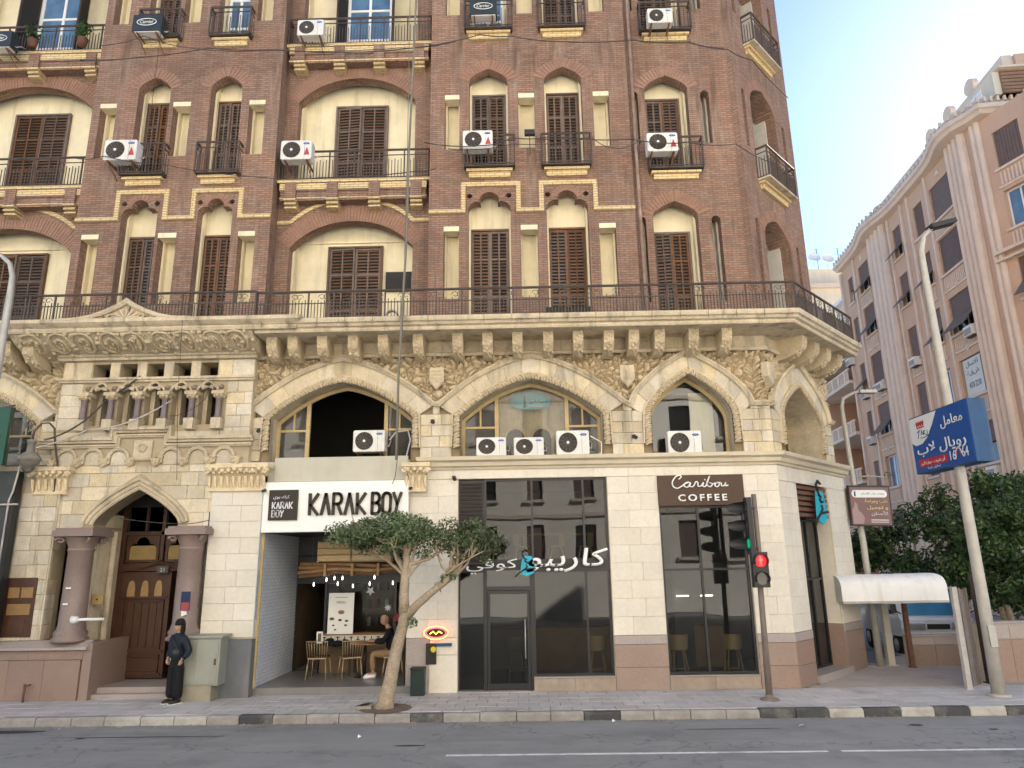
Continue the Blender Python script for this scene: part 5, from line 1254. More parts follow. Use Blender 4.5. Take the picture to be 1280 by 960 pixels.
for k in range(140):
    x, y, r_ = random.uniform(-6, 2) if k < 90 else random.uniform(-11, 9), random.uniform(13.4, 15.6), random.uniform(.015, .035); z = .004 if y < 13.88 else .158; a = random.uniform(0, 6.3); c, d = math.cos(a)*r_, math.sin(a)*r_
    lf_.add([(x-c, y-d, z), (x-d*.4, y+c*.4, z+.006), (x+c, y+d, z+.003), (x+d*.4, y-c*.4, z)], [(0, 1, 2, 3)])
lo = lf_.build('fallen_leaves', M['leaf_dead'], None, kind='stuff', fix=False); lo['label'] = 'small dry leaves scattered over the pavement and gutter near the tree'; lo['category'] = 'leaves'
# ================================================================ PEACH BUILDING ACROSS THE SIDE STREET
RBD = thing('residential_building', 'peach coloured residential building with fluted pilasters across the side street', 'building')
RB = frame(22.5, 34.75, -94.86)
kn = RB @ Vector((3.3, 0, 0))
RN = frame(kn.x, kn.y, -73.3)
LV = [4.75, 8.15, 11.55, 14.95, 18.3, 21.35]
random.seed(31)
def part(mb, name, mt, parent=None, kind=None, fix=False): return mb.build(name, M[mt], parent or RBD, kind=kind, fix=fix)
def roller(Mx, a, b, z0, z1, y, state, wn):
    """ribbed roller blind; state: closed | awning | half"""
    m = MB(Mx); zb = z0 if state == 'closed' else (z0+(z1-z0)*.45 if state == 'awning' else z0+(z1-z0)*.5)
    n = max(3, int((b-a)/.14)); 
    for i in range(n): m.box(a+(b-a)*i/n+.008, a+(b-a)*(i+1)/n-.008, y, y+.04, zb, z1)
    m.build('roller_blind', M['roller'], wn, fix=False)
    if state == 'awning':
        m = MB(Mx)
        for i in range(n):
            x0 = a+(b-a)*i/n+.008; x1 = a+(b-a)*(i+1)/n-.008; zt = zb; zo = z0+.02
            m.add([(x0, y, zt), (x1, y, zt), (x1, y-.75, zo), (x0, y-.75, zo), (x0, y+.03, zt-.02), (x1, y+.03, zt-.02), (x1, y-.73, zo-.03), (x0, y-.73, zo-.03)], [(0, 1, 2, 3), (4, 5, 6, 7), (2, 3, 7, 6), (0, 3, 7, 4), (1, 2, 6, 5)])
        m.build('blind_awning', M['awning'], wn, fix=False)
        for x in (a, b): MB(Mx).bar((x, y, zb-.3), (x, y-.72, z0+.03), .015).build('awning_stay', M['iron'], wn, fix=False)
def rwin(Mx, a, b, z0, z1, state='closed', bal=True, ros=True, acunit=False):
    f = MB(Mx)
    for (p, q, r_, s_) in ((a, a+.07, z0, z1), (b-.07, b, z0, z1), ((a+b)/2-.035, (a+b)/2+.035, z0, z1), (a, b, z0, z0+.07), (a, b, z1-.07, z1)): f.box(p, q, .22, .28, r_, s_)
    wn = part(f, 'window', 'white')
    MB(Mx).box(a, b, .25, .26, z0, z1).build('pane', M['pane_dark'] if state != 'open' else M['pane_blue'], wn, fix=False)
    if state != 'open': roller(Mx, a+.03, b-.03, z0+.02, z1-.02, .08, state, wn)
    MB(Mx).box(a-.12, b+.12, -.12, .1, z0-.12, z0).build('sill', M['peach_trim'], wn, fix=False)
    if ros: MB(Mx).disc((a+b)/2, z1+.45, .16, -.06, .02, 12).build('roundel', M['peach_trim'], wn, fix=False)
    if bal:
        m = MB(Mx); m.box(a-.1, b+.1, -.06, .01, z0-1.0, z0-.88)
        n = int((b-a)/.17)
        for i in range(n): m.box(a+(b-a)*(i+.3)/n, a+(b-a)*(i+.75)/n, -.06, .0, z0-.85, z0-.2)
        m.build('balustrade', M['peach_trim'], wn, kind='stuff', fix=False)
M['pane_dark'] = mat('pane_dark', (.02, .022, .025), .1, .2, spec=.8)
colsR = [(-13.3, .85, 1.9), (-10.9, 1.75, 2.0), (-5.45, 1.1, 1.95), (-2.55, 1.1, 1.95), (.12, 2.3, 2.0)]
holes = []; wlist = []
st_ = {(0, 5): 'half', (0, 4): 'closed', (0, 3): 'awning', (0, 2): 'closed', (1, 5): 'awning', (1, 4): 'awning', (1, 3): 'closed', (1, 2): 'awning', (1, 1): 'open', (2, 5): 'awning', (2, 4): 'awning', (2, 3): 'closed', (2, 2): 'closed', (3, 5): 'closed', (3, 4): 'awning', (3, 3): 'awning', (3, 2): 'open', (4, 5): 'closed', (4, 4): 'closed', (4, 3): 'awning', (4, 2): 'open', (4, 1): 'half'}
for ci, (s0, wd, hh) in enumerate(colsR):
    for li, z in enumerate(LV):
        r = (s0-wd/2, s0+wd/2, z-hh/2, z+hh/2); holes.append(rect(*r)); wlist.append((r, ci, li))
part(MB(RB).plate(rect(-14.6, 3.3, 0, 24.0), holes, 0, .3), 'wall', 'peach')
for r, ci, li in wlist: rwin(RB, *r, st_.get((ci, li), 'closed'), bal=(ci in (1, 4) or (ci == 2 and li == 3) or (ci == 3 and li in (3, 4))), ros=ci in (1, 4))
# shop banner in one window
bw_ = MB(RB).box(-.9, .75, .1, .12, 10.65, 12.5).build('window_banner', flat('banner', 'c9cec9'), RBD)
for k, (t_, z_) in enumerate((('\u0644\u0644\u0627\u062a\u0635\u0627\u0644', 12.05), ('\u0634\u0642\u0629', 11.6), ('0122 6734', 11.0))):
    try: text(arabic(t_.replace('\u0635', '\u0633')), 'lettering', flat('ink', '3a3f45'), bw_, RB @ Matrix.Translation((-.6, .095, z_)), w=1.1, h=.3, depth=.005)
    except Exception: pass
# fluted pilasters, vertical ribs, cornices
def pil(Mx, a, b, z0, z1, out=.22, fl=4):
    m = MB(Mx); m.box(a, b, -out*.5, .02, z0, z1); w = (b-a)/fl
    for i in range(fl):
        P = [(a+w*(i+.5)+w*.42*math.cos(t), -out*.5-out*.6*math.sin(t)) for t in [math.pi*k/5 for k in range(6)]]
        m.add([(x, y, z) for z in (z0, z1) for x, y in P], [(k, k+1, k+7, k+6) for k in range(5)], True)
    return part(m, 'pilaster', 'peach_trim')
pil(RB, -9.3, -6.75, 0, 23.3, .3, 4); pil(RB, 1.45, 3.1, 0, 23.3, .3, 4)
for s_ in (-12.4, -6.45, -4.5, -1.35, -3.6): part(MB(RB).box(s_, s_+.18, -.1, .01, 0, 23.3), 'wall_rib', 'peach_trim')
cpl = []
for s_ in [-14.7+.5*i for i in range(37)]: cpl.append(s_)
def wavy(s): return .45+.5*(math.exp(-((s+8)/1.9)**2)+math.exp(-((s-2.3)/1.6)**2))
P = [RB @ Vector((s_, -wavy(s_), 0)) for s_ in cpl]; Pn = [RN @ Vector((s_, -.6, 0)) for s_ in (.5, 1.3)]; Pn.append(Pn[-1]+Vector((7, -.6, 0)))
path = [(-0, 0)]; path = [(p.x, p.y) for p in P+Pn]
part(MB().sweep(path, [(-.9, 23.25), (-.1, 23.3), (0, 23.45), (.12, 23.5), (.12, 23.72), (-.02, 23.8), (-.9, 23.85)], 'xy'), 'cornice', 'peach_trim', fix=True)
m = MB()
for a, b in zip(path[:-1], path[1:]):
    a = Vector(a); b = Vector(b); n = max(1, int((b-a).length/.3))
    for k in range(n):
        q = a+(b-a)*k/n; m.box(q.x-.06, q.x+.06, q.y-.06, q.y+.06, 23.85, 24.1)
part(m, 'cornice_crest', 'peach_trim', kind='stuff')
part(MB().sweep(path, [(-.5, 23.84), (-.25, 23.84), (-.2, 24.15), (-.5, 24.2)], 'xy'), 'parapet', 'peach_trim', fix=True)
# round tubs of the roof terrace
for s_ in (-9.0, -7.2, .2, 2.4):
    q = RB @ Vector((s_, .45, 0)); part(MB().lathe([(.1, 23.8), (.35, 23.85), (.62, 24.15), (.72, 24.5), (.78, 24.52), (.76, 24.62), (.2, 24.62)], q.x, q.y, 0, 16), 'stone_tub', 'peach_trim')
# set back top storey
holes = [rect(-11.2, -10.5, 24.4, 25.4), rect(-5.4, -4.7, 24.4, 25.4), rect(-2.9, -2.3, 24.4, 25.4), rect(-14, -13.3, 24.4, 25.4)]
part(MB(RB).plate(rect(-14.6, 3.4, 23.8, 25.9), holes, 2.2, 2.5), 'wall', 'peach')
for h in holes: part(MB(RB).box(h[0][0], h[1][0], 2.4, 2.42, h[0][1], h[2][1]), 'window', 'pane_dark')
part(MB(RB).box(-14.9, 3.9, 1.8, 2.6, 25.8, 26.1), 'cornice', 'peach_trim'); part(MB(RB).box(-14.8, 3.8, 2.0, 2.5, 26.1, 27.0), 'parapet', 'peach_trim')
for s_ in (-3.8, -1.6, .8):
    part(MB(RB).disc(s_, 27.4, .45, 2.0, 2.3, 16), 'roof_disc', 'peach_trim')
part(MB(RB).box(-14.6, 4, 2.5, 20, 23.8, 26.9), 'rear_wall', 'peach'); part(MB(RB).box(-14.6, 3.3, .35, 20, 0, 23.9), 'rear_wall', 'peach')
part(MB(RB).box(-14.62, -14.58, .0, 20, 0, 24), 'side_wall', 'peach')
# near facet
nh = []
for z in LV: nh.append(rect(1.2, 2.5, z-.95, z+.95)); nh.append(rect(5.5, 6.8, z-.95, z+.95))
part(MB(RN).plate(rect(0, 12, 0, 23.3), nh, 0, .3), 'wall', 'peach')
for i, z in enumerate(LV):
    rwin(RN, 1.2, 2.5, z-.95, z+.95, ['closed', 'closed', 'awning', 'awning', 'open', 'closed'][i], bal=i in (3, 4, 5), ros=False); rwin(RN, 5.5, 6.8, z-.95, z+.95, 'closed', bal=False)
pil(RN, 3.1, 4.8, 0, 23.3, .2, 4); pil(RN, .15, .7, 0, 23.3, .15, 2)
part(MB(RN).box(.4, 9, -.35, .02, 16.3, 16.45), 'wall_band', 'peach_trim'); part(MB(RN).box(.4, 9, -.3, .02, 15.95, 16.05), 'wall_band', 'peach_trim')
# timber and sheet roof hut over the near facet
hq = RN @ Vector((2.0, .3, 0)); HQ = frame(hq.x, hq.y, -4); hx = part(MB(HQ).box(0, 8, 0, 6, 24.1, 25.3), 'roof_hut', 'hut'); part(MB(RB).box(1.8, 4.9, .7, 2.2, 24.1, 25.3), 'roof_hut', 'pale')
M['x'] = None
for i in range(6): MB(HQ).box(0, 8, -.03, 0, 24.2+i*.19, 24.23+i*.19).build('hut_batten', M['rust'], hx, fix=False)
MB(HQ).box(1.1, 1.75, -.04, .02, 24.4, 25.1).build('hut_window', M['pane_dark'], hx, fix=False); part(MB(HQ).box(-.2, 8, -.2, 6, 25.3, 25.4), 'hut_roof', 'peach_trim')
part(MB(RB).box(2.6, 3.9, .66, .7, 24.4, 25.1), 'window', 'white')
# loggias beyond the main block
for z in (4.4, 7.8, 11.2, 14.9):
    part(MB(RB).box(-22, -14.7, -.5, 3, z, z+.22), 'balcony', 'peach_trim')
    m = MB(RB); m.box(-22, -14.7, -.5, -.4, z+.95, z+1.08); 
    for i in range(28):
        if i % 5: m.box(-22+i*.26, -22+i*.26+.12, -.48, -.42, z+.22, z+.95)
        else: m.box(-22+i*.26-.08, -22+i*.26+.2, -.52, -.38, z+.22, z+.98)
    part(m, 'balustrade', 'peach_trim', kind='stuff')
part(MB(RB).box(-22, -14.7, 2.6, 3, 0, 17), 'wall', 'orange_wall'); part(MB(RB).box(-22.2, -22, -.5, 3, 0, 17), 'wall', 'peach')
for z in (5.2, 8.6, 12.0): part(MB(RB).box(-18, -17, 2.55, 2.62, z, z+1.9), 'window', 'pane_dark')
part(MB(RB).box(-22.4, -14.6, -.6, 3.2, 18.2, 18.45), 'cornice', 'peach_trim'); part(MB(RB).box(-22, -14.6, 2, 12, 18.4, 23), 'wall', 'pale')
part(MB(RB).box(-22, -14.6, -.1, 12, 17.0, 18.2), 'wall', 'pale')
for s_ in (-20.5, -18.4, -16.3): part(MB(RB).box(s_, s_+.8, 1.93, 2.02, 19.6, 21.3), 'window', 'roller')
part(MB(RB).box(-22.3, -14.6, 1.6, 3, 22.9, 23.2), 'cornice', 'white')
part(MB(RB).box(-14.9, -14.62, -.15, .3, 0, 23.2), 'pilaster', 'peach_trim')
rebase(RBD, (24.5, 36, 0))
# ================================================================ FAR BUILDINGS
def slab_building(name, label, x0, x1, y0, y1, h, mt, nw, nf, z0=3.0, dz=3.3, face='y', group=None):
    b = thing(name, label, 'building', group=group); m = MB(); yy = y0 if face == 'y' else y1
    hl = []; ws = (x1-x0)/nw
    for j in range(nf):
        for i in range(nw): hl.append(rect(x0+ws*(i+.3), x0+ws*(i+.7), z0+dz*j, z0+dz*j+1.9))
    m.box(x0, x1, min(y0, y1)+(.3 if face == 'y' else 0), max(y0, y1)-(.3 if face != 'y' else 0), 0, h)
    m.build('wall', M[mt], b, fix=False)
    MB().plate(rect(x0, x1, 0, h), hl, yy, yy+(.28 if face == 'y' else -.28)).build('wall', M[mt], b, fix=False)
    sg = 1 if face == 'y' else -1
    for k, r in enumerate(hl):
        w_ = MB().box(r[0][0], r[1][0], yy+sg*.2, yy+sg*.24, r[0][1], r[2][1]).build('window', M['roller' if (k*7) % 3 else 'pane_dark'], b, fix=False)
        MB().box(r[0][0]-.15, r[1][0]+.15, yy-sg*.25, yy+sg*.1, r[0][1]-.15, r[0][1]).build('sill', M['pale'], w_, fix=False)
    MB().box(x0-.4, x1+.4, min(y0, y1)-.4, max(y0, y1)+.4, h, h+.4).build('cornice', M['peach_trim'], b, fix=False)
    for j in range(1, nf): MB().box(x0-.05, x1+.05, yy-sg*.12, yy+sg*.02, z0+dz*j-1.0, z0+dz*j-.8).build('wall_band', M['peach_trim'], b, fix=False)
    rebase(b, ((x0+x1)/2, (y0+y1)/2, 0)); return b
fb = slab_building('distant_building', 'pale cream distant building between the brick tower and the peach block', 24.5, 34, 62, 75, 27.0, 'pale', 4, 7)
pent = MB().box(27.2, 31, 63, 70, 27.4, 29.4).build('penthouse', M['pale'], None, fix=False); pent.parent = fb; pent.matrix_local = Matrix.Translation(-fb.location)
slab_building('distant_building', 'grey distant building at the end of the side street, behind the cream one', 15, 24, 90, 100, 20, 'plaster_grey', 4, 5)
for i, (x, y, z) in enumerate(((26.0, 62.6, 27.4), (27.6, 62.5, 29.4), (29.0, 62.8, 29.4))):
    m = MB(Matrix.Translation((x, y, z))); m.tube([(0, 0, 0), (0, 0, .5)], .03, 5); t = thing('satellite_dish', ['satellite dish at the left roof edge of the distant cream building', 'satellite dish on the left of the distant penthouse roof', 'satellite dish on the right of the distant penthouse roof'][i], 'satellite dish', Matrix.Translation((x, y, z)))
    m = MB(); m.tube([(0, 0, 0), (0, 0, .5)], .03, 5); m.build('mast', M['galv'], t)
    m = MB(Matrix.Translation((0, -.1, .8)) @ Matrix.Rotation(R(60), 4, 'X')); m.lathe([(.01, 0), (.3, .03), (.5, .1), (.6, .18)], n=14); m.build('dish', M['white'], t)
for i, (x, z) in enumerate(((26.8, 27.4), (28.3, 29.4), (30.3, 29.4))):
    t = thing('roof_aerial', ['tall thin aerial left of the penthouse on the distant roof', 'thin aerial standing in the middle of the penthouse roof', 'thin aerial at the right end of the distant penthouse roof'][i], 'aerial', Matrix.Translation((x, 63.2, z)))
    m = MB(); m.tube([(0, 0, 0), (0, 0, 2.2)], .03, 4); m.build('mast', M['iron'], t); m = MB()
    for k in range(4): m.tube([(-.4+.05*k, 0, 1.5+k*.2), (.4-.05*k, 0, 1.5+k*.2)], .015, 4)
    m.build('aerial_rods', M['iron'], t)
# the other side of the street, behind the camera: seen in the shop windows and throwing warm light back
slab_building('facing_building', 'cream apartment building facing the shops from across the street', -34, -8, -22, -7, 24, 'sun_cream', 9, 6, face='b')
slab_building('facing_building', 'ochre apartment building facing the coffee shop from across the street', -6.5, 16, -24, -7.5, 26, 'sun_ochre', 8, 6, face='b')
slab_building('facing_building', 'pale stone building facing the corner from across the street', 18, 44, -22, -7, 22, 'sun_cream', 9, 5, face='b')
# ================================================================ LEAVES
def leaves(name, parent, mt, blobs, n, size, seed=0, flat_=.6, dens=None):
    """leaf quads spread through the volume of overlapping ellipsoids, denser towards their skins"""
    rnd = np.random.RandomState(seed); vol = np.array([b[3]*b[4]*b[5] for b in blobs], float); vol /= vol.sum()
    ch = rnd.choice(len(blobs), n, p=vol); B = np.array(blobs, float)[ch]
    d = rnd.normal(size=(n, 3)); d /= np.linalg.norm(d, axis=1)[:, None]; rr = rnd.uniform(0, 1, n)**.42
    c = B[:, :3]+d*B[:, 3:6]*rr[:, None]
    # clumping
    keep = np.array([noise.noise(Vector(p)*2.6+Vector((seed, 0, 0))) > -.22 for p in c]); c = c[keep]; d = d[keep]; n = len(c)
    nr = d*.6+rnd.normal(size=(n, 3))*.7+np.array([0, 0, .5]); nr /= np.linalg.norm(nr, axis=1)[:, None]
    t = np.cross(nr, rnd.normal(size=(n, 3))); t /= np.linalg.norm(t, axis=1)[:, None]; b = np.cross(nr, t)
    s = (size*rnd.uniform(.6, 1.3, n))[:, None]
    v = np.stack([c-t*s, c-b*s*.45-nr*s*.12, c+t*s, c+b*s*.45-nr*s*.12], 1).reshape(-1, 3)
    me = bpy.data.meshes.new(name); me.vertices.add(4*n); me.vertices.foreach_set('co', v.ravel()); me.loops.add(4*n); me.loops.foreach_set('vertex_index', np.arange(4*n, dtype=np.int32))
    me.polygons.add(n); me.polygons.foreach_set('loop_start', np.arange(0, 4*n, 4, dtype=np.int32)); me.polygons.foreach_set('loop_total', np.full(n, 4, dtype=np.int32)); me.update(calc_edges=True)
    me.materials.append(M[mt]); o = bpy.data.objects.new(name, me); COL.objects.link(o); o.parent = parent; return o
def tree(label, x, y, crown, trunk_h, n, size, seed, mt='leaf_dark', group=None, limbs=6, r=.16):
    t = thing('ficus_tree', label, 'tree', Matrix.Translation((x, y, .1)), group); random.seed(seed)
    m = MB(); m.tube([(0, 0, 0), (.05, 0, trunk_h*.5), (-.05, .05, trunk_h)], [r, r*.8, r*.65], 8); m.build('trunk', M['bark'], t)
    m = MB(); tops = sorted(crown, key=lambda b: -b[3])[:limbs]
    for b in tops: m.tube([(-.05, .05, trunk_h*.9), (b[0]*.5, b[1]*.5, (trunk_h+b[2])/2), (b[0], b[1], b[2])], [r*.5, r*.3, .03], 5)
    m.build('limbs', M['bark'], t, fix=False)
    leaves('crown', t, mt, crown, n, size, seed); return t
random.seed(2)
def blobs(x0, x1, y0, y1, z0, z1, n, r0, r1):
    return [(random.uniform(x0, x1), random.uniform(y0, y1), random.uniform(z0, z1), random.uniform(r0, r1), random.uniform(r0, r1), random.uniform(r0, r1)*.9) for _ in range(n)]
gt = 'clipped ficus trees behind the side fence'
for i, (x, y, top, nl, lab) in enumerate(((10.6, 25.5, 4.0, 9000, 'dark dense ficus behind the clinic sign, leftmost of the row'), (12.6, 24.2, 4.4, 12000, 'dark dense ficus above the van and the white awning'), (14.9, 23.4, 5.6, 15000, 'tall ficus crown behind the blue sign'), (17.4, 23.0, 6.1, 15000, 'tallest ficus crown at the right edge behind the lamp post'))):
    cr = blobs(-1.2, 1.2, -.9, .9, 1.2, top-.6, 22, .45, .8); tree(lab, x, y, cr, 1.6, nl, .085, 40+i, group=gt)
for i, (x, y, lab) in enumerate(((12.1, 19.2, 'low ficus crown hanging over the wooden fence right of the awning'), (14.2, 19.0, 'ficus crown with bright leaf tips right of the lamp post'))):
    cr = blobs(-.95, .95, -.5, .6, 1.9, 3.9 if i == 0 else 4.4, 20, .4, .7); tree(lab, x, y, cr, 1.9, 14000, .07, 60+i, group=gt, r=.1)
# ================================================================ FENCE, KIOSK, AWNING
def plank_fence(a, b, z0, z1, label, mt='old_wood'):
    a = Vector(a); b = Vector(b); L = (b-a).length; ang = math.degrees(math.atan2(b.y-a.y, b.x-a.x)); F = frame(a.x, a.y, ang, z0); t = thing('plank_fence', label, 'fence', F)
    n = int(L/.13)
    for i in range(n): MB().box(i*L/n, (i+.88)*L/n, random.uniform(-.01, .01), .03, 0, z1-z0+random.uniform(-.06, .04)).build('plank', M[mt], t, fix=False)
    for z in (.3, (z1-z0)*.8): MB().box(0, L, .031, .07, z, z+.07).build('rail', M[mt], t, fix=False)
plank_fence((9.0, 15.75), (9.62, 16.35), .15, 2.1, 'weathered upright plank fence beside the slanting lamp post')
plank_fence((11.5, 17.2), (14.5, 17.8), 1.3, 2.3, 'upright plank fence on the granite wall at the right edge')
def granite_wall(a, b, z1, label, top=True):
    a = Vector(a); b = Vector(b); L = (b-a).length; F = frame(a.x, a.y, math.degrees(math.atan2(b.y-a.y, b.x-a.x)), .13); t = thing('granite_wall', label, 'wall', F)
    MB().box(0, L, .03, .25, 0, z1-.13).build('core', M['tile_joint2'], t, fix=False); n = max(1, round(L/.7))
    for i in range(n):
        for c, d, mt in ((0, (z1-.13)*.72, 'granite'), ((z1-.13)*.73, z1-.13, 'granite_light')): MB().block(i*L/n+.003, (i+1)*L/n-.003, 0, .03, c, d-.003, .004).build('granite_slab', M[mt], t)
    if top: MB().box(-.03, L+.03, -.03, .28, z1-.13, z1-.09).build('coping', M['granite_light'], t)
granite_wall((9.5, 18.95), (10.8, 18.95), .84, 'low brown granite wall under the white awning in front of the van')
granite_wall((9.9, 16.5), (14.5, 17.3), 1.33, 'brown granite wall with pale coping at the right edge')
def post(name, label, x, y, z1, w, mt, cat='post', lean=0):
    t = thing(name, label, cat, Matrix.Translation((x, y, .14))); MB().box(-w, w, -w, w, 0, z1-.14).build('shaft', M[mt], t); MB().box(-w*1.6, w*1.6, -w*1.6, w*1.6, 0, .03).build('base_plate', M[mt], t); return t
post('fence_post', 'whitewashed post at the near end of the plank fence', 8.93, 15.65, 2.15, .05, 'white_worn')
post('awning_post', 'rusty square post carrying the white awning in front of the van', 9.42, 18.75, 2.0, .05, 'rust')
post('awning_post', 'pale stained post between the grey sign pole and the rusty post', 9.12, 19.2, 2.0, .08, 'fascia')
post('fence_post', 'dark brown post between the lamp post and the granite wall', 9.82, 16.35, 2.4, .07, 'shutter_dark')
post('fence_post', 'thin whitewashed post on the wall right of the lamp post', 10.2, 16.75, 2.5, .035, 'white_worn')
# white barrel awning
aw = thing('awning', 'white barrel shaped canopy with grime streaks beside the coffee shop corner', 'awning', Matrix.Translation((7.5, 17.75, 1.75)))
prof = [(0, 0), (-.0, .36), (.04, .46), (.13, .55), (.3, .61), (.55, .635), (.95, .635)]
m = MB(); L_ = 2.5
def awn(s): return -.04*math.sin(s*1.25)
xs = [0, .5, 1.0, 1.5, 2.0, 2.5]
vs = []
for x in xs:
    for k, (y, z) in enumerate(prof): vs.append((x-(.0 if x < 2.4 else y*.0), y, z+(awn(x) if k == 0 else awn(x)*.4)))
n = len(prof); fs = [(i*n+k, (i+1)*n+k, (i+1)*n+k+1, i*n+k+1) for i in range(len(xs)-1) for k in range(n-1)]
m.add(vs, fs, True); m.build('canopy', M['white_grime'], aw)
for x in (0, 2.5): MB().add([(x, y, z) for y, z in prof]+[(x, .95, .0)], [tuple(range(n+1))]).build('end_panel', M['white_grime'], aw, fix=False)
MB().box(0, 2.5, .9, .95, .0, .06).build('rear_bar', M['galv'], aw); MB().box(0, 2.5, -.015, .015, -.03, .02).build('front_bar', M['galv'], aw)
# ---------------------------------------------------------------- van
van = thing('parked_van', 'white minivan with large blue tinted windscreen parked behind the granite wall', 'van', frame(11.4, 21.0, -8, .0) @ Matrix.Diagonal((1.15, 1.1, 1.12, 1)))
def sec(y, pts): return [(x, y, z) for x, z in pts]
prof = [(.12, .55), (-.02, .75), (-.05, .95), (.05, 1.02), (.42, 1.62), (.55, 1.72), (.8, 1.78), (3.2, 1.8), (3.35, 1.6), (3.4, .5)]   # (y back, z)
m = MB(); vs = []; xs = [(-.82, 0, .06), (-.76, 0, 0), (.76, 0, 0), (.82, 0, .06)]
for x, _, ins in xs:
    for y, z in prof: vs.append((x*(1-.1*max(0, (z-1.0))), y+ins, z-ins*.3 if z > 1.7 else z))
n = len(prof); m.add(vs, [(i*n+k, (i+1)*n+k, (i+1)*n+(k+1) % n, i*n+(k+1) % n) for i in range(3) for k in range(n)]+[tuple(range(n)), tuple(range(3*n, 4*n))]); m.build('body', M['car_white'], van)
MB().add([(-.68, .045, 1.06), (.68, .045, 1.06), (.62, .385, 1.6), (-.62, .385, 1.6)], [(0, 1, 2, 3)]).build('windscreen', M['windscreen'], van)
for x in (-.5, .5): 
    h_ = MB().block(x-.2, x+.2, -.09, .1, .72, .88, .02).build('headlight', M['chrome'], van)
MB().box(-.78, .78, -.1, .15, .45, .66).build('bumper', M['white'], van); MB().box(-.25, .25, -.075, .0, .74, .86).build('grille', M['black_metal'], van)
MB().box(-.22, .22, -.12, -.1, .48, .6).build('number_plate', flat('plate_white', 'd5d8d8'), van)
for x in (-1, 1):
    MB().tube([(x*.76, .1, 1.1), (x*.95, .0, 1.2)], .015, 5).box(x*.95-.06, x*.95+.06, -.02, .03, 1.12, 1.34).build('mirror', M['black_metal'], van)
    MB().add([(x*.815, .35, 1.05), (x*.815, 1.2, 1.05), (x*.77, 1.2, 1.6), (x*.77, .6, 1.6)], [(0, 1, 2, 3)]).build('side_window', M['pane_dark'], van)
    for y in (.55, 2.8):
        q = Matrix.Translation((x*.72, y, .31)) @ Matrix.Rotation(R(90), 4, 'Y'); w_ = MB(q).lathe([(.0, -.09), (.27, -.09), (.31, -.05), (.31, .05), (.27, .09), (0, .09)], n=18).build('wheel', M['tyre'], van); MB(q).lathe([(.0, -.095), (.16, -.1), (.17, .1), (0, .095)], n=12).build('rim', M['galv'], w_)
MB().tube([(.25, .1, 1.0), (-.25, .16, 1.15)], .01, 4).build('wiper', M['black_metal'], van)
# ================================================================ AIR CONDITIONERS
def ac_master():
    t = thing('air_conditioner', '', 'air conditioner'); w, h, d = .82, .56, .3
    m = MB(); m.poly([(.03, 0), (w-.03, 0), (w, .03), (w, h-.03), (w-.03, h), (.03, h), (0, h-.03), (0, .03)], 0, d, .012, True); m.build('casing', M['ac_white'], t)
    m = MB(); cx, cz, r = .29, .28, .235
    m.disc(cx, cz, r, -.004, .01, 24); m.build('fan_opening', M['ac_dark'], t)
    g = MB()
    for k in range(1, 7):
        rr = r*k/6.3; P = [(cx+rr*math.cos(a*.3491), -.014, cz+rr*math.sin(a*.3491)) for a in range(18)]; g.tube(P+[P[0]], .0035, 3, False, False)
    for k in range(12): a = k*math.pi/6; g.tube([(cx+.04*math.cos(a), -.016, cz+.04*math.sin(a)), (cx+r*math.cos(a+.25), -.012, cz+r*math.sin(a+.25))], .004, 3, False, False)
    gg = g.build('fan_grille', M['pole_brown'], t, kind='stuff', fix=False); MB().disc(cx, cz, .035, -.022, -.005, 10).build('fan_hub', M['white'], gg)
    MB().disc(.68, h-.1, .085, -.006, .002, 14, .03).build('maker_badge', flat('badge_blue', '2a4a9a'), t); text('Carrier', 'lettering', M['white'], t, Matrix.Translation((.635, -.0075, h-.108)), w=.09, h=.02, depth=.001)
    MB().box(.635, .64, -.004, .004, .02, h-.02).build('service_seam', M['ac_dark'], t, fix=False)
    b = MB()
    for x in (.1, w-.14): b.box(x, x+.04, .0, .62, -.04, 0); b.bar((x+.02, .05, -.04), (x+.02, .6, -.34), .018)
    b.build('bracket', M['ac_rust'], t, kind='stuff', fix=False)
    p = MB(); p.tube([(w-.02, .2, .2), (w+.07, .22, .16), (w+.09, .35, .3), (w+.04, .6, .42)], .018, 5); p.build('pipe', M['white_worn'], t); return t
ACM = ac_master(); used_ac = [False]
ga = 'outdoor air conditioning units on the facade'
def put_ac(px, py, Y, sc_, label, sz=1.0, yaw=0, tilt=0, red=False, cover=False):
    """px,py = centre of the front face"""
    x, z = at(px, py, Y); Mx = Matrix.Translation((x-.41*sc_, Y, z-.28*sc_*sz)) @ Matrix.Rotation(R(yaw), 4, 'Z') @ Matrix.Rotation(R(tilt), 4, 'X') @ Matrix.Diagonal((sc_, sc_, sc_*sz, 1))
    o = dup(ACM, Mx, label); o['group'] = ga
    if red: 
        m = MB().add([(.62, -.006, .12), (.78, -.006, .12), (.7, -.006, .36)], [(0, 1, 2)]); m.build('warning_mark', flat('mark_red', 'b04a44'), o, fix=False)
    if cover:
        MB().box(-.03, .85, -.03, .34, .02, .6).build('dark_cover', M['cover_dark'], o); m = MB(); P = [(.41+.3*math.cos(a*.2618), -.036, .33+.12*math.sin(a*.2618)) for a in range(24)]; m.tube(P+[P[0]], .012, 4, False, False); m.build('cover_oval', M['white'], o, fix=False)
        text('Carrier', 'lettering', M['white'], o, Matrix.Translation((.2, -.033, .28)), w=.42, h=.12, depth=.003, shear=.2)
    return o
M['cover_dark'] = mat('cover_dark', (.03, .04, .05), .5, .2, 4)
put_ac(370, 187, 15.75, .95, 'white air conditioner at the left end of the arched balcony, second floor', red=True, yaw=0)
put_ac(388, 34, 15.75, .85, 'white air conditioner at the left end of the top middle balcony')
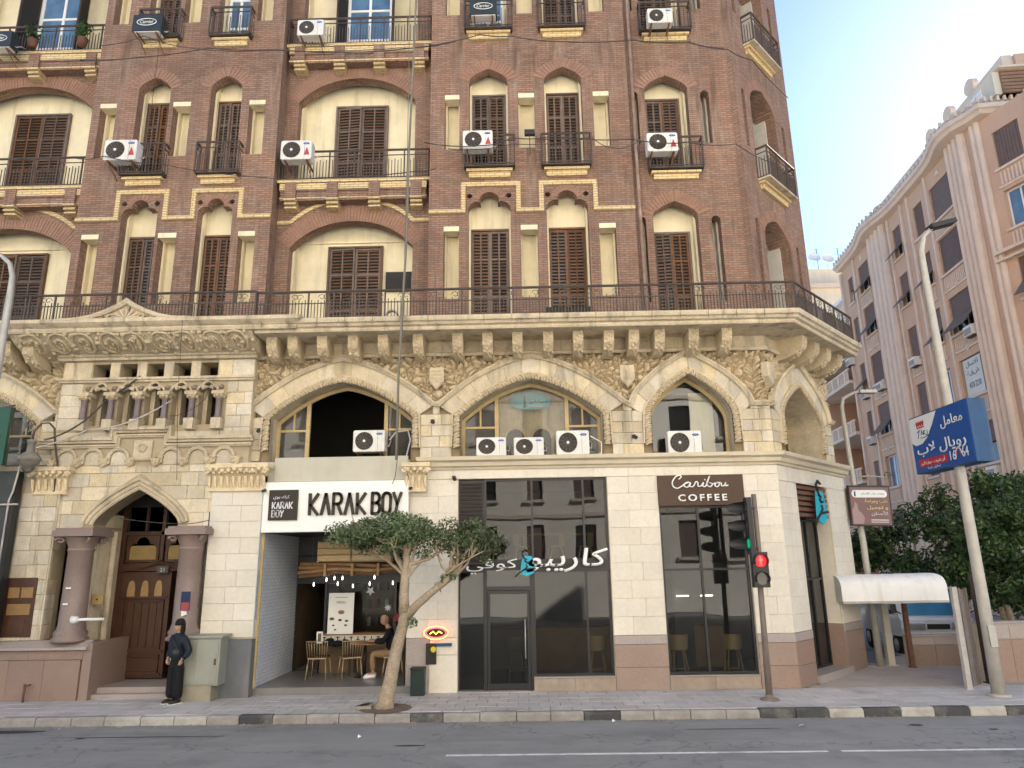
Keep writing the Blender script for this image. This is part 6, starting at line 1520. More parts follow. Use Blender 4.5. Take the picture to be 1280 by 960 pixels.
put_ac(150, 187, 15.5, 1.0, 'white air conditioner left of the first pair of windows, second floor', red=True)
put_ac(597, 174, 15.5, .9, 'white air conditioner left of the central pair of windows, second floor', red=True)
put_ac(828, 177, 15.55, .92, 'white air conditioner on the corner bay balcony, second floor', red=True)
put_ac(825, 19, 15.5, .78, 'white air conditioner on the topmost balcony of the corner bay')
put_ac(184, 30, 15.5, .85, 'air conditioner in a dark cover, top left window of the left bay', cover=True)
put_ac(604, 10, 15.5, .8, 'air conditioner in a dark cover, top middle of the facade', cover=True)
put_ac(-2, 50, 15.6, .8, 'dark covered air conditioner cut by the left edge of the photo', cover=True)
put_ac(461, 551, 15.9, .88, 'white air conditioner alone in the open arch above the tea shop sign', sz=1.0)
put_ac(614, 558, 15.78, .82, 'leftmost of the three white air conditioners on the coffee shop cornice', sz=.9)
put_ac(661, 558, 15.78, .82, 'middle one of the three white air conditioners on the coffee shop cornice', sz=.9)
put_ac(716, 553, 15.78, .9, 'rightmost and tallest of the three white air conditioners on the cornice', sz=1.08)
put_ac(856, 553, 15.78, .92, 'white air conditioner alone on the cornice over the brown coffee sign', sz=1.03)
for o in [ACM]+list(ACM.children_recursive): bpy.data.objects.remove(o)
# window-type units
def window_ac(Mx, label, w=.6, h=.42, mt='ac_white'):
    t = thing('window_air_conditioner', label, 'air conditioner', Mx); MB().poly([(0, 0), (w, 0), (w, h), (0, h)], 0, .55, .01, True).build('casing', M[mt], t)
    m = MB(); 
    for k in range(9): m.box(.04, w-.04, -.006, .004, .05+k*.036, .068+k*.036)
    m.build('grille', M['ac_dark'], t, kind='stuff', fix=False); MB().box(.0, w, .1, .5, -.05, -.005).build('support_shelf', M['iron'], t); return t
x, z = at(478, 357, 16.6); window_ac(Matrix.Translation((x, 16.95, z)), 'dark window air conditioner beside the shuttered door under the lowest arch', .78, .52, 'ac_dark')
for (s_, z_, l) in ((-10.6, 13.3, 'window air conditioner under the shuttered wide window left of the fluted pilaster'), (-5.6, 13.5, 'window air conditioner under a narrow closed window, mid peach facade'), (.6, 13.35, 'window air conditioner below the awning blind, right part of the peach facade'), (-13.3, 13.35, 'window air conditioner near the far loggias of the peach building'), (-13.3, 10.2, 'lower window air conditioner near the far loggias of the peach building'), (.4, 6.4, 'window air conditioner below the blue sign on the peach building'), (-15.2, 16.2, 'window air conditioner at the end of the upper loggia of the peach building')):
    window_ac(RB @ Matrix.Translation((s_, -.4, z_)), l, .75, .5)
# ================================================================ TRAFFIC SIGNAL
tl = thing('traffic_light', 'pedestrian and vehicle traffic signal on a bent grey pole at the kerb', 'traffic light', Matrix.Translation((4.62, 14.78, .15)))
MB().tube([(0, 0, 0), (.02, 0, 1.5), (.03, 0, 2.1), (.08, .02, 2.8), (.08, .02, 3.92)], [.065, .055, .055, .05, .05], 12).build('pole', M['pole_brown'], tl)
MB().lathe([(.001, 0), (.19, 0), (.17, .03), (.08, .05), (.075, .1)], n=14).build('foot', M['pole_brown'], tl)
h = MB(); h.box(-.12, -.02, -.12, .12, 2.72, 3.85); h.box(-.02, .06, -.03, .03, 2.8, 2.86); h.box(-.02, .06, -.03, .03, 3.6, 3.66); hd = h.build('vehicle_signal', M['signal_black'], tl)
for k, z in enumerate((3.65, 3.29, 2.93)):
    q = Matrix.Translation((-.12, 0, z)) @ Matrix.Rotation(R(-90), 4, 'Y'); m = MB(q); 
    vs = []; 
    for i in range(13):
        a = math.pi*(-.08+1.16*i/12); vs += [(math.sin(a-math.pi/2)*.135*-1, math.cos(a-math.pi/2)*.135, 0), (math.sin(a-math.pi/2)*.11*-1, math.cos(a-math.pi/2)*.12, .12+.24*max(0, math.sin(a)))]
    m.add(vs, [(2*i, 2*i+2, 2*i+3, 2*i+1) for i in range(12)], True); m.build('visor', M['signal_black'], hd, fix=False)
    MB(q).disc(0, 0, .1, 0, .0).build('x', None, None) if False else None
    MB(q).lathe([(.001, .02), (.07, .012), (.1, 0)], n=14).build('lens', M['lens_green'] if k == 2 else M['lens_dark'], hd)
h = MB(); h.box(-.14, .17, -.2, -.04, 2.08, 2.76); h.box(-.03, .06, -.04, .0, 2.3, 2.5); pd = h.build('pedestrian_signal', M['signal_black'], tl)
for z, mt in ((2.59, 'lens_red'), (2.25, 'lens_dark')):
    MB().disc(.015, z, .12, -.215, -.2, 20).build('lens', M[mt], pd)
    P = [(.015+.135*math.cos(a*.3), z+.135*math.sin(a*.3)) for a in range(-2, 13)]; MB().sweep(P, [(0, -.2), (0, -.32), (.008, -.32), (.008, -.2)]).build('hood', M['signal_black'], pd)
m = MB(Matrix.Translation((.015, -.22, 2.59)))
m.disc(0, .075, .02, -.003, .003, 8); m.poly([(-.022, -.01), (.022, -.01), (.03, .05), (-.03, .05)], -.003, .003); m.poly([(-.022, -.01), (-.004, -.01), (-.012, -.09), (-.026, -.09)], -.003, .003); m.poly([(.004, -.01), (.022, -.01), (.026, -.09), (.012, -.09)], -.003, .003); m.poly([(-.05, .0), (-.034, -.0), (-.03, .05), (-.036, .05)], -.003, .003); m.poly([(.034, .0), (.05, .0), (.036, .05), (.03, .05)], -.003, .003)
m.build('standing_figure', M['fig_red'], pd)
# ================================================================ LAMP POSTS AND POLE SIGNS
lp_ = thing('street_lamp', 'tall galvanised street lamp carrying the blue laboratory sign box', 'street lamp', Matrix.Translation((9.05, 14.89, .15)))
MB().tube([(0, 0, 0), (0, 0, 2), (-.02, 0, 5), (-.06, 0, 9.0), (-.05, 0, 9.3), (.04, -.05, 9.62), (.2, -.1, 9.78)], [.13, .11, .1, .075, .07, .05, .045], 12).build('pole', M['galv_dirty'], lp_)
MB(Matrix.Translation((.3, -.12, 9.82)) @ Matrix.Rotation(R(-14), 4, 'Y')).box(-.16, .42, -.13, .13, -.05, .05).build('lamp_head', M['signal_black'], lp_)
MB().lathe([(.001, 0), (.22, 0), (.22, .03), (.13, .05)], n=12).build('foot', M['galv_dirty'], lp_); MB().box(-.07, .07, -.135, -.1, .9, 1.3).build('service_hatch', M['galv'], lp_)
bs = thing('laboratory_sign', 'blue and white box sign with white Arabic letters on the lamp post', 'sign', frame(8.86, 16.2, -90, 4.57))
MB().box(0, 2.2, .0, .36, 0, 1.27).build('sign_box', M['sign_blue_dark'], bs); MB().box(.02, 2.18, -.012, 0, .02, 1.25).build('sign_face', M['sign_blue'], bs)
MB().poly([(.03, .7), (.18, .62), (.42, .63), (.65, .74), (.9, .98), (1.12, 1.24), (.03, 1.24)], -.02, -.012).build('white_field', M['sign_white'], bs)
FT = lambda x, z: Matrix.Translation((x, -.022, z))
text(arabic('\u0645\u0639\u0627\u0645\u0644'), 'lettering', M['sign_white'], bs, FT(1.22, .8), w=.78, h=.27, depth=.006, bold=.012)
text(arabic('\u0631\u0648\u064a\u0627\u0644 \u0644\u0627\u0628'), 'lettering', M['sign_white'], bs, FT(.2, .33), w=1.8, h=.3, depth=.006, bold=.014)
MB().box(.2, 1.28, -.02, -.012, .12, .29).build('red_band', M['sign_red'], bs); text(arabic('\u0623\u0628\u0646 \u0634\u0631\u064a\u0641 - \u0639\u0645\u0627\u0631\u0629 \u0627\u0644\u0646\u0648\u0631'), 'lettering', M['sign_white'], bs, FT(.27, .15), w=.92, h=.11, depth=.004)
text('16', 'lettering', M['sign_white'], bs, FT(1.38, .12), w=.22, h=.2, depth=.004, bold=.01); text('64', 'lettering', M['sign_white'], bs, FT(1.8, .14), w=.22, h=.2, depth=.004, bold=.01)
MB().sweep([(1.68+.07*math.cos(a*.45), .2+.12*math.sin(a*.45)) for a in range(0, 8)], [(-.01, -.012), (-.01, -.022), (.01, -.022), (.01, -.012)]).build('red_arch_mark', M['sign_red'], bs); MB().sweep([(1.68+.1*math.cos(a*.45), .22+.13*math.sin(a*.45)) for a in range(0, 8)], [(-.01, -.012), (-.01, -.022), (.012, -.022), (.012, -.012)]).build('white_arch_mark', M['sign_white'], bs)
text(arabic('\u062a\u062d\u0627\u0644\u064a\u0644 \u0637\u0628\u064a\u0629'), 'lettering', M['sign_white'], bs, FT(.5, .05), w=.5, h=.06, depth=.003)
m = MB()
for k in range(4): m.poly([(.3+k*.08, 1.02), (.35+k*.08, 1.02), (.37+k*.08, 1.1), (.325+k*.08, 1.15), (.28+k*.08, 1.1)], -.022, -.012)
m.box(.3, .6, -.022, -.012, .98, 1.01); m.build('red_crown_mark', M['sign_red'], bs)
for P in ([(.28, .62), (.36, .8), (.44, .86), (.34, .84), (.26, .8)], [(.46, .7), (.5, .84), (.55, .7)], [(.58, .68), (.6, .82), (.68, .8), (.6, .74), (.72, .66)], [(.76, .66), (.78, .8)], [(.4, .62), (.6, .6), (.85, .66)]): MB().tube([(.08+x*.8, -.02, .3+z*.75) for x, z in P], .011, 4).build('blue_script', M['sign_blue_dark'], bs)
MB().box(.9, 1.3, .1, .3, 1.27, 1.31).build('mounting_bracket', M['galv'], bs)
lp2 = thing('street_lamp', 'thin grey lamp pole behind the building corner, clinic sign hung on it', 'street lamp', Matrix.Translation((8.78, 19.05, .15)))
MB().tube([(0, 0, 0), (-.02, 0, 3), (-.12, 0, 6.6), (-.05, 0, 6.85), (.25, 0, 7.0), (.5, -.05, 7.05)], [.09, .08, .06, .05, .04, .035], 10).build('pole', M['galv_dirty'], lp2); MB().box(.4, .85, -.1, .1, 6.98, 7.06).build('lamp_head', M['galv'], lp2)
MB().tube([(-.05, 0, 4.72), (.5, 0, 4.72), (.85, 0, 4.66)], .02, 5).build('sign_arm', M['galv'], lp2); MB().tube([(.85+.1*math.cos(a*.7)*(1-a*.07), 0, 4.72+.12*math.sin(a*.7)*(1-a*.07)) for a in range(12)], .018, 5).build('scroll', M['moss'], lp2)
cs_ = thing('clinic_sign', 'brown square dental clinic sign with yellow Arabic lettering', 'sign', Matrix.Translation((8.42, 18.8, 3.58)) @ Matrix.Rotation(R(1.5), 4, 'Y'))
MB().box(0, 1.06, 0, .12, 0, 1.04).build('sign_box', M['signal_black'], cs_); MB().box(.02, 1.02, -.012, 0, .03, .99).build('sign_face', M['sign_brown'], cs_)
MB().poly([(.06+.09*math.cos(a)+(.82 if math.cos(a) > 0 else .09), .82+.1*math.sin(a)) for a in [math.pi*2*k/16 for k in range(16)]], -.02, -.012).build('white_field', M['sign_white'], cs_)
text(arabic('\u0637\u0628 \u0648\u062c\u0631\u0627\u062d\u0629'), 'lettering', M['sign_yellow'], cs_, FT(.38, .56), w=.58, h=.13, depth=.004, bold=.01); text(arabic('\u0648 \u062a\u062c\u0645\u064a\u0644'), 'lettering', M['sign_yellow'], cs_, FT(.42, .4), w=.53, h=.12, depth=.004, bold=.01); text(arabic('\u0627\u0644\u0623\u0633\u0646\u0627\u0646'), 'lettering', M['sign_white'], cs_, FT(.52, .25), w=.42, h=.13, depth=.004, bold=.01)
text(arabic('\u0639\u064a\u0627\u062f\u0627\u062a \u0637\u0628 \u0627\u0644\u0623\u0633\u0646\u0627\u0646'), 'lettering', M['sign_blue_dark'], cs_, FT(.3, .79), w=.6, h=.07, depth=.004)
MB().tube([(.14, -.024, .75), (.14, -.024, .88)], .02, 4).build('blue_mark', M['sign_blue_dark'], cs_); MB().box(.5, .95, -.016, -.012, .14, .16).build('small_print', M['sign_white'], cs_, fix=False); MB().box(.5, .95, -.016, -.012, .09, .105).build('small_print', M['sign_white'], cs_, fix=False)
MB().poly([(.04, .05), (.3, .05), (.34, .2), (.28, .32), (.2, .38), (.18, .55), (.12, .62), (.1, .5), (.04, .4)], -.018, -.012).build('hand_picture', flat('hand_print', '9c8584'), cs_)
ll_ = thing('street_lamp', 'grey street lamp with a curved arm at the left edge', 'street lamp', Matrix.Translation((-10.9, 14.0, .15)))
MB().tube([(0, 0, 0), (0, 0, 4), (.0, 0, 8.3), (-.02, 0, 8.75), (-.12, 0, 9.05), (-.35, 0, 9.25), (-1.2, 0, 9.45)], [.11, .09, .07, .055, .05, .045, .04], 12).build('pole', M['galv'], ll_); MB().box(-1.9, -1.1, -.12, .12, 9.4, 9.52).build('lamp_head', M['signal_black'], ll_)
# ================================================================ SHOP SIGNS
ks = thing('shop_sign', 'long white fascia sign with dark raised KARAK BOY letters', 'sign', Matrix.Translation((-5.9, 15.78, 3.5)))
MB().block(0, 3.32, 0, .16, 0, 1.1, .008).build('sign_panel', M['white_panel'], ks)
lb = MB(); b = Matrix.Translation((1.12, -.04, .36))
K = M['karak_black']
def strokes(name, segs, t, mtl, parent, Mx, d=.05, n=4):
    m = MB(Mx)
    for s in segs:
        for a, b in zip(s[:-1], s[1:]):
            a = Vector(a); b = Vector(b); dd = (b-a); L = dd.length
            if L < 1e-6: continue
            dd /= L; q = Vector((-dd.y, dd.x))*t/2; a2 = a-dd*t*.25; b2 = b+dd*t*.25
            m.poly([tuple(a2-q), tuple(b2-q), tuple(b2+q), tuple(a2+q)], -d, 0)
    return m.build(name, mtl, parent, fix=False)
def arcp(cx, cz, rx, rz, a0, a1, n=8): return [(cx+rx*math.cos(R(a0+(a1-a0)*i/n)), cz+rz*math.sin(R(a0+(a1-a0)*i/n))) for i in range(n+1)]
def kletter(ch, x, w, h):
    if ch == 'K': return [[(x, 0), (x, h)], [(x+w, h), (x+.02, h*.45), (x+w, 0)]]
    if ch == 'A': return [[(x, 0), (x+w/2, h), (x+w, 0)]]
    if ch == 'R': return [[(x, 0), (x, h), (x+w*.6, h)]+arcp(x+w*.6, h*.75, w*.4, h*.25, 90, -90, 6)+[(x, h*.5)], [(x+w*.5, h*.5), (x+w, 0)]]
    if ch == 'B': return [[(x, 0), (x, h), (x+w*.55, h)]+arcp(x+w*.55, h*.76, w*.38, h*.24, 90, -90, 6)+[(x, h*.52)], [(x+w*.55, h*.52)]+arcp(x+w*.6, h*.26, w*.4, h*.26, 90, -90, 6)+[(x, 0)]]
    if ch == 'O': return [arcp(x+w/2, h*.78, w/2, h*.22, 0, 180, 6)+arcp(x+w/2, h*.22, w/2, h*.22, 180, 360, 6)+[(x+w, h*.78)]]
    if ch == 'Y': return [[(x, h), (x+w*.5, h*.45), (x+w, h)], [(x+w*.5, h*.45), (x+w*.3, 0)]]
    return []
def kword(s, x0, pitch, w, h, t, mtl, parent, Mx, d):
    for i, ch in enumerate(s):
        if ch != ' ': strokes('letter', kletter(ch, x0+i*pitch, w, h), t, mtl, parent, Mx, d)
kword('KARAK', 0, .262, .18, .45, .062, K, ks, Matrix.Translation((1.15, -.012, .37)), .05); kword('BOY', 0, .235, .17, .45, .062, K, ks, Matrix.Translation((2.53, -.012, .37)), .05)
sq = thing('logo_plaque', 'square dark plaque with small white KARAK BOY lettering on the white fascia', 'sign', Matrix.Translation((-5.66, 15.72, 3.76)))
MB().block(0, .64, 0, .05, 0, .66, .006).build('plaque_board', M['karak_black'], sq)
kword('KARAK', 0, .094, .065, .14, .022, M['sign_white'], sq, Matrix.Translation((.09, -.004, .25)), .006); kword('BOY', 0, .094, .065, .14, .022, M['sign_white'], sq, Matrix.Translation((.09, -.004, .07)), .006)
text(arabic('\u0643\u0631\u0643 \u0628\u0648\u064a'), 'lettering', M['sign_white'], sq, Matrix.Translation((.1, -.004, .44)), w=.36, h=.1, depth=.004)
for (x, l) in ((-5.85, 'small black security camera on the left corner of the white fascia'), (-2.6, 'small black security camera on the right corner of the white fascia')):
    t = thing('security_camera', l, 'camera', Matrix.Translation((x+.08, 15.78, 4.42))); MB().box(-.03, .03, -.02, .0, -.03, .03).build('base', M['white'], t); MB().tube([(0, -.02, 0), (.0, -.16, -.03)], .035, 8).build('housing', M['signal_black'], t)
# arabic cafe lettering and the emblem
ca = thing('cafe_sign', 'white Arabic cafe lettering split by a blue emblem across the window band', 'sign', Matrix.Translation((-1.35, 15.93, 2.55)))
MB().box(.05, 3.1, .03, .06, .2, .24).build('sign_rail', M['black_metal'], ca)
text(arabic('\u0643\u0627\u0631\u064a\u0628\u0648'), 'lettering', M['letter_white'], ca, Matrix.Translation((1.35, -.02, .02)), w=1.78, h=.5, depth=.05, bold=.012, shear=.15)
text(arabic('\u0643\u0648\u0641\u064a'), 'lettering', M['letter_white'], ca, Matrix.Translation((.04, -.02, .0)), w=1.12, h=.32, depth=.05, bold=.006)
def emblem(t, Mx, s):
    q = Mx @ Matrix.Diagonal((s, 1, s, 1))
    MB(q).poly([(.16, .12), (.5, 0), (.82, .16), (.86, .5), (.72, .92), (.3, .95), (.22, .6)], -.04, 0, 0, True).build('blue_shape', M['emblem_blue'], t)
    m = MB(q)
    for P in ([(-.08, -.02), (.12, .16), (.34, .3), (.5, .42), (.46, .54)], [(.34, .3), (.6, .34), (.9, .36)], [(.3, .95), (.26, 1.1), (.4, 1.22), (.56, 1.14)], [(.38, .72), (.5, .62), (.62, .64)], [(.3, .95), (.36, .82), (.5, .76)]): m.tube([(x, -.05, z) for x, z in P], .035, 5)
    m.build('black_antlers', M['karak_black'], t)
emblem(ca, Matrix.Translation((1.14, -.03, -.06)), .46)
cb = thing('coffee_sign', 'brown sign board over the right window with white Caribou script and COFFEE', 'sign', Matrix.Translation((2.97, 15.94, 3.95)))
MB().box(0, 1.89, 0, .1, 0, .67).build('sign_board', M['sign_coffee'], cb)
def smooth(P, n=5):
    out = []
    for i in range(len(P)-1):
        p0, p1, p2, p3 = [Vector(P[max(0, min(len(P)-1, i+k))]) for k in (-1, 0, 1, 2)]
        for k in range(n):
            t = k/n; out.append(tuple(.5*((2*p1)+(p2-p0)*t+(2*p0-5*p1+4*p2-p3)*t*t+(3*p1-p0-3*p2+p3)*t**3)))
    out.append(tuple(P[-1])); return out
scr = [[(.2, .22), (.24, .25), (.27, .29), (.22, .33), (.12, .28), (.04, .15), (.05, .03), (.14, -.03), (.26, .02), (.36, .1), (.47, .13), (.38, .12), (.33, .03), (.42, .0), (.5, .12), (.47, .02), (.56, .02), (.63, .14), (.68, .12), (.68, .02), (.76, .03), (.82, .12), (.8, .02), (.88, .03), (.99, .3), (.9, .08), (.98, .0), (1.05, .08), (.97, .11), (1.06, .08), (1.13, .1), (1.1, .03), (1.17, .0), (1.22, .08), (1.15, .11), (1.26, .1), (1.27, .02), (1.34, .03), (1.38, .11), (1.37, .02), (1.44, .04)], [(.85, .19), (.87, .2)]]
m = MB(Matrix.Translation((.28, -.03, .4)) @ Matrix.Diagonal((.88, 1, .8, 1)))
for P in scr: m.tube([(x, 0, z) for x, z in smooth(P, 4)], .019, 5)
m.build('script_lettering', M['letter_white'], cb)
text('COFFEE', 'lettering', M['letter_white'], cb, Matrix.Translation((.42, -.01, .09)), w=1.08, h=.15, depth=.03, bold=.02, space=1.35)
ce = thing('corner_emblem', 'blue emblem mounted on the wooden louvres over the corner door', 'sign', CH @ Matrix.Translation((1.55, -.02, 3.55))); emblem(ce, Matrix.Translation((0, -.08, 0)), .85)
MB().box(.2, .6, -.06, .0, .3, .36).build('mounting_bar', M['black_metal'], ce)
gs = thing('green_sign', 'dark green shop sign cut by the left edge of the photo', 'sign', frame(-11.5, 15.1, 12, 5.0)); MB().box(-1.6, .17, 0, .12, 0, 1.28).build('sign_board', M['sign_green'], gs); text('YA\u2019', 'lettering', M['karak_black'], gs, Matrix.Translation((-.27, -.004, .5)), h=.16, depth=.006, bold=.01)
MB().tube([(-.1, .1, 1.25), (.2, .1, 1.35)], .02, 5).build('fixing', M['iron'], gs)
# ================================================================ LEFT EDGE THINGS
dp = thing('roller_panel', 'dark grey metal panel with white conduit at the left edge', 'panel', Matrix.Translation((-12.6, 15.4, .15))); MB().box(0, 1.42, 0, .2, 1.22, 4.75).build('panel_sheet', M['dark_grey'], dp); MB().box(1.42, 1.46, -.01, .2, 1.22, 4.75).build('panel_edge', M['black_metal'], dp)
MB().tube([(1.38, -.04, 1.2), (1.38, -.04, 4.1), (1.44, -.04, 4.3), (1.5, 0, 5.0)], .02, 6).build('conduit', M['white_worn'], dp); MB().tube([(.3, -.05, 4.0), (1.6, -.05, 4.02)], .022, 6).build('cross_pipe', M['white_worn'], dp)
lx, lz = at(35, 585, 15.3)
ln = thing('wall_lantern', 'old grey bell shaped lantern on a scrolled bracket left of the entrance', 'lantern', Matrix.Translation((lx, 15.3, lz)))
MB().lathe([(.001, .0), (.1, .0), (.15, .06), (.2, .1), (.21, .16), (.24, .17), (.22, .24), (.14, .32), (.08, .36), (.08, .55), (.1, .56), (.1, .62), (.001, .64)], n=18).build('lamp_shade', M['lantern'], ln); MB().lathe([(.001, -.12), (.07, -.1), (.12, -.04), (.14, .02)], n=14).build('glass_bowl', M['glass_dusty'], ln)
MB().tube([(0, 0, .6), (.02, 0, .82), (.12, .05, 1.0), (.26, .1, 1.02), (.36, .15, .9), (.38, .2, .6), (.38, .4, .1), (.38, .4, -.5)], .022, 6).build('bracket', M['iron'], ln); MB().tube([(-.1+.12*math.cos(a*.6)*(1-a*.06), 0, .95+.12*math.sin(a*.6)*(1-a*.06)) for a in range(13)], .016, 5).build('scroll', M['iron'], ln)
pt = thing('stand_pipe', 'short rusty pipe stub standing at the foot of the granite plinth', 'pipe', Matrix.Translation((X(30, 865, 15.5), 15.5, .15))); MB().tube([(0, 0, 0), (0, 0, .35)], .025, 6).build('pipe', M['rust'], pt); MB().tube([(-.02, 0, .3), (.12, 0, .34)], .018, 5).build('tap', M['rust'], pt)
x, z = at(95, 775, 15.3); bl_ = thing('wall_light', 'white spotlight on a short arm fixed to the left granite column', 'light', Matrix.Translation((x, 15.3, z))); MB().tube([(0, 0, 0), (.1, 0, .01), (.5, .15, .0)], .03, 8).build('arm', M['white'], bl_); MB().tube([(-.08, -.02, .0), (.04, 0, .01)], [.085, .06], 12).build('lamp_head', M['white'], bl_)
x, z = at(120, 750, 16.0); mb_ = thing('brass_plate', 'small square brass bell plate beside the left granite column', 'plate', Matrix.Translation((x-.1, 16.0, z-.1))); MB().block(0, .25, 0, .03, 0, .22, .01).build('plate', M['amber'], mb_); MB().disc(.12, .11, .02, -.01, .02, 10).build('bell_button', M['karak_black'], mb_)
for k, (px, py, l) in enumerate(((86, 735, 'upper white paper slip stuck on the left granite column'), (82, 755, 'lower white paper slip stuck on the left granite column'))):
    x, z = at(px, py, 15.46); tag(MB(Matrix.Translation((x, 15.455, z))).box(-.06, .05, -.003, 0, -.02, .015).build('paper_slip', M['white'], fix=False), l, 'paper')
x, z = at(229, 752, 15.4); ps = thing('poster', 'small torn blue and red poster on the right granite column', 'poster', Matrix.Translation((x-.08, 15.455, z-.3))); MB().box(0, .2, 0, .004, .12, .5).build('blue_paper', flat('poster_blue', '26304e'), ps, fix=False); MB().box(.02, .18, -.003, .0, .12, .28).build('red_paper', flat('poster_red', '9a4548'), ps, fix=False); MB().poly([(.04, 0), (.16, .04), (.14, .1), (.03, .11)], -.002, .002).build('torn_paper', M['white'], ps, fix=False)
# electric cabinet
cab = thing('electric_cabinet', 'grey green street cabinet on a concrete base behind the standing person', 'cabinet', Matrix.Translation((-7.28, 15.3, .15)))
MB().block(0, .98, 0, .42, .3, 1.22, .012).build('cabinet_body', M['cabinet'], cab); MB().box(-.03, 1.03, -.04, .45, 1.22, 1.27).build('cabinet_lid', M['cabinet'], cab); MB().box(-.02, .85, .02, .42, 0, .3).build('concrete_base', M['base_conc'], cab)
for x in (.03, .5): MB().block(x, x+.45, -.012, .0, .33, 1.19, .006).build('cabinet_door', M['cabinet'], cab)
MB().box(.88, .92, -.03, .0, .7, .82).build('handle', M['iron'], cab)
# floodlight, wall gadgets
x, z = at(662, 165, 15.7); fl_ = thing('floodlight', 'small black floodlight on a stalk between the two central windows', 'light', Matrix.Translation((x, 15.95, z))); MB().box(-.13, .13, -.22, -.12, -.04, .1).build('lamp_housing', M['signal_black'], fl_); MB().tube([(0, -.15, -.04), (0, -.1, -.3), (0, 0, -.5)], .012, 5).build('stalk', M['iron'], fl_)
for (px, py, l) in ((540, 526, 'small dark bracket light on the stone pier left of the middle arch'), (793, 545, 'small dark spotlight on the stone pier right of the middle arch'), (948, 566, 'small spotlight lying on the cornice near the corner'), (567, 597, 'small grey lamp above the louvred panel of the coffee shop'), (322, 537, 'tiny dark hook light on the stone left of the tea shop arch')):
    x, z = at(px, py, 15.85); t = thing('spotlight', l, 'light', Matrix.Translation((x, 15.95, z))); MB().box(-.04, .04, -.03, .02, -.03, .05).build('base', M['iron'], t); MB().tube([(0, -.02, .0), (.03, -.14, -.04)], [.03, .045], 8).build('lamp_head', M['signal_black'], t)
# ================================================================ CABLES
def cable(label, pts, r=.012, sag=.0, mt='cable', cat='cable'):
    P = [];
    for (a, b) in zip(pts[:-1], pts[1:]):
        for k in range(6):
            f = k/6; P.append((a[0]+(b[0]-a[0])*f, a[1]+(b[1]-a[1])*f, a[2]+(b[2]-a[2])*f-sag*4*f*(1-f)))
    P.append(pts[-1]); o = MB().tube(P, r, 5).build('cable', M[mt], fix=False); tag(o, label, cat); return o
def cp(*L, Y=15.45): return [(lambda q: (q[0], (p[2] if len(p) > 2 else Y), q[1]))(at(p[0], p[1], p[2] if len(p) > 2 else Y)) for p in L]
cable('long sagging cable along the top floor from left edge to the corner', cp((100, 75), (170, 72), (260, 60), (345, 62), (440, 65), (530, 58), (600, 43), (640, 45), (700, 52), (790, 50), (860, 53), (905, 60)), .014, .04)
cable('second top floor cable drooping below the first at the left windows', cp((125, 57), (180, 45), (240, 60), (330, 63), (500, 60), (570, 52)), .01, .06)
cable('cable running to the left edge under the second floor balconies', cp((95, 198), (130, 195), (200, 205), (330, 222), (400, 222), (520, 214), (545, 210)), .012, .05)
cable('pair of cables level with the second floor air conditioners', cp((530, 178), (600, 182), (640, 172), (690, 170), (790, 174), (860, 178), (920, 180), (970, 205, 16.8)), .013, .06)
cable('lower loose cable between the central windows and the pipe recess', cp((560, 186), (640, 180), (740, 172), (770, 185), (800, 175)), .01, .08)
cable('cable wrapping the corner under the top side balcony', cp((860, 52), (910, 62), (940, 75, 16.2), (985, 122, 18.2)), .014, .05)
cable('thick pair of cables slanting up to the stone arcade from the lantern', cp((55, 550, 15.2), (100, 530, 15.5), (135, 497, 15.7), (175, 470, 15.7)), .02, .05)
cable('pale cable slanting above the entrance moulding from the lantern', cp((45, 560, 15.2), (110, 537, 15.5), (160, 528, 15.5), (215, 500, 15.7)), .018, .04, 'white_worn')
cable('loose wire hanging over the front of the small stone arcade', cp((212, 520, 15.5), (255, 500, 15.5), (262, 480, 15.6)), .008, .1)
cable('wire across the portal above the right granite column', cp((150, 648, 15.5), (228, 655, 15.5), (262, 650, 15.5)), .008, .02)
cable('wire drooping down the corner of the smooth pilaster', cp((262, 640, 15.6), (258, 690, 15.6), (248, 760, 15.6)), .012)
cable('curly wire hanging from the grey fascia', cp((497, 570, 15.85), (494, 595, 15.75), (490, 605, 15.7)), .008, .02)
cable('long grey hoisting rope hanging down the full front of the facade', cp((521, -20, 14.7), (516, 90, 14.7), (511, 190, 14.72), (508, 300, 14.72), (502, 400, 14.72), (498, 470, 14.75), (495, 575, 15.3)), .028, 0, 'rope', 'rope')
cable('thin cord hanging beside the hoisting rope', cp((513, -20, 14.75), (509, 200, 14.75), (503, 420, 14.75)), .008, 0, 'rope', 'rope')
cable('thin vertical wire hanging in front of the left bay windows', cp((207, -10, 15.3), (190, 130, 15.3), (180, 200, 15.3)), .007)
cable('thin vertical wire at the left of the portal, before the arcade', cp((228, 400, 14.7), (222, 500, 15.3), (221, 600, 15.5)), .006)
cable('vertical wire down the brick pier between the slots', cp((746, 225, 15.95), (744, 300, 15.95), (745, 350, 15.95)), .008, 0, 'rope')
cable('looped hose beside the lone air conditioner over the tea shop', cp((487, 550, 15.8), (495, 540, 15.8), (510, 538, 15.8), (513, 550, 15.8), (508, 570, 15.8)), .016, 0, 'white_worn', 'hose')
cable('white hose looping beside the tallest cornice air conditioner', cp((738, 545, 15.8), (752, 553, 15.8), (752, 566, 15.8), (741, 571, 15.8)), .012, 0, 'white', 'hose')
dpipe = cable('old rusty drain pipe with peeling paint in the corner of the brick bays', [(2.98, 15.98, 24), (2.98, 15.98, 16), (2.97, 15.98, 11.2), (2.98, 15.98, 8.2)], .05, 0, 'old_pipe', 'drain pipe'); dpipe.name = 'drain_pipe'
# balcony railing across the portal

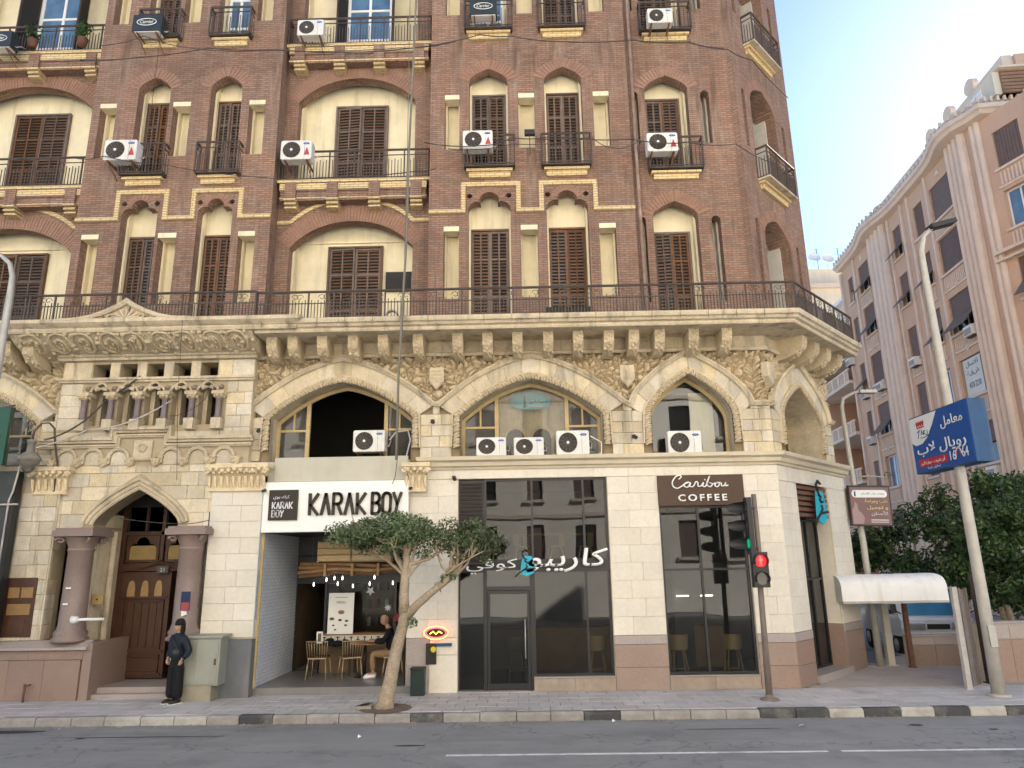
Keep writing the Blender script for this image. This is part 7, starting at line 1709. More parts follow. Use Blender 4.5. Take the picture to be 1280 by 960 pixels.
x0, z0 = at(640, 512, 16.45); x1, z1 = at(686, 490, 16.45)
ov = thing('oval_sign', 'faded blue oval sign with a white tower behind the glass of the middle arch', 'sign', Matrix.Translation(((x0+x1)/2, 16.6, (z0+z1)/2+.02)))
MB().disc(0, 0, .5, -.02, 0, 24, .22).build('sign_board', mat('oval_blue', (.08, .42, .55), .5, .25, 4), ov); MB().poly([(-.18, -.16), (-.1, -.16), (-.13, .14), (-.15, .14)], -.03, -.02).build('tower_mark', M['karak_black'], ov)
for P in ([(-.02, -.05), (.05, .02), (.08, -.06)], [(.12, -.06), (.16, .03), (.2, -.05), (.26, .0), (.34, -.03)], [(-.05, -.12), (.3, -.13)]): MB().tube([(x, -.025, z) for x, z in P], .014, 4).build('white_script', M['sign_white'], ov)
# ================================================================ STREET TREE
st = thing('street_tree', 'small leaning ficus with forked trunk and clipped crown growing from the pavement', 'tree', Matrix.Translation((-2.7, 14.4, .15)))
def wob(P, amp, seed):
    random.seed(seed); return [(x+random.uniform(-amp, amp), y+random.uniform(-amp, amp), z) for x, y, z in P]
m = MB(); m.tube(wob(smooth3([(0, 0, -.05), (.05, 0, .25), (.14, 0, .8), (.25, 0, 1.3), (.33, 0, 1.62)]), .008, 1) if False else [(-.04, 0, -.05), (0, 0, .1), (.06, 0, .4), (.13, .01, .8), (.2, 0, 1.15), (.3, .0, 1.5), (.34, 0, 1.72)], [.22, .16, .135, .122, .112, .106, .115], 14)
m.build('trunk', M['bark'], st)
m = MB()
m.tube([(.32, 0, 1.6), (.3, .0, 2.0), (.31, .02, 2.35), (.34, 0, 2.7), (.3, 0, 3.0)], [.11, .095, .085, .075, .05], 10)
m.tube([(.32, 0, 1.6), (.55, -.02, 1.85), (.85, 0, 2.1), (1.15, 0, 2.32), (1.36, 0, 2.48)], [.1, .08, .07, .066, .06], 10)
m.build('fork_limbs', M['bark'], st)
br = MB(); random.seed(4)
def branch(a, b, r):
    a = Vector(a); b = Vector(b); mid = (a+b)/2+Vector((random.uniform(-.08, .08), random.uniform(-.1, .1), random.uniform(-.06, .1))); br.tube([a, mid, b], [r, r*.7, r*.35], 6, True, False); return b
for k in range(13):
    a = (.32+random.uniform(-.02, .05), 0, random.uniform(2.35, 2.95)); an = random.uniform(0, 6.28); rr = random.uniform(.5, 1.3); b = branch(a, (.1+rr*math.cos(an)*.95-.15, rr*math.sin(an)*.5, random.uniform(2.9, 3.35)), .04)
    for j in range(4): branch(b-(b-Vector(a))*.3*j/3, b+Vector((random.uniform(-.35, .35), random.uniform(-.3, .3), random.uniform(.05, .3))), .015)
for k in range(11):
    a = (1.36+random.uniform(-.25, .02), 0, random.uniform(2.32, 2.5)); an = random.uniform(0, 6.28); rr = random.uniform(.2, .6); b = branch(a, (1.4+rr*math.cos(an), rr*math.sin(an)*.6, random.uniform(2.75, 3.2)), .032)
    for j in range(3): branch(b-(b-Vector(a))*.4*j/3, b+Vector((random.uniform(-.25, .25), random.uniform(-.25, .25), random.uniform(.05, .25))), .013)
br.build('twigs', M['bark'], st, kind='stuff', fix=False)
random.seed(8)
lb_ = [(-1.1, 0, 3.12, .22, .25, .12), (.1, -.2, 3.15, .6, .3, .25), (-.45, -.1, 3.0, .35, .3, .16), (2.1, 0, 3.15, .2, .3, .2), (1.2, -.1, 3.25, .3, .3, .24), (.05, 0, 3.32, .8, .6, .26), (-.55, .0, 3.2, .55, .5, .2), (-.95, 0, 3.3, .35, .35, .17), (-.2, .1, 3.0, .5, .45, .18), (.45, -.1, 3.3, .45, .5, .25), (.75, 0, 3.15, .3, .4, .2), (.25, .1, 2.95, .4, .4, .15), (.72, .0, 2.85, .2, .25, .12),
       (1.3, 0, 3.12, .42, .45, .2), (1.75, 0, 3.1, .38, .42, .26), (1.95, 0, 2.92, .25, .35, .25), (1.5, 0, 2.85, .35, .35, .15), (1.68, 0, 3.35, .22, .25, .16), (1.1, 0, 2.95, .2, .25, .12), (.1, -.1, 3.55, .35, .3, .1), (-.35, 0, 3.45, .3, .3, .1)]
cr = leaves('crown', st, 'leaf', [(a, b, c, d*1.06, e*1.1, f*1.25) for a, b, c, d, e, f in lb_], 20000, .036, 5)
for (x, y, z) in ((1.1, -.05, 2.35), (.95, .02, 2.2), (1.25, -.06, 2.4), (.5, -.15, 1.55)): leaves('leaf_tuft', st, 'leaf', [(x, y, z, .11, .09, .1)], 60, .04, int(x*10))
MB().lathe([(.01, .012), (.4, .02), (.5, .005)], n=14).build('soil_patch', M['soil'], st); 
for k in range(3): MB(Matrix.Translation((-.55+.1*k, -.12+.06*k, .01)) @ Matrix.Rotation(k*.7, 4, 'Z')).box(0, .3, 0, .16, 0, .05).build('broken_slab', M['base_conc'], st)
# ================================================================ PEOPLE
def skin_mesh(J, E, root, sub=2):
    """one continuous surface grown round a skeleton. J name -> (pos, radius or (rx, ry))"""
    bm = bmesh.new(); L = bm.verts.layers.skin.verify(); V = {}
    for k, (p, r) in J.items():
        v = bm.verts.new(p); V[k] = v; v[L].radius = (r, r) if not isinstance(r, tuple) else r; v[L].use_root = (k == root)
    for a, b in E: bm.edges.new((V[a], V[b]))
    me = bpy.data.meshes.new('tmp'); bm.to_mesh(me); bm.free(); o = bpy.data.objects.new('tmp', me); COL.objects.link(o)
    md = o.modifiers.new('s', 'SKIN'); md.use_smooth_shade = True; s2 = o.modifiers.new('u', 'SUBSURF'); s2.levels = sub; s2.render_levels = sub
    dg = bpy.context.evaluated_depsgraph_get(); dg.update(); r = bpy.data.meshes.new_from_object(o.evaluated_get(dg)); bpy.data.objects.remove(o)
    vs = [tuple(v.co) for v in r.vertices]; fs = [tuple(p.vertices) for p in r.polygons]; bpy.data.meshes.remove(r); return vs, fs
def chain(J, E, names, pts, rad):
    for i, n in enumerate(names):
        if n not in J: J[n] = (pts[i], rad[i])
    for a, b in zip(names[:-1], names[1:]): E.append((a, b))
def head_mb(m, Mx, s=1.0):
    """head with brow, nose, lips, chin and ears, facing -y, centre at the origin, 0.23 tall"""
    n, k = 20, 14; vs = []
    for j in range(k+1):
        ph = math.pi*j/k; z = -math.cos(ph); rr = math.sin(ph)
        for i in range(n):
            a = 2*math.pi*i/n; x = rr*math.sin(a); y = -rr*math.cos(a)
            X_, Y_, Z_ = x*.076, y*.098, z*.118
            if y < 0:
                f = max(0, -y-.35); cen = max(0, 1-abs(x)*3.2)
                if -.35 < z < .12: Y_ -= .026*cen*f*1.6*(1-abs(z+.12)/.3 if abs(z+.12) < .3 else 0)     # nose
                if .05 < z < .3: Y_ += .008*max(0, 1-abs(abs(x)-.38)*4)                                   # eye sockets
                if -.55 < z < -.38: Y_ -= .008*max(0, 1-abs(x)*3)                                         # lips
                if z < -.6: Y_ -= .018*max(0, 1-abs(x)*1.8)*rr                                             # chin
            if z < -.2: X_ *= 1-.22*(-z-.2)
            vs.append(tuple(Mx @ (Vector((X_, Y_, Z_))*s)))
    fs = [(j*n+i, j*n+(i+1) % n, (j+1)*n+(i+1) % n, (j+1)*n+i) for j in range(k) for i in range(n)]
    m.add(vs, fs, True)
    for sg in (-1, 1):
        e = MB(Mx); e.lathe([(.001, -.032), (.014, -.02), (.018, .005), (.014, .028), (.001, .034)], sg*.076*s, .008, 0, 8); m.add(e.v, e.f, True)
def hand_mb(m, wrist, dirv, palm_n, s=1.0, curl=.5, thumb=1):
    """palm plus five separate bent fingers"""
    w = Vector(wrist); d = Vector(dirv).normalized(); nrm = Vector(palm_n); nrm = (nrm-d*nrm.dot(d)).normalized(); sd_ = d.cross(nrm)*thumb
    m.tube([w, w+d*.03*s, w+d*.085*s], [.024*s, .036*s, .036*s], 8)
    for k, (o, l) in enumerate(((.027, .068), (.009, .078), (-.009, .072), (-.026, .056))):
        a = w+d*.08*s+sd_*o*s; b = a+(d*math.cos(curl*.5)+nrm*math.sin(curl*.5))*l*.45*s; c = b+(d*math.cos(curl*1.3)+nrm*math.sin(curl*1.3))*l*.32*s; e = c+(d*math.cos(curl*2)+nrm*math.sin(curl*2))*l*.25*s
        m.tube([a, b, c, e], [.0095*s, .009*s, .008*s, .006*s], 6)
    a = w+d*.03*s+sd_*.03*s; b = a+(d*.6+sd_*.7+nrm*.2)*.035*s; c = b+(d*.9+sd_*.2+nrm*.35)*.03*s; m.tube([a, b, c], [.012*s, .0105*s, .007*s], 6)
def eyes(Mx, parent, s=1.0):
    m = MB()
    for sg in (-1, 1): p = Mx @ Vector((sg*.03*s, -.088*s, .018*s)); m.ball((p.x, p.y, p.z), .009*s, 8, 6)
    m.build('eyes', M['karak_black'], parent)
# --- standing woman in black
H_ = 1.56; px_, py_ = -7.12, 15.2
P1 = thing('person', 'person in black beanie, dark navy puffer jacket and wide black trousers standing by the cabinet', 'person', Matrix.Translation((px_, py_, .15)) @ Matrix.Rotation(R(-28), 4, 'Z'))
J = {}; E = []
J['pel'] = ((0, 0, .84), (.12, .09))
chain(J, E, ['pel', 'waist', 'chest', 'neckb', 'neck', 'chin'], [None, (0, .0, .98), (0, .0, 1.16), (0, .0, 1.29), (0, -.005, 1.35), (0, -.01, 1.4)], [0, (.1, .08), (.135, .09), (.08, .06), .042, .045])
for sg in (-1, 1):
    n = 'R' if sg < 0 else 'L'
    chain(J, E, ['chest', 'sh'+n, 'el'+n, 'wr'+n], [None, (sg*.16, .0, 1.24), (sg*.25, .06, 1.0), (sg*.215, -.07, .83)], [0, .05, .036, .026])
    chain(J, E, ['pel', 'hip'+n, 'kn'+n, 'an'+n, 'toe'+n], [None, (sg*.085, 0, .78), (sg*.09, -.01, .43), (sg*.09, .01, .08), (sg*.1, -.13, .03)], [0, .08, .055, .036, .03])
bm_ = MB(); v, f = skin_mesh(J, E, 'pel'); bm_.add(v, f, True)
HM = Matrix.Translation((0, -.015, 1.47)) @ Matrix.Rotation(R(-25), 4, 'Z'); head_mb(bm_, HM, .98)
hand_mb(bm_, (-.215, -.07, .83), (.25, -.05, -.9), (.9, .1, .2), .9, .8, -1); hand_mb(bm_, (.215, -.07, .83), (-.25, -.05, -.9), (-.9, .1, .2), .9, .8, 1)
bm_.build('body', M['skin'], P1, fix=False); eyes(HM, P1, .98)
J = {}; E = []; J['pel'] = ((0, 0, .78), (.18, .14))
chain(J, E, ['pel', 'waist', 'chest', 'neckb', 'collar'], [None, (0, 0, .96), (0, 0, 1.15), (0, .005, 1.29), (0, .01, 1.35)], [0, (.165, .13), (.175, .13), (.12, .1), (.085, .08)])
for sg in (-1, 1):
    n = 'R' if sg < 0 else 'L'; chain(J, E, ['chest', 'sh'+n, 'e1'+n, 'el'+n, 'e2'+n, 'wr'+n], [None, (sg*.18, .0, 1.23), (sg*.23, .02, 1.12), (sg*.275, .06, .99), (sg*.26, .0, .91), (sg*.22, -.06, .85)], [0, .085, .08, .075, .068, .05])
v, f = skin_mesh(J, E, 'pel'); jk = MB().add(v, f, True); jk.build('puffer_jacket', M['navy_cloth'], P1, fix=False)
J = {}; E = []; J['pel'] = ((0, 0, .84), (.145, .115)); chain(J, E, ['pel', 'w1'], [None, (0, 0, 1.0)], [0, (.13, .1)])
for sg in (-1, 1):
    n = 'R' if sg < 0 else 'L'; chain(J, E, ['pel', 'h'+n, 'k'+n, 'a'+n], [None, (sg*.08, 0, .68), (sg*.092, -.005, .4), (sg*.098, .0, .075)], [0, .11, .105, (.105, .12)])
v, f = skin_mesh(J, E, 'pel'); MB().add(v, f, True).build('trousers', M['black_cloth'], P1, fix=False)
m = MB(HM); m.lathe([(.001, .155), (.05, .145), (.085, .11), (.1, .06), (.102, .02), (.094, .015)], 0, .01, 0, 18); m.build('beanie', M['black_cloth'], P1)
m = MB(HM); m.lathe([(.088, .06), (.094, 0), (.095, -.08), (.085, -.16), (.06, -.2)], 0, .022, 0, 14, True, R(-12), R(192)); m.build('hair', M['hair_black'], P1)
m = MB(); m.ball((.17, -.17, .98), .085, 10, 8, .9); m.build('shoulder_bag', M['bag_grey'], P1); MB().tube([(.17, -.16, 1.05), (.06, -.15, 1.18), (-.1, -.1, 1.3), (-.14, .05, 1.3), (0, .14, 1.15), (.17, .12, 1.0)], .012, 5).build('bag_strap', M['bag_grey'], P1)
for sg in (-1, 1):
    sh = MB(); sh.tube([(sg*.1, .06, .045), (sg*.1, -.02, .05), (sg*.105, -.12, .035), (sg*.105, -.17, .03)], [.045, .05, .042, .028], 10); s_ = sh.build('shoe', M['karak_black'], P1); MB().box(sg*.1-.045, sg*.1+.05, -.18, .09, 0, .014).build('sole', M['white'], s_)
# --- seated man in the tea shop
P2 = thing('person', 'bald person in black sweater and tan trousers sitting at the tea shop table', 'person', Matrix.Translation((-3.1, 17.2, .3)) @ Matrix.Rotation(R(-82), 4, 'Z'))
J = {}; E = []; J['pel'] = ((0, 0, .52), (.13, .11))
chain(J, E, ['pel', 'waist', 'chest', 'neckb', 'neck', 'chin'], [None, (0, -.02, .68), (0, -.07, .9), (0, -.1, 1.05), (0, -.13, 1.12), (0, -.15, 1.16)], [0, (.13, .11), (.16, .11), .08, .05, .05])
for sg in (-1, 1):
    n = 'R' if sg < 0 else 'L'
    chain(J, E, ['chest', 'sh'+n, 'el'+n, 'wr'+n], [None, (sg*.19, -.06, 1.0), (sg*.23, -.22, .78), (sg*.1, -.42, .8)], [0, .055, .042, .028])
    chain(J, E, ['pel', 'hip'+n, 'kn'+n, 'an'+n, 'toe'+n], [None, (sg*.1, -.02, .5), (sg*.12, -.44, .52), (sg*.12, -.42, .1), (sg*.12, -.58, .04)], [0, .085, .06, .04, .032])
bm_ = MB(); v, f = skin_mesh(J, E, 'pel'); bm_.add(v, f, True); HM = Matrix.Translation((0, -.19, 1.25)) @ Matrix.Rotation(R(18), 4, 'X'); head_mb(bm_, HM, 1.02)
for sg in (-1, 1): hand_mb(bm_, (sg*.1, -.42, .8), (-sg*.3, -.9, .05), (0, 0, -1), 1, .6, sg)
bm_.build('body', M['skin'], P2, fix=False); eyes(HM, P2)
J = {}; E = []; J['pel'] = ((0, 0, .54), (.16, .14)); chain(J, E, ['pel', 'waist', 'chest', 'neckb'], [None, (0, -.02, .68), (0, -.06, .9), (0, -.1, 1.06)], [0, (.16, .14), (.18, .13), .09])
for sg in (-1, 1):
    n = 'R' if sg < 0 else 'L'; chain(J, E, ['chest', 'sh'+n, 'el'+n, 'wr'+n], [None, (sg*.19, -.06, 1.0), (sg*.235, -.22, .78), (sg*.12, -.4, .8)], [0, .075, .062, .042])
v, f = skin_mesh(J, E, 'pel'); MB().add(v, f, True).build('sweater', M['black_cloth'], P2, fix=False)
J = {}; E = []; J['pel'] = ((0, 0, .52), (.14, .12))
for sg in (-1, 1):
    n = 'R' if sg < 0 else 'L'; chain(J, E, ['pel', 'h'+n, 'k'+n, 'a'+n], [None, (sg*.1, -.04, .51), (sg*.12, -.45, .52), (sg*.12, -.42, .16)], [0, .1, .078, .062])
v, f = skin_mesh(J, E, 'pel'); MB().add(v, f, True).build('trousers', M['tan_cloth'], P2, fix=False)
for sg in (-1, 1): MB().tube([(sg*.12, -.36, .05), (sg*.12, -.45, .055), (sg*.12, -.56, .04), (sg*.12, -.63, .03)], [.045, .05, .042, .028], 10).build('shoe', M['white'], P2)
# ================================================================ TEA SHOP FURNITURE
def wire_chair(label, x, y, rz):
    t = thing('cafe_chair', label, 'chair', Matrix.Translation((x, y, .3)) @ Matrix.Rotation(R(rz), 4, 'Z'), 'gold metal chairs of the tea shop')
    MB().box(-.21, .21, -.2, .2, .44, .465).build('seat', M['gold'], t); MB().box(-.2, .2, -.19, .19, .466, .49).build('seat_pad', M['karak_black'], t)
    for sx in (-1, 1):
        for sy in (-1, 1): MB().tube([(sx*.19, sy*.18, .44), (sx*.23, sy*.24, 0)], .012, 6).build('leg', M['gold'], t)
    m = MB(); m.tube([(-.21, .19, .46), (-.24, .25, .82), (.24, .25, .82), (.21, .19, .46)], .013, 6)
    b = m.build('backrest', M['gold'], t)
    for k in range(7): MB().tube([(-.16+.053*k, .195, .46), (-.185+.062*k, .25, .81)], .007, 5).build('back_rod', M['gold'], b)
    return t
wire_chair('gold wire chair on the left, its back to the street in front of the poster', -4.75, 17.1, 180); wire_chair('gold wire chair drawn up sideways at the round table', -4.05, 17.15, 205); wire_chair('gold wire chair under the seated man', -3.08, 17.2, -82)
tb = thing('round_table', 'round wooden pedestal table beside the seated man', 'table', Matrix.Translation((-3.75, 17.3, .3))); MB().lathe([(.001, .72), (.36, .72), (.37, .735), (.36, .75), (.001, .75)], n=24).build('tabletop', M['wood_counter'], tb); MB().tube([(0, 0, .02), (0, 0, .72)], .035, 10).build('pedestal', M['black_metal'], tb); MB().lathe([(.001, 0), (.24, 0), (.24, .015), (.04, .03)], n=18).build('base', M['black_metal'], tb)
ph = thing('handset', 'small dark phone lying on the round table', 'phone', Matrix.Translation((-3.62, 17.15, 1.052))); MB().block(0, .08, 0, .15, 0, .01, .002).build('phone_body', M['karak_black'], ph)
bg_ = thing('jacket_heap', 'dark jacket thrown over the table edge left of the seated man', 'jacket', Matrix.Translation((-4.35, 17.6, 1.0))); 
m = MB(); 
for k in range(7): m.ball((random.uniform(-.35, .3), random.uniform(-.1, .1), random.uniform(-.02, .08)), random.uniform(.09, .15), 10, 7, .5)
m.build('cloth', M['black_cloth'], bg_)
tb2 = thing('low_table', 'square dark table behind the left gold chair', 'table', Matrix.Translation((-4.6, 17.75, .3))); MB().box(-.5, .5, -.3, .3, .68, .72).build('tabletop', M['karak_black'], tb2)
for sx in (-1, 1):
    for sy in (-1, 1): MB().box(sx*.45-.02, sx*.45+.02, sy*.25-.02, sy*.25+.02, 0, .68).build('leg', M['karak_black'], tb2)
mh = thing('menu_holder', 'small white menu card standing on the left table', 'menu', Matrix.Translation((-4.95, 17.5, 1.02))); MB().box(0, .14, 0, .03, 0, .26).build('card', M['white'], mh); MB().box(.03, .11, -.002, 0, .04, .22).build('card_print', M['back_brown'], mh)
ct = thing('tiled_counter', 'long counter with black and white patterned tile front in the tea shop', 'counter', Matrix.Translation((-5.0, 18.0, .3))); MB().box(0, 2.3, .02, .35, 0, .85).build('counter_body', M['back_brown'], ct); MB().box(-.03, 2.33, -.02, .37, .85, .88).build('counter_top', M['wood_counter'], ct)
for k in range(14):
    c = MB().block(.02+k*.163, .178+k*.163, 0, .02, .66, .845, .003).build('tile', M['tile_white'], ct); 
    MB().box(.085+k*.163, .11+k*.163, -.003, 0, .68, .82).build('tile_motif', M['karak_black'], c, fix=False); MB().box(.055+k*.163, .14+k*.163, -.0035, -.0005, (.74 if k % 2 else .79), (.76 if k % 2 else .81)).build('tile_motif', M['karak_black'], c, fix=False)
po = thing('menu_poster', 'white menu poster with pictures of dishes leaning on the tiled counter', 'poster', Matrix.Translation((-4.83, 17.95, 1.18)) @ Matrix.Rotation(R(-2), 4, 'X')); MB().box(0, .62, 0, .02, 0, .95).build('poster_board', M['white_panel'], po)
text('MENU', 'lettering', M['back_brown'], po, Matrix.Translation((.2, -.002, .7)), w=.22, h=.06, depth=.002); MB().box(.16, .46, -.002, 0, .84, .85).build('print_line', M['back_brown'], po, fix=False)
for (x, z, r, mt) in ((.32, .5, .08, 'wood_light'), (.1, .35, .06, 'back_brown'), (.3, .32, .045, 'karak_black'), (.46, .3, .045, 'back_brown'), (.44, .2, .04, 'back_brown'), (.14, .2, .03, 'karak_black'), (.19, .1, .03, 'karak_black')): MB().disc(x, z, r, -.004, 0, 14, r*.6).build('dish_picture', M[mt], po)
bb = thing('bamboo_rack', 'hanging rack of lashed bamboo poles in the tea shop opening', 'rack', Matrix.Translation((-5.3, 16.9, 2.62)))
for k, (z0, z1, y) in enumerate(((0, .1, 0), (.12, .0, .1), (.2, .12, .2), (-.08, .06, .15))): MB().tube([(0, y, z0), (.9, y+.02, (z0+z1)/2+.03), (1.7, y, (z0+z1)/2-.02), (2.62, y, z1)], [.045, .05, .045, .04], 9).build('bamboo_pole', M['bamboo'], bb)
for x in (.62, 1.25, 1.85, 2.4): MB().box(x, x+.06, -.07, .27, -.08, .2).build('lashing', M['wood_light'], bb)
for x in (.3, 2.3): MB().bar((x, .1, .1), (x, .1, .85), .01).build('hanger', M['karak_black'], bb)
cr_ = thing('wooden_crate', 'pale wooden crate box above the bamboo poles', 'crate', Matrix.Translation((-4.85, 16.95, 2.85)))
for k in range(3): MB().box(.0, .75, 0, .02, .03+k*.15, .16+k*.15).build('board', M['crate_wood'], cr_)
for k in range(3): MB().box(.78, 1.7, .03, .05, .03+k*.15, .16+k*.15).build('board', M['crate_wood'], cr_)
MB().box(0, 1.7, .3, .32, 0, .48).build('back_board', M['crate_wood'], cr_); MB().box(-.02, .0, 0, .3, 0, .48).build('end_board', M['crate_wood'], cr_)
for k, (px, py) in enumerate(((387, 733), (403, 727), (413, 725), (417, 732), (423, 725), (436, 735), (457, 732), (463, 724), (486, 731))):
    x, z = at(px+5, py, 17.2); t = thing('pendant_bulb', ('leftmost lit pendant bulb under the bamboo rack', 'second lit pendant bulb from the left under the bamboo rack', 'third pendant bulb from the left, one of the highest', 'fourth pendant bulb from the left, hung a little lower', 'fifth pendant bulb from the left, high beside its lower neighbour', 'sixth pendant bulb from the left, the lowest of the row', 'seventh pendant bulb from the left, right of the lowest one', 'eighth pendant bulb from the left, high near the tree trunk', 'rightmost lit pendant bulb under the bamboo rack')[k], 'light', Matrix.Translation((x, 17.2, z)), 'little pendant bulbs under the bamboo rack'); MB().lathe([(.001, 0), (.012, .01), (.014, .05), (.006, .09)], n=8).build('bulb', M['bulb'], t); MB().tube([(0, 0, .09), (0, 0, 2.7-z)], .003, 3).build('cord', M['karak_black'], t, fix=False)
# decorations behind the inner glass
for k, (x, z, s_, mt, l, n) in enumerate(((-3.9, 2.15, .12, 'white', 'white paper star hanging behind the tea shop glass', 5), (-3.45, 1.75, .1, 'white', 'small white paper bell hanging behind the tea shop glass', 8), (-3.2, 1.5, .14, 'deco_red', 'red paper snowflake behind the seated man', 6))):
    P = [((s_ if i % 2 else s_*.45)*math.cos(math.pi*i/n+.3), (s_ if i % 2 else s_*.45)*math.sin(math.pi*i/n+.3)) for i in range(2*n)]; o = MB(Matrix.Translation((x, 18.36, z))).plate(P, [], -.01, .01, True).build('paper_decoration', M[mt], fix=False); tag(o, l, 'decoration')
sh_ = thing('display_shelf', 'dark wall shelf of jars at the back of the tea shop', 'shelf', Matrix.Translation((-4.9, 22.1, .3))); 
for k in range(4): MB().box(0, 1.9, 0, .4, .7+k*.5, .73+k*.5).build('shelf_board', M['wood_counter'], sh_)
MB().box(0, 1.9, .41, .43, .3, 2.6).build('back_panel', M['wood_counter'], sh_)
for k in range(4):
    for j in range(7): MB().lathe([(.001, 0), (.06, 0), (.06, .2), (.04, .25), (.001, .26)], .15+j*.26, .2, .73+k*.5, 10).build('jar', M[('white', 'wood_light', 'deco_red')[(j+k) % 3]], sh_)
# led sign, bin and sticker on the coffee shop pillar
x, z = at(545, 791, 15.9); ls = thing('neon_sign', 'small lit orange and red oval sign on the cladding left of the louvred panel', 'sign', Matrix.Translation((x, 15.9, z)))
for k, (rx, rz, mt) in enumerate(((.25, .13, 'neon_orange'), (.21, .1, 'neon_red'))): MB().tube([(rx*math.cos(a*.2618)*(1+.04*(a % 2)), 0, rz*math.sin(a*.2618)) for a in range(25)], .014, 5).build('light_tube', M[mt], ls)
MB().disc(0, 0, .24, .01, .03, 20, .12).build('backing', M['karak_black'], ls); text('WAFFLE', 'lettering', M['neon_yellow'], ls, Matrix.Translation((-.13, -.01, -.04)), w=.27, h=.07, depth=.006, bold=.01) if False else MB().tube([(-.13, -.01, -.02), (-.06, -.01, .03), (0, -.01, -.03), (.06, -.01, .03), (.13, -.01, -.01)], .012, 5).build('light_squiggle', M['neon_yellow'], ls)
x, z = at(540, 818, 15.94); pn = thing('wall_panel', 'small black notice panel with a yellow mark under the lit oval sign', 'panel', Matrix.Translation((x-.13, 15.93, z-.2))); MB().box(0, .22, 0, .03, 0, .42).build('panel_board', M['karak_black'], pn); MB().disc(.16, .3, .06, -.01, 0, 12).build('yellow_mark', M['neon_yellow_dull'], pn); MB().box(.22, .55, .0, .03, .36, .42).build('bracket_bar', M['sign_blue_dark'], pn)
x, z = at(521, 862, 15.7); bn = thing('litter_bin', 'dark green rectangular bin standing against the coffee shop pillar', 'bin', Matrix.Translation((x-.13, 15.65, .15))); MB().block(0, .28, 0, .25, 0, .5, .01).build('bin_body', M['bin_green'], bn); MB().box(-.01, .29, -.01, .26, .5, .54).build('bin_lid', M['karak_black'], bn)
# ================================================================ COFFEE SHOP FURNITURE
def stool(label, x, y, z, rz, sc_=1.0, first=[]):
    t = thing('bar_stool', label, 'stool', Matrix.Translation((x, y, z)) @ Matrix.Rotation(R(rz), 4, 'Z'), 'pale wooden stools in the coffee shop'); h = .72*sc_
    MB().lathe([(.001, h-.03), (.19, h-.03), (.2, h), (.001, h+.01)], n=16).build('seat', M['pale_wood'], t)
    P = [(.21*math.cos(a), .21*math.sin(a)) for a in [R(d) for d in range(20, 161, 20)]]; m = MB(); 
    for z0 in (0,): m.add([(px, py, h) for px, py in P]+[(px*1.08, py*1.08, h+.3) for px, py in P], [(i, i+1, len(P)+i+1, len(P)+i) for i in range(len(P)-1)], True)
    m.build('backrest', M['pale_wood'], t, fix=False)
    for sx in (-1, 1):
        for sy in (-1, 1): MB().tube([(sx*.11, sy*.11, h-.03), (sx*.2, sy*.2, 0)], .018, 6).build('leg', M['pale_wood'], t)
    MB().box(-.17, .17, -.19, -.16, h*.35, h*.35+.03).build('footrest', M['pale_wood'], t); return t
for (x, y, z, l) in ((-.25, 16.9, .16, 'pale wooden stool behind the glass door of the coffee shop'), (1.55, 16.9, .16, 'pale wooden stool at the right end of the middle coffee shop window'), (3.35, 16.85, .16, 'pale wooden stool behind the left pane under the brown sign'), (4.55, 16.85, .16, 'pale wooden stool behind the right pane under the brown sign')): stool(l, x, y, z, 180)
for (x, l) in ((-.65, 'upper floor pale wooden chair beside the louvred panel'), (-.1, 'upper floor pale wooden chair, second behind the large pane'), (.75, 'upper floor pale wooden chair in the middle pane'), (1.45, 'upper floor pale wooden chair in the right pane')): stool(l, x, 17.9, 2.72, 90 if x < 0 else -90, .62)
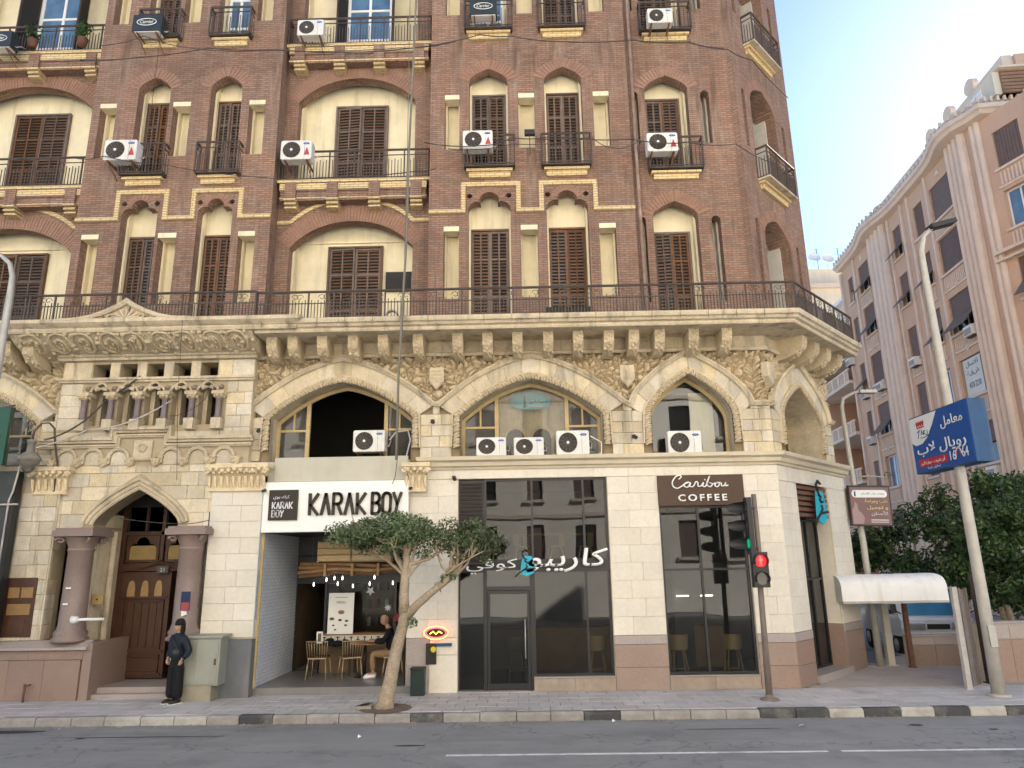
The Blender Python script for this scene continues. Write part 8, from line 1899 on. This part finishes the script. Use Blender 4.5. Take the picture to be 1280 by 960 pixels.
bt = thing('window_bar', 'long wooden bar table along the upper floor window of the coffee shop', 'table', Matrix.Translation((.7, 18.3, 2.72))); MB().box(-.9, 1.0, -.2, .2, .72, .76).build('tabletop', M['wood_counter'], bt)
for x in (-.8, .9): MB().box(x-.02, x+.02, -.02, .02, 0, .72).build('leg', M['black_metal'], bt)
for (x, z, w_, l) in ((3.9, 1.7, .3, 'left lit tube lamp over the coffee counter'), (4.5, 1.7, .3, 'right lit tube lamp over the coffee counter')):
    o = MB(Matrix.Translation((x, 18.6, 1.9))).box(-w_/2, w_/2, 0, .04, 0, .03).build('tube_lamp', M['bulb'], fix=False); tag(o, l, 'lamp')
# ================================================================ BALCONY PLANTS
for (px, py, l) in ((38, 58, 'leafy pot plant behind the railing of the top left balcony, left one'), (100, 62, 'low pot plant behind the railing of the top left balcony, right one')):
    x, z = at(px, py, 16.0); t = thing('pot_plant', l, 'plant', Matrix.Translation((x, 16.05, 16.44))); MB().lathe([(.001, 0), (.1, 0), (.14, .22), (.12, .22)], n=12).build('pot', M['rust'], t); leaves('foliage', t, 'leaf_dark', [(0, 0, .5, .22, .18, .3)], 260, .06, px)
x, z = at(710, 392, 15.6); dk = thing('cable_drum_box', 'dark box standing on the long balcony behind the railing, right central window', 'box', Matrix.Translation((x-.5, 15.5, 8.15))); MB().block(0, 1.05, 0, .3, 0, .36, .01).build('box_body', M['karak_black'], dk)
x, z = at(492, 393, 15.5); rl = thing('hose_reel', 'coil of grey hose lying on the long balcony behind the railing', 'hose', Matrix.Translation((x, 15.3, 8.3)));
m = MB(); 
for k in range(3): m.tube([(.13*math.cos(a*.5), .03*k, .13*math.sin(a*.5)) for a in range(14)], .022, 6)
m.build('hose_coil', M['galv'], rl)
# sliver of the sky-blue wall sign at the far right
fs_ = thing('hanging_banner', 'small blue and white banner behind the fence at the right edge', 'banner', Matrix.Translation((13.4, 19.8, 1.2))); MB().box(0, .35, 0, .02, 0, .9).build('banner_cloth', M['sign_blue'], fs_)
for k in range(3): MB().box(.05, .3, -.004, 0, .15+.25*k, .22+.25*k).build('banner_stripe', M['sign_white'], fs_)
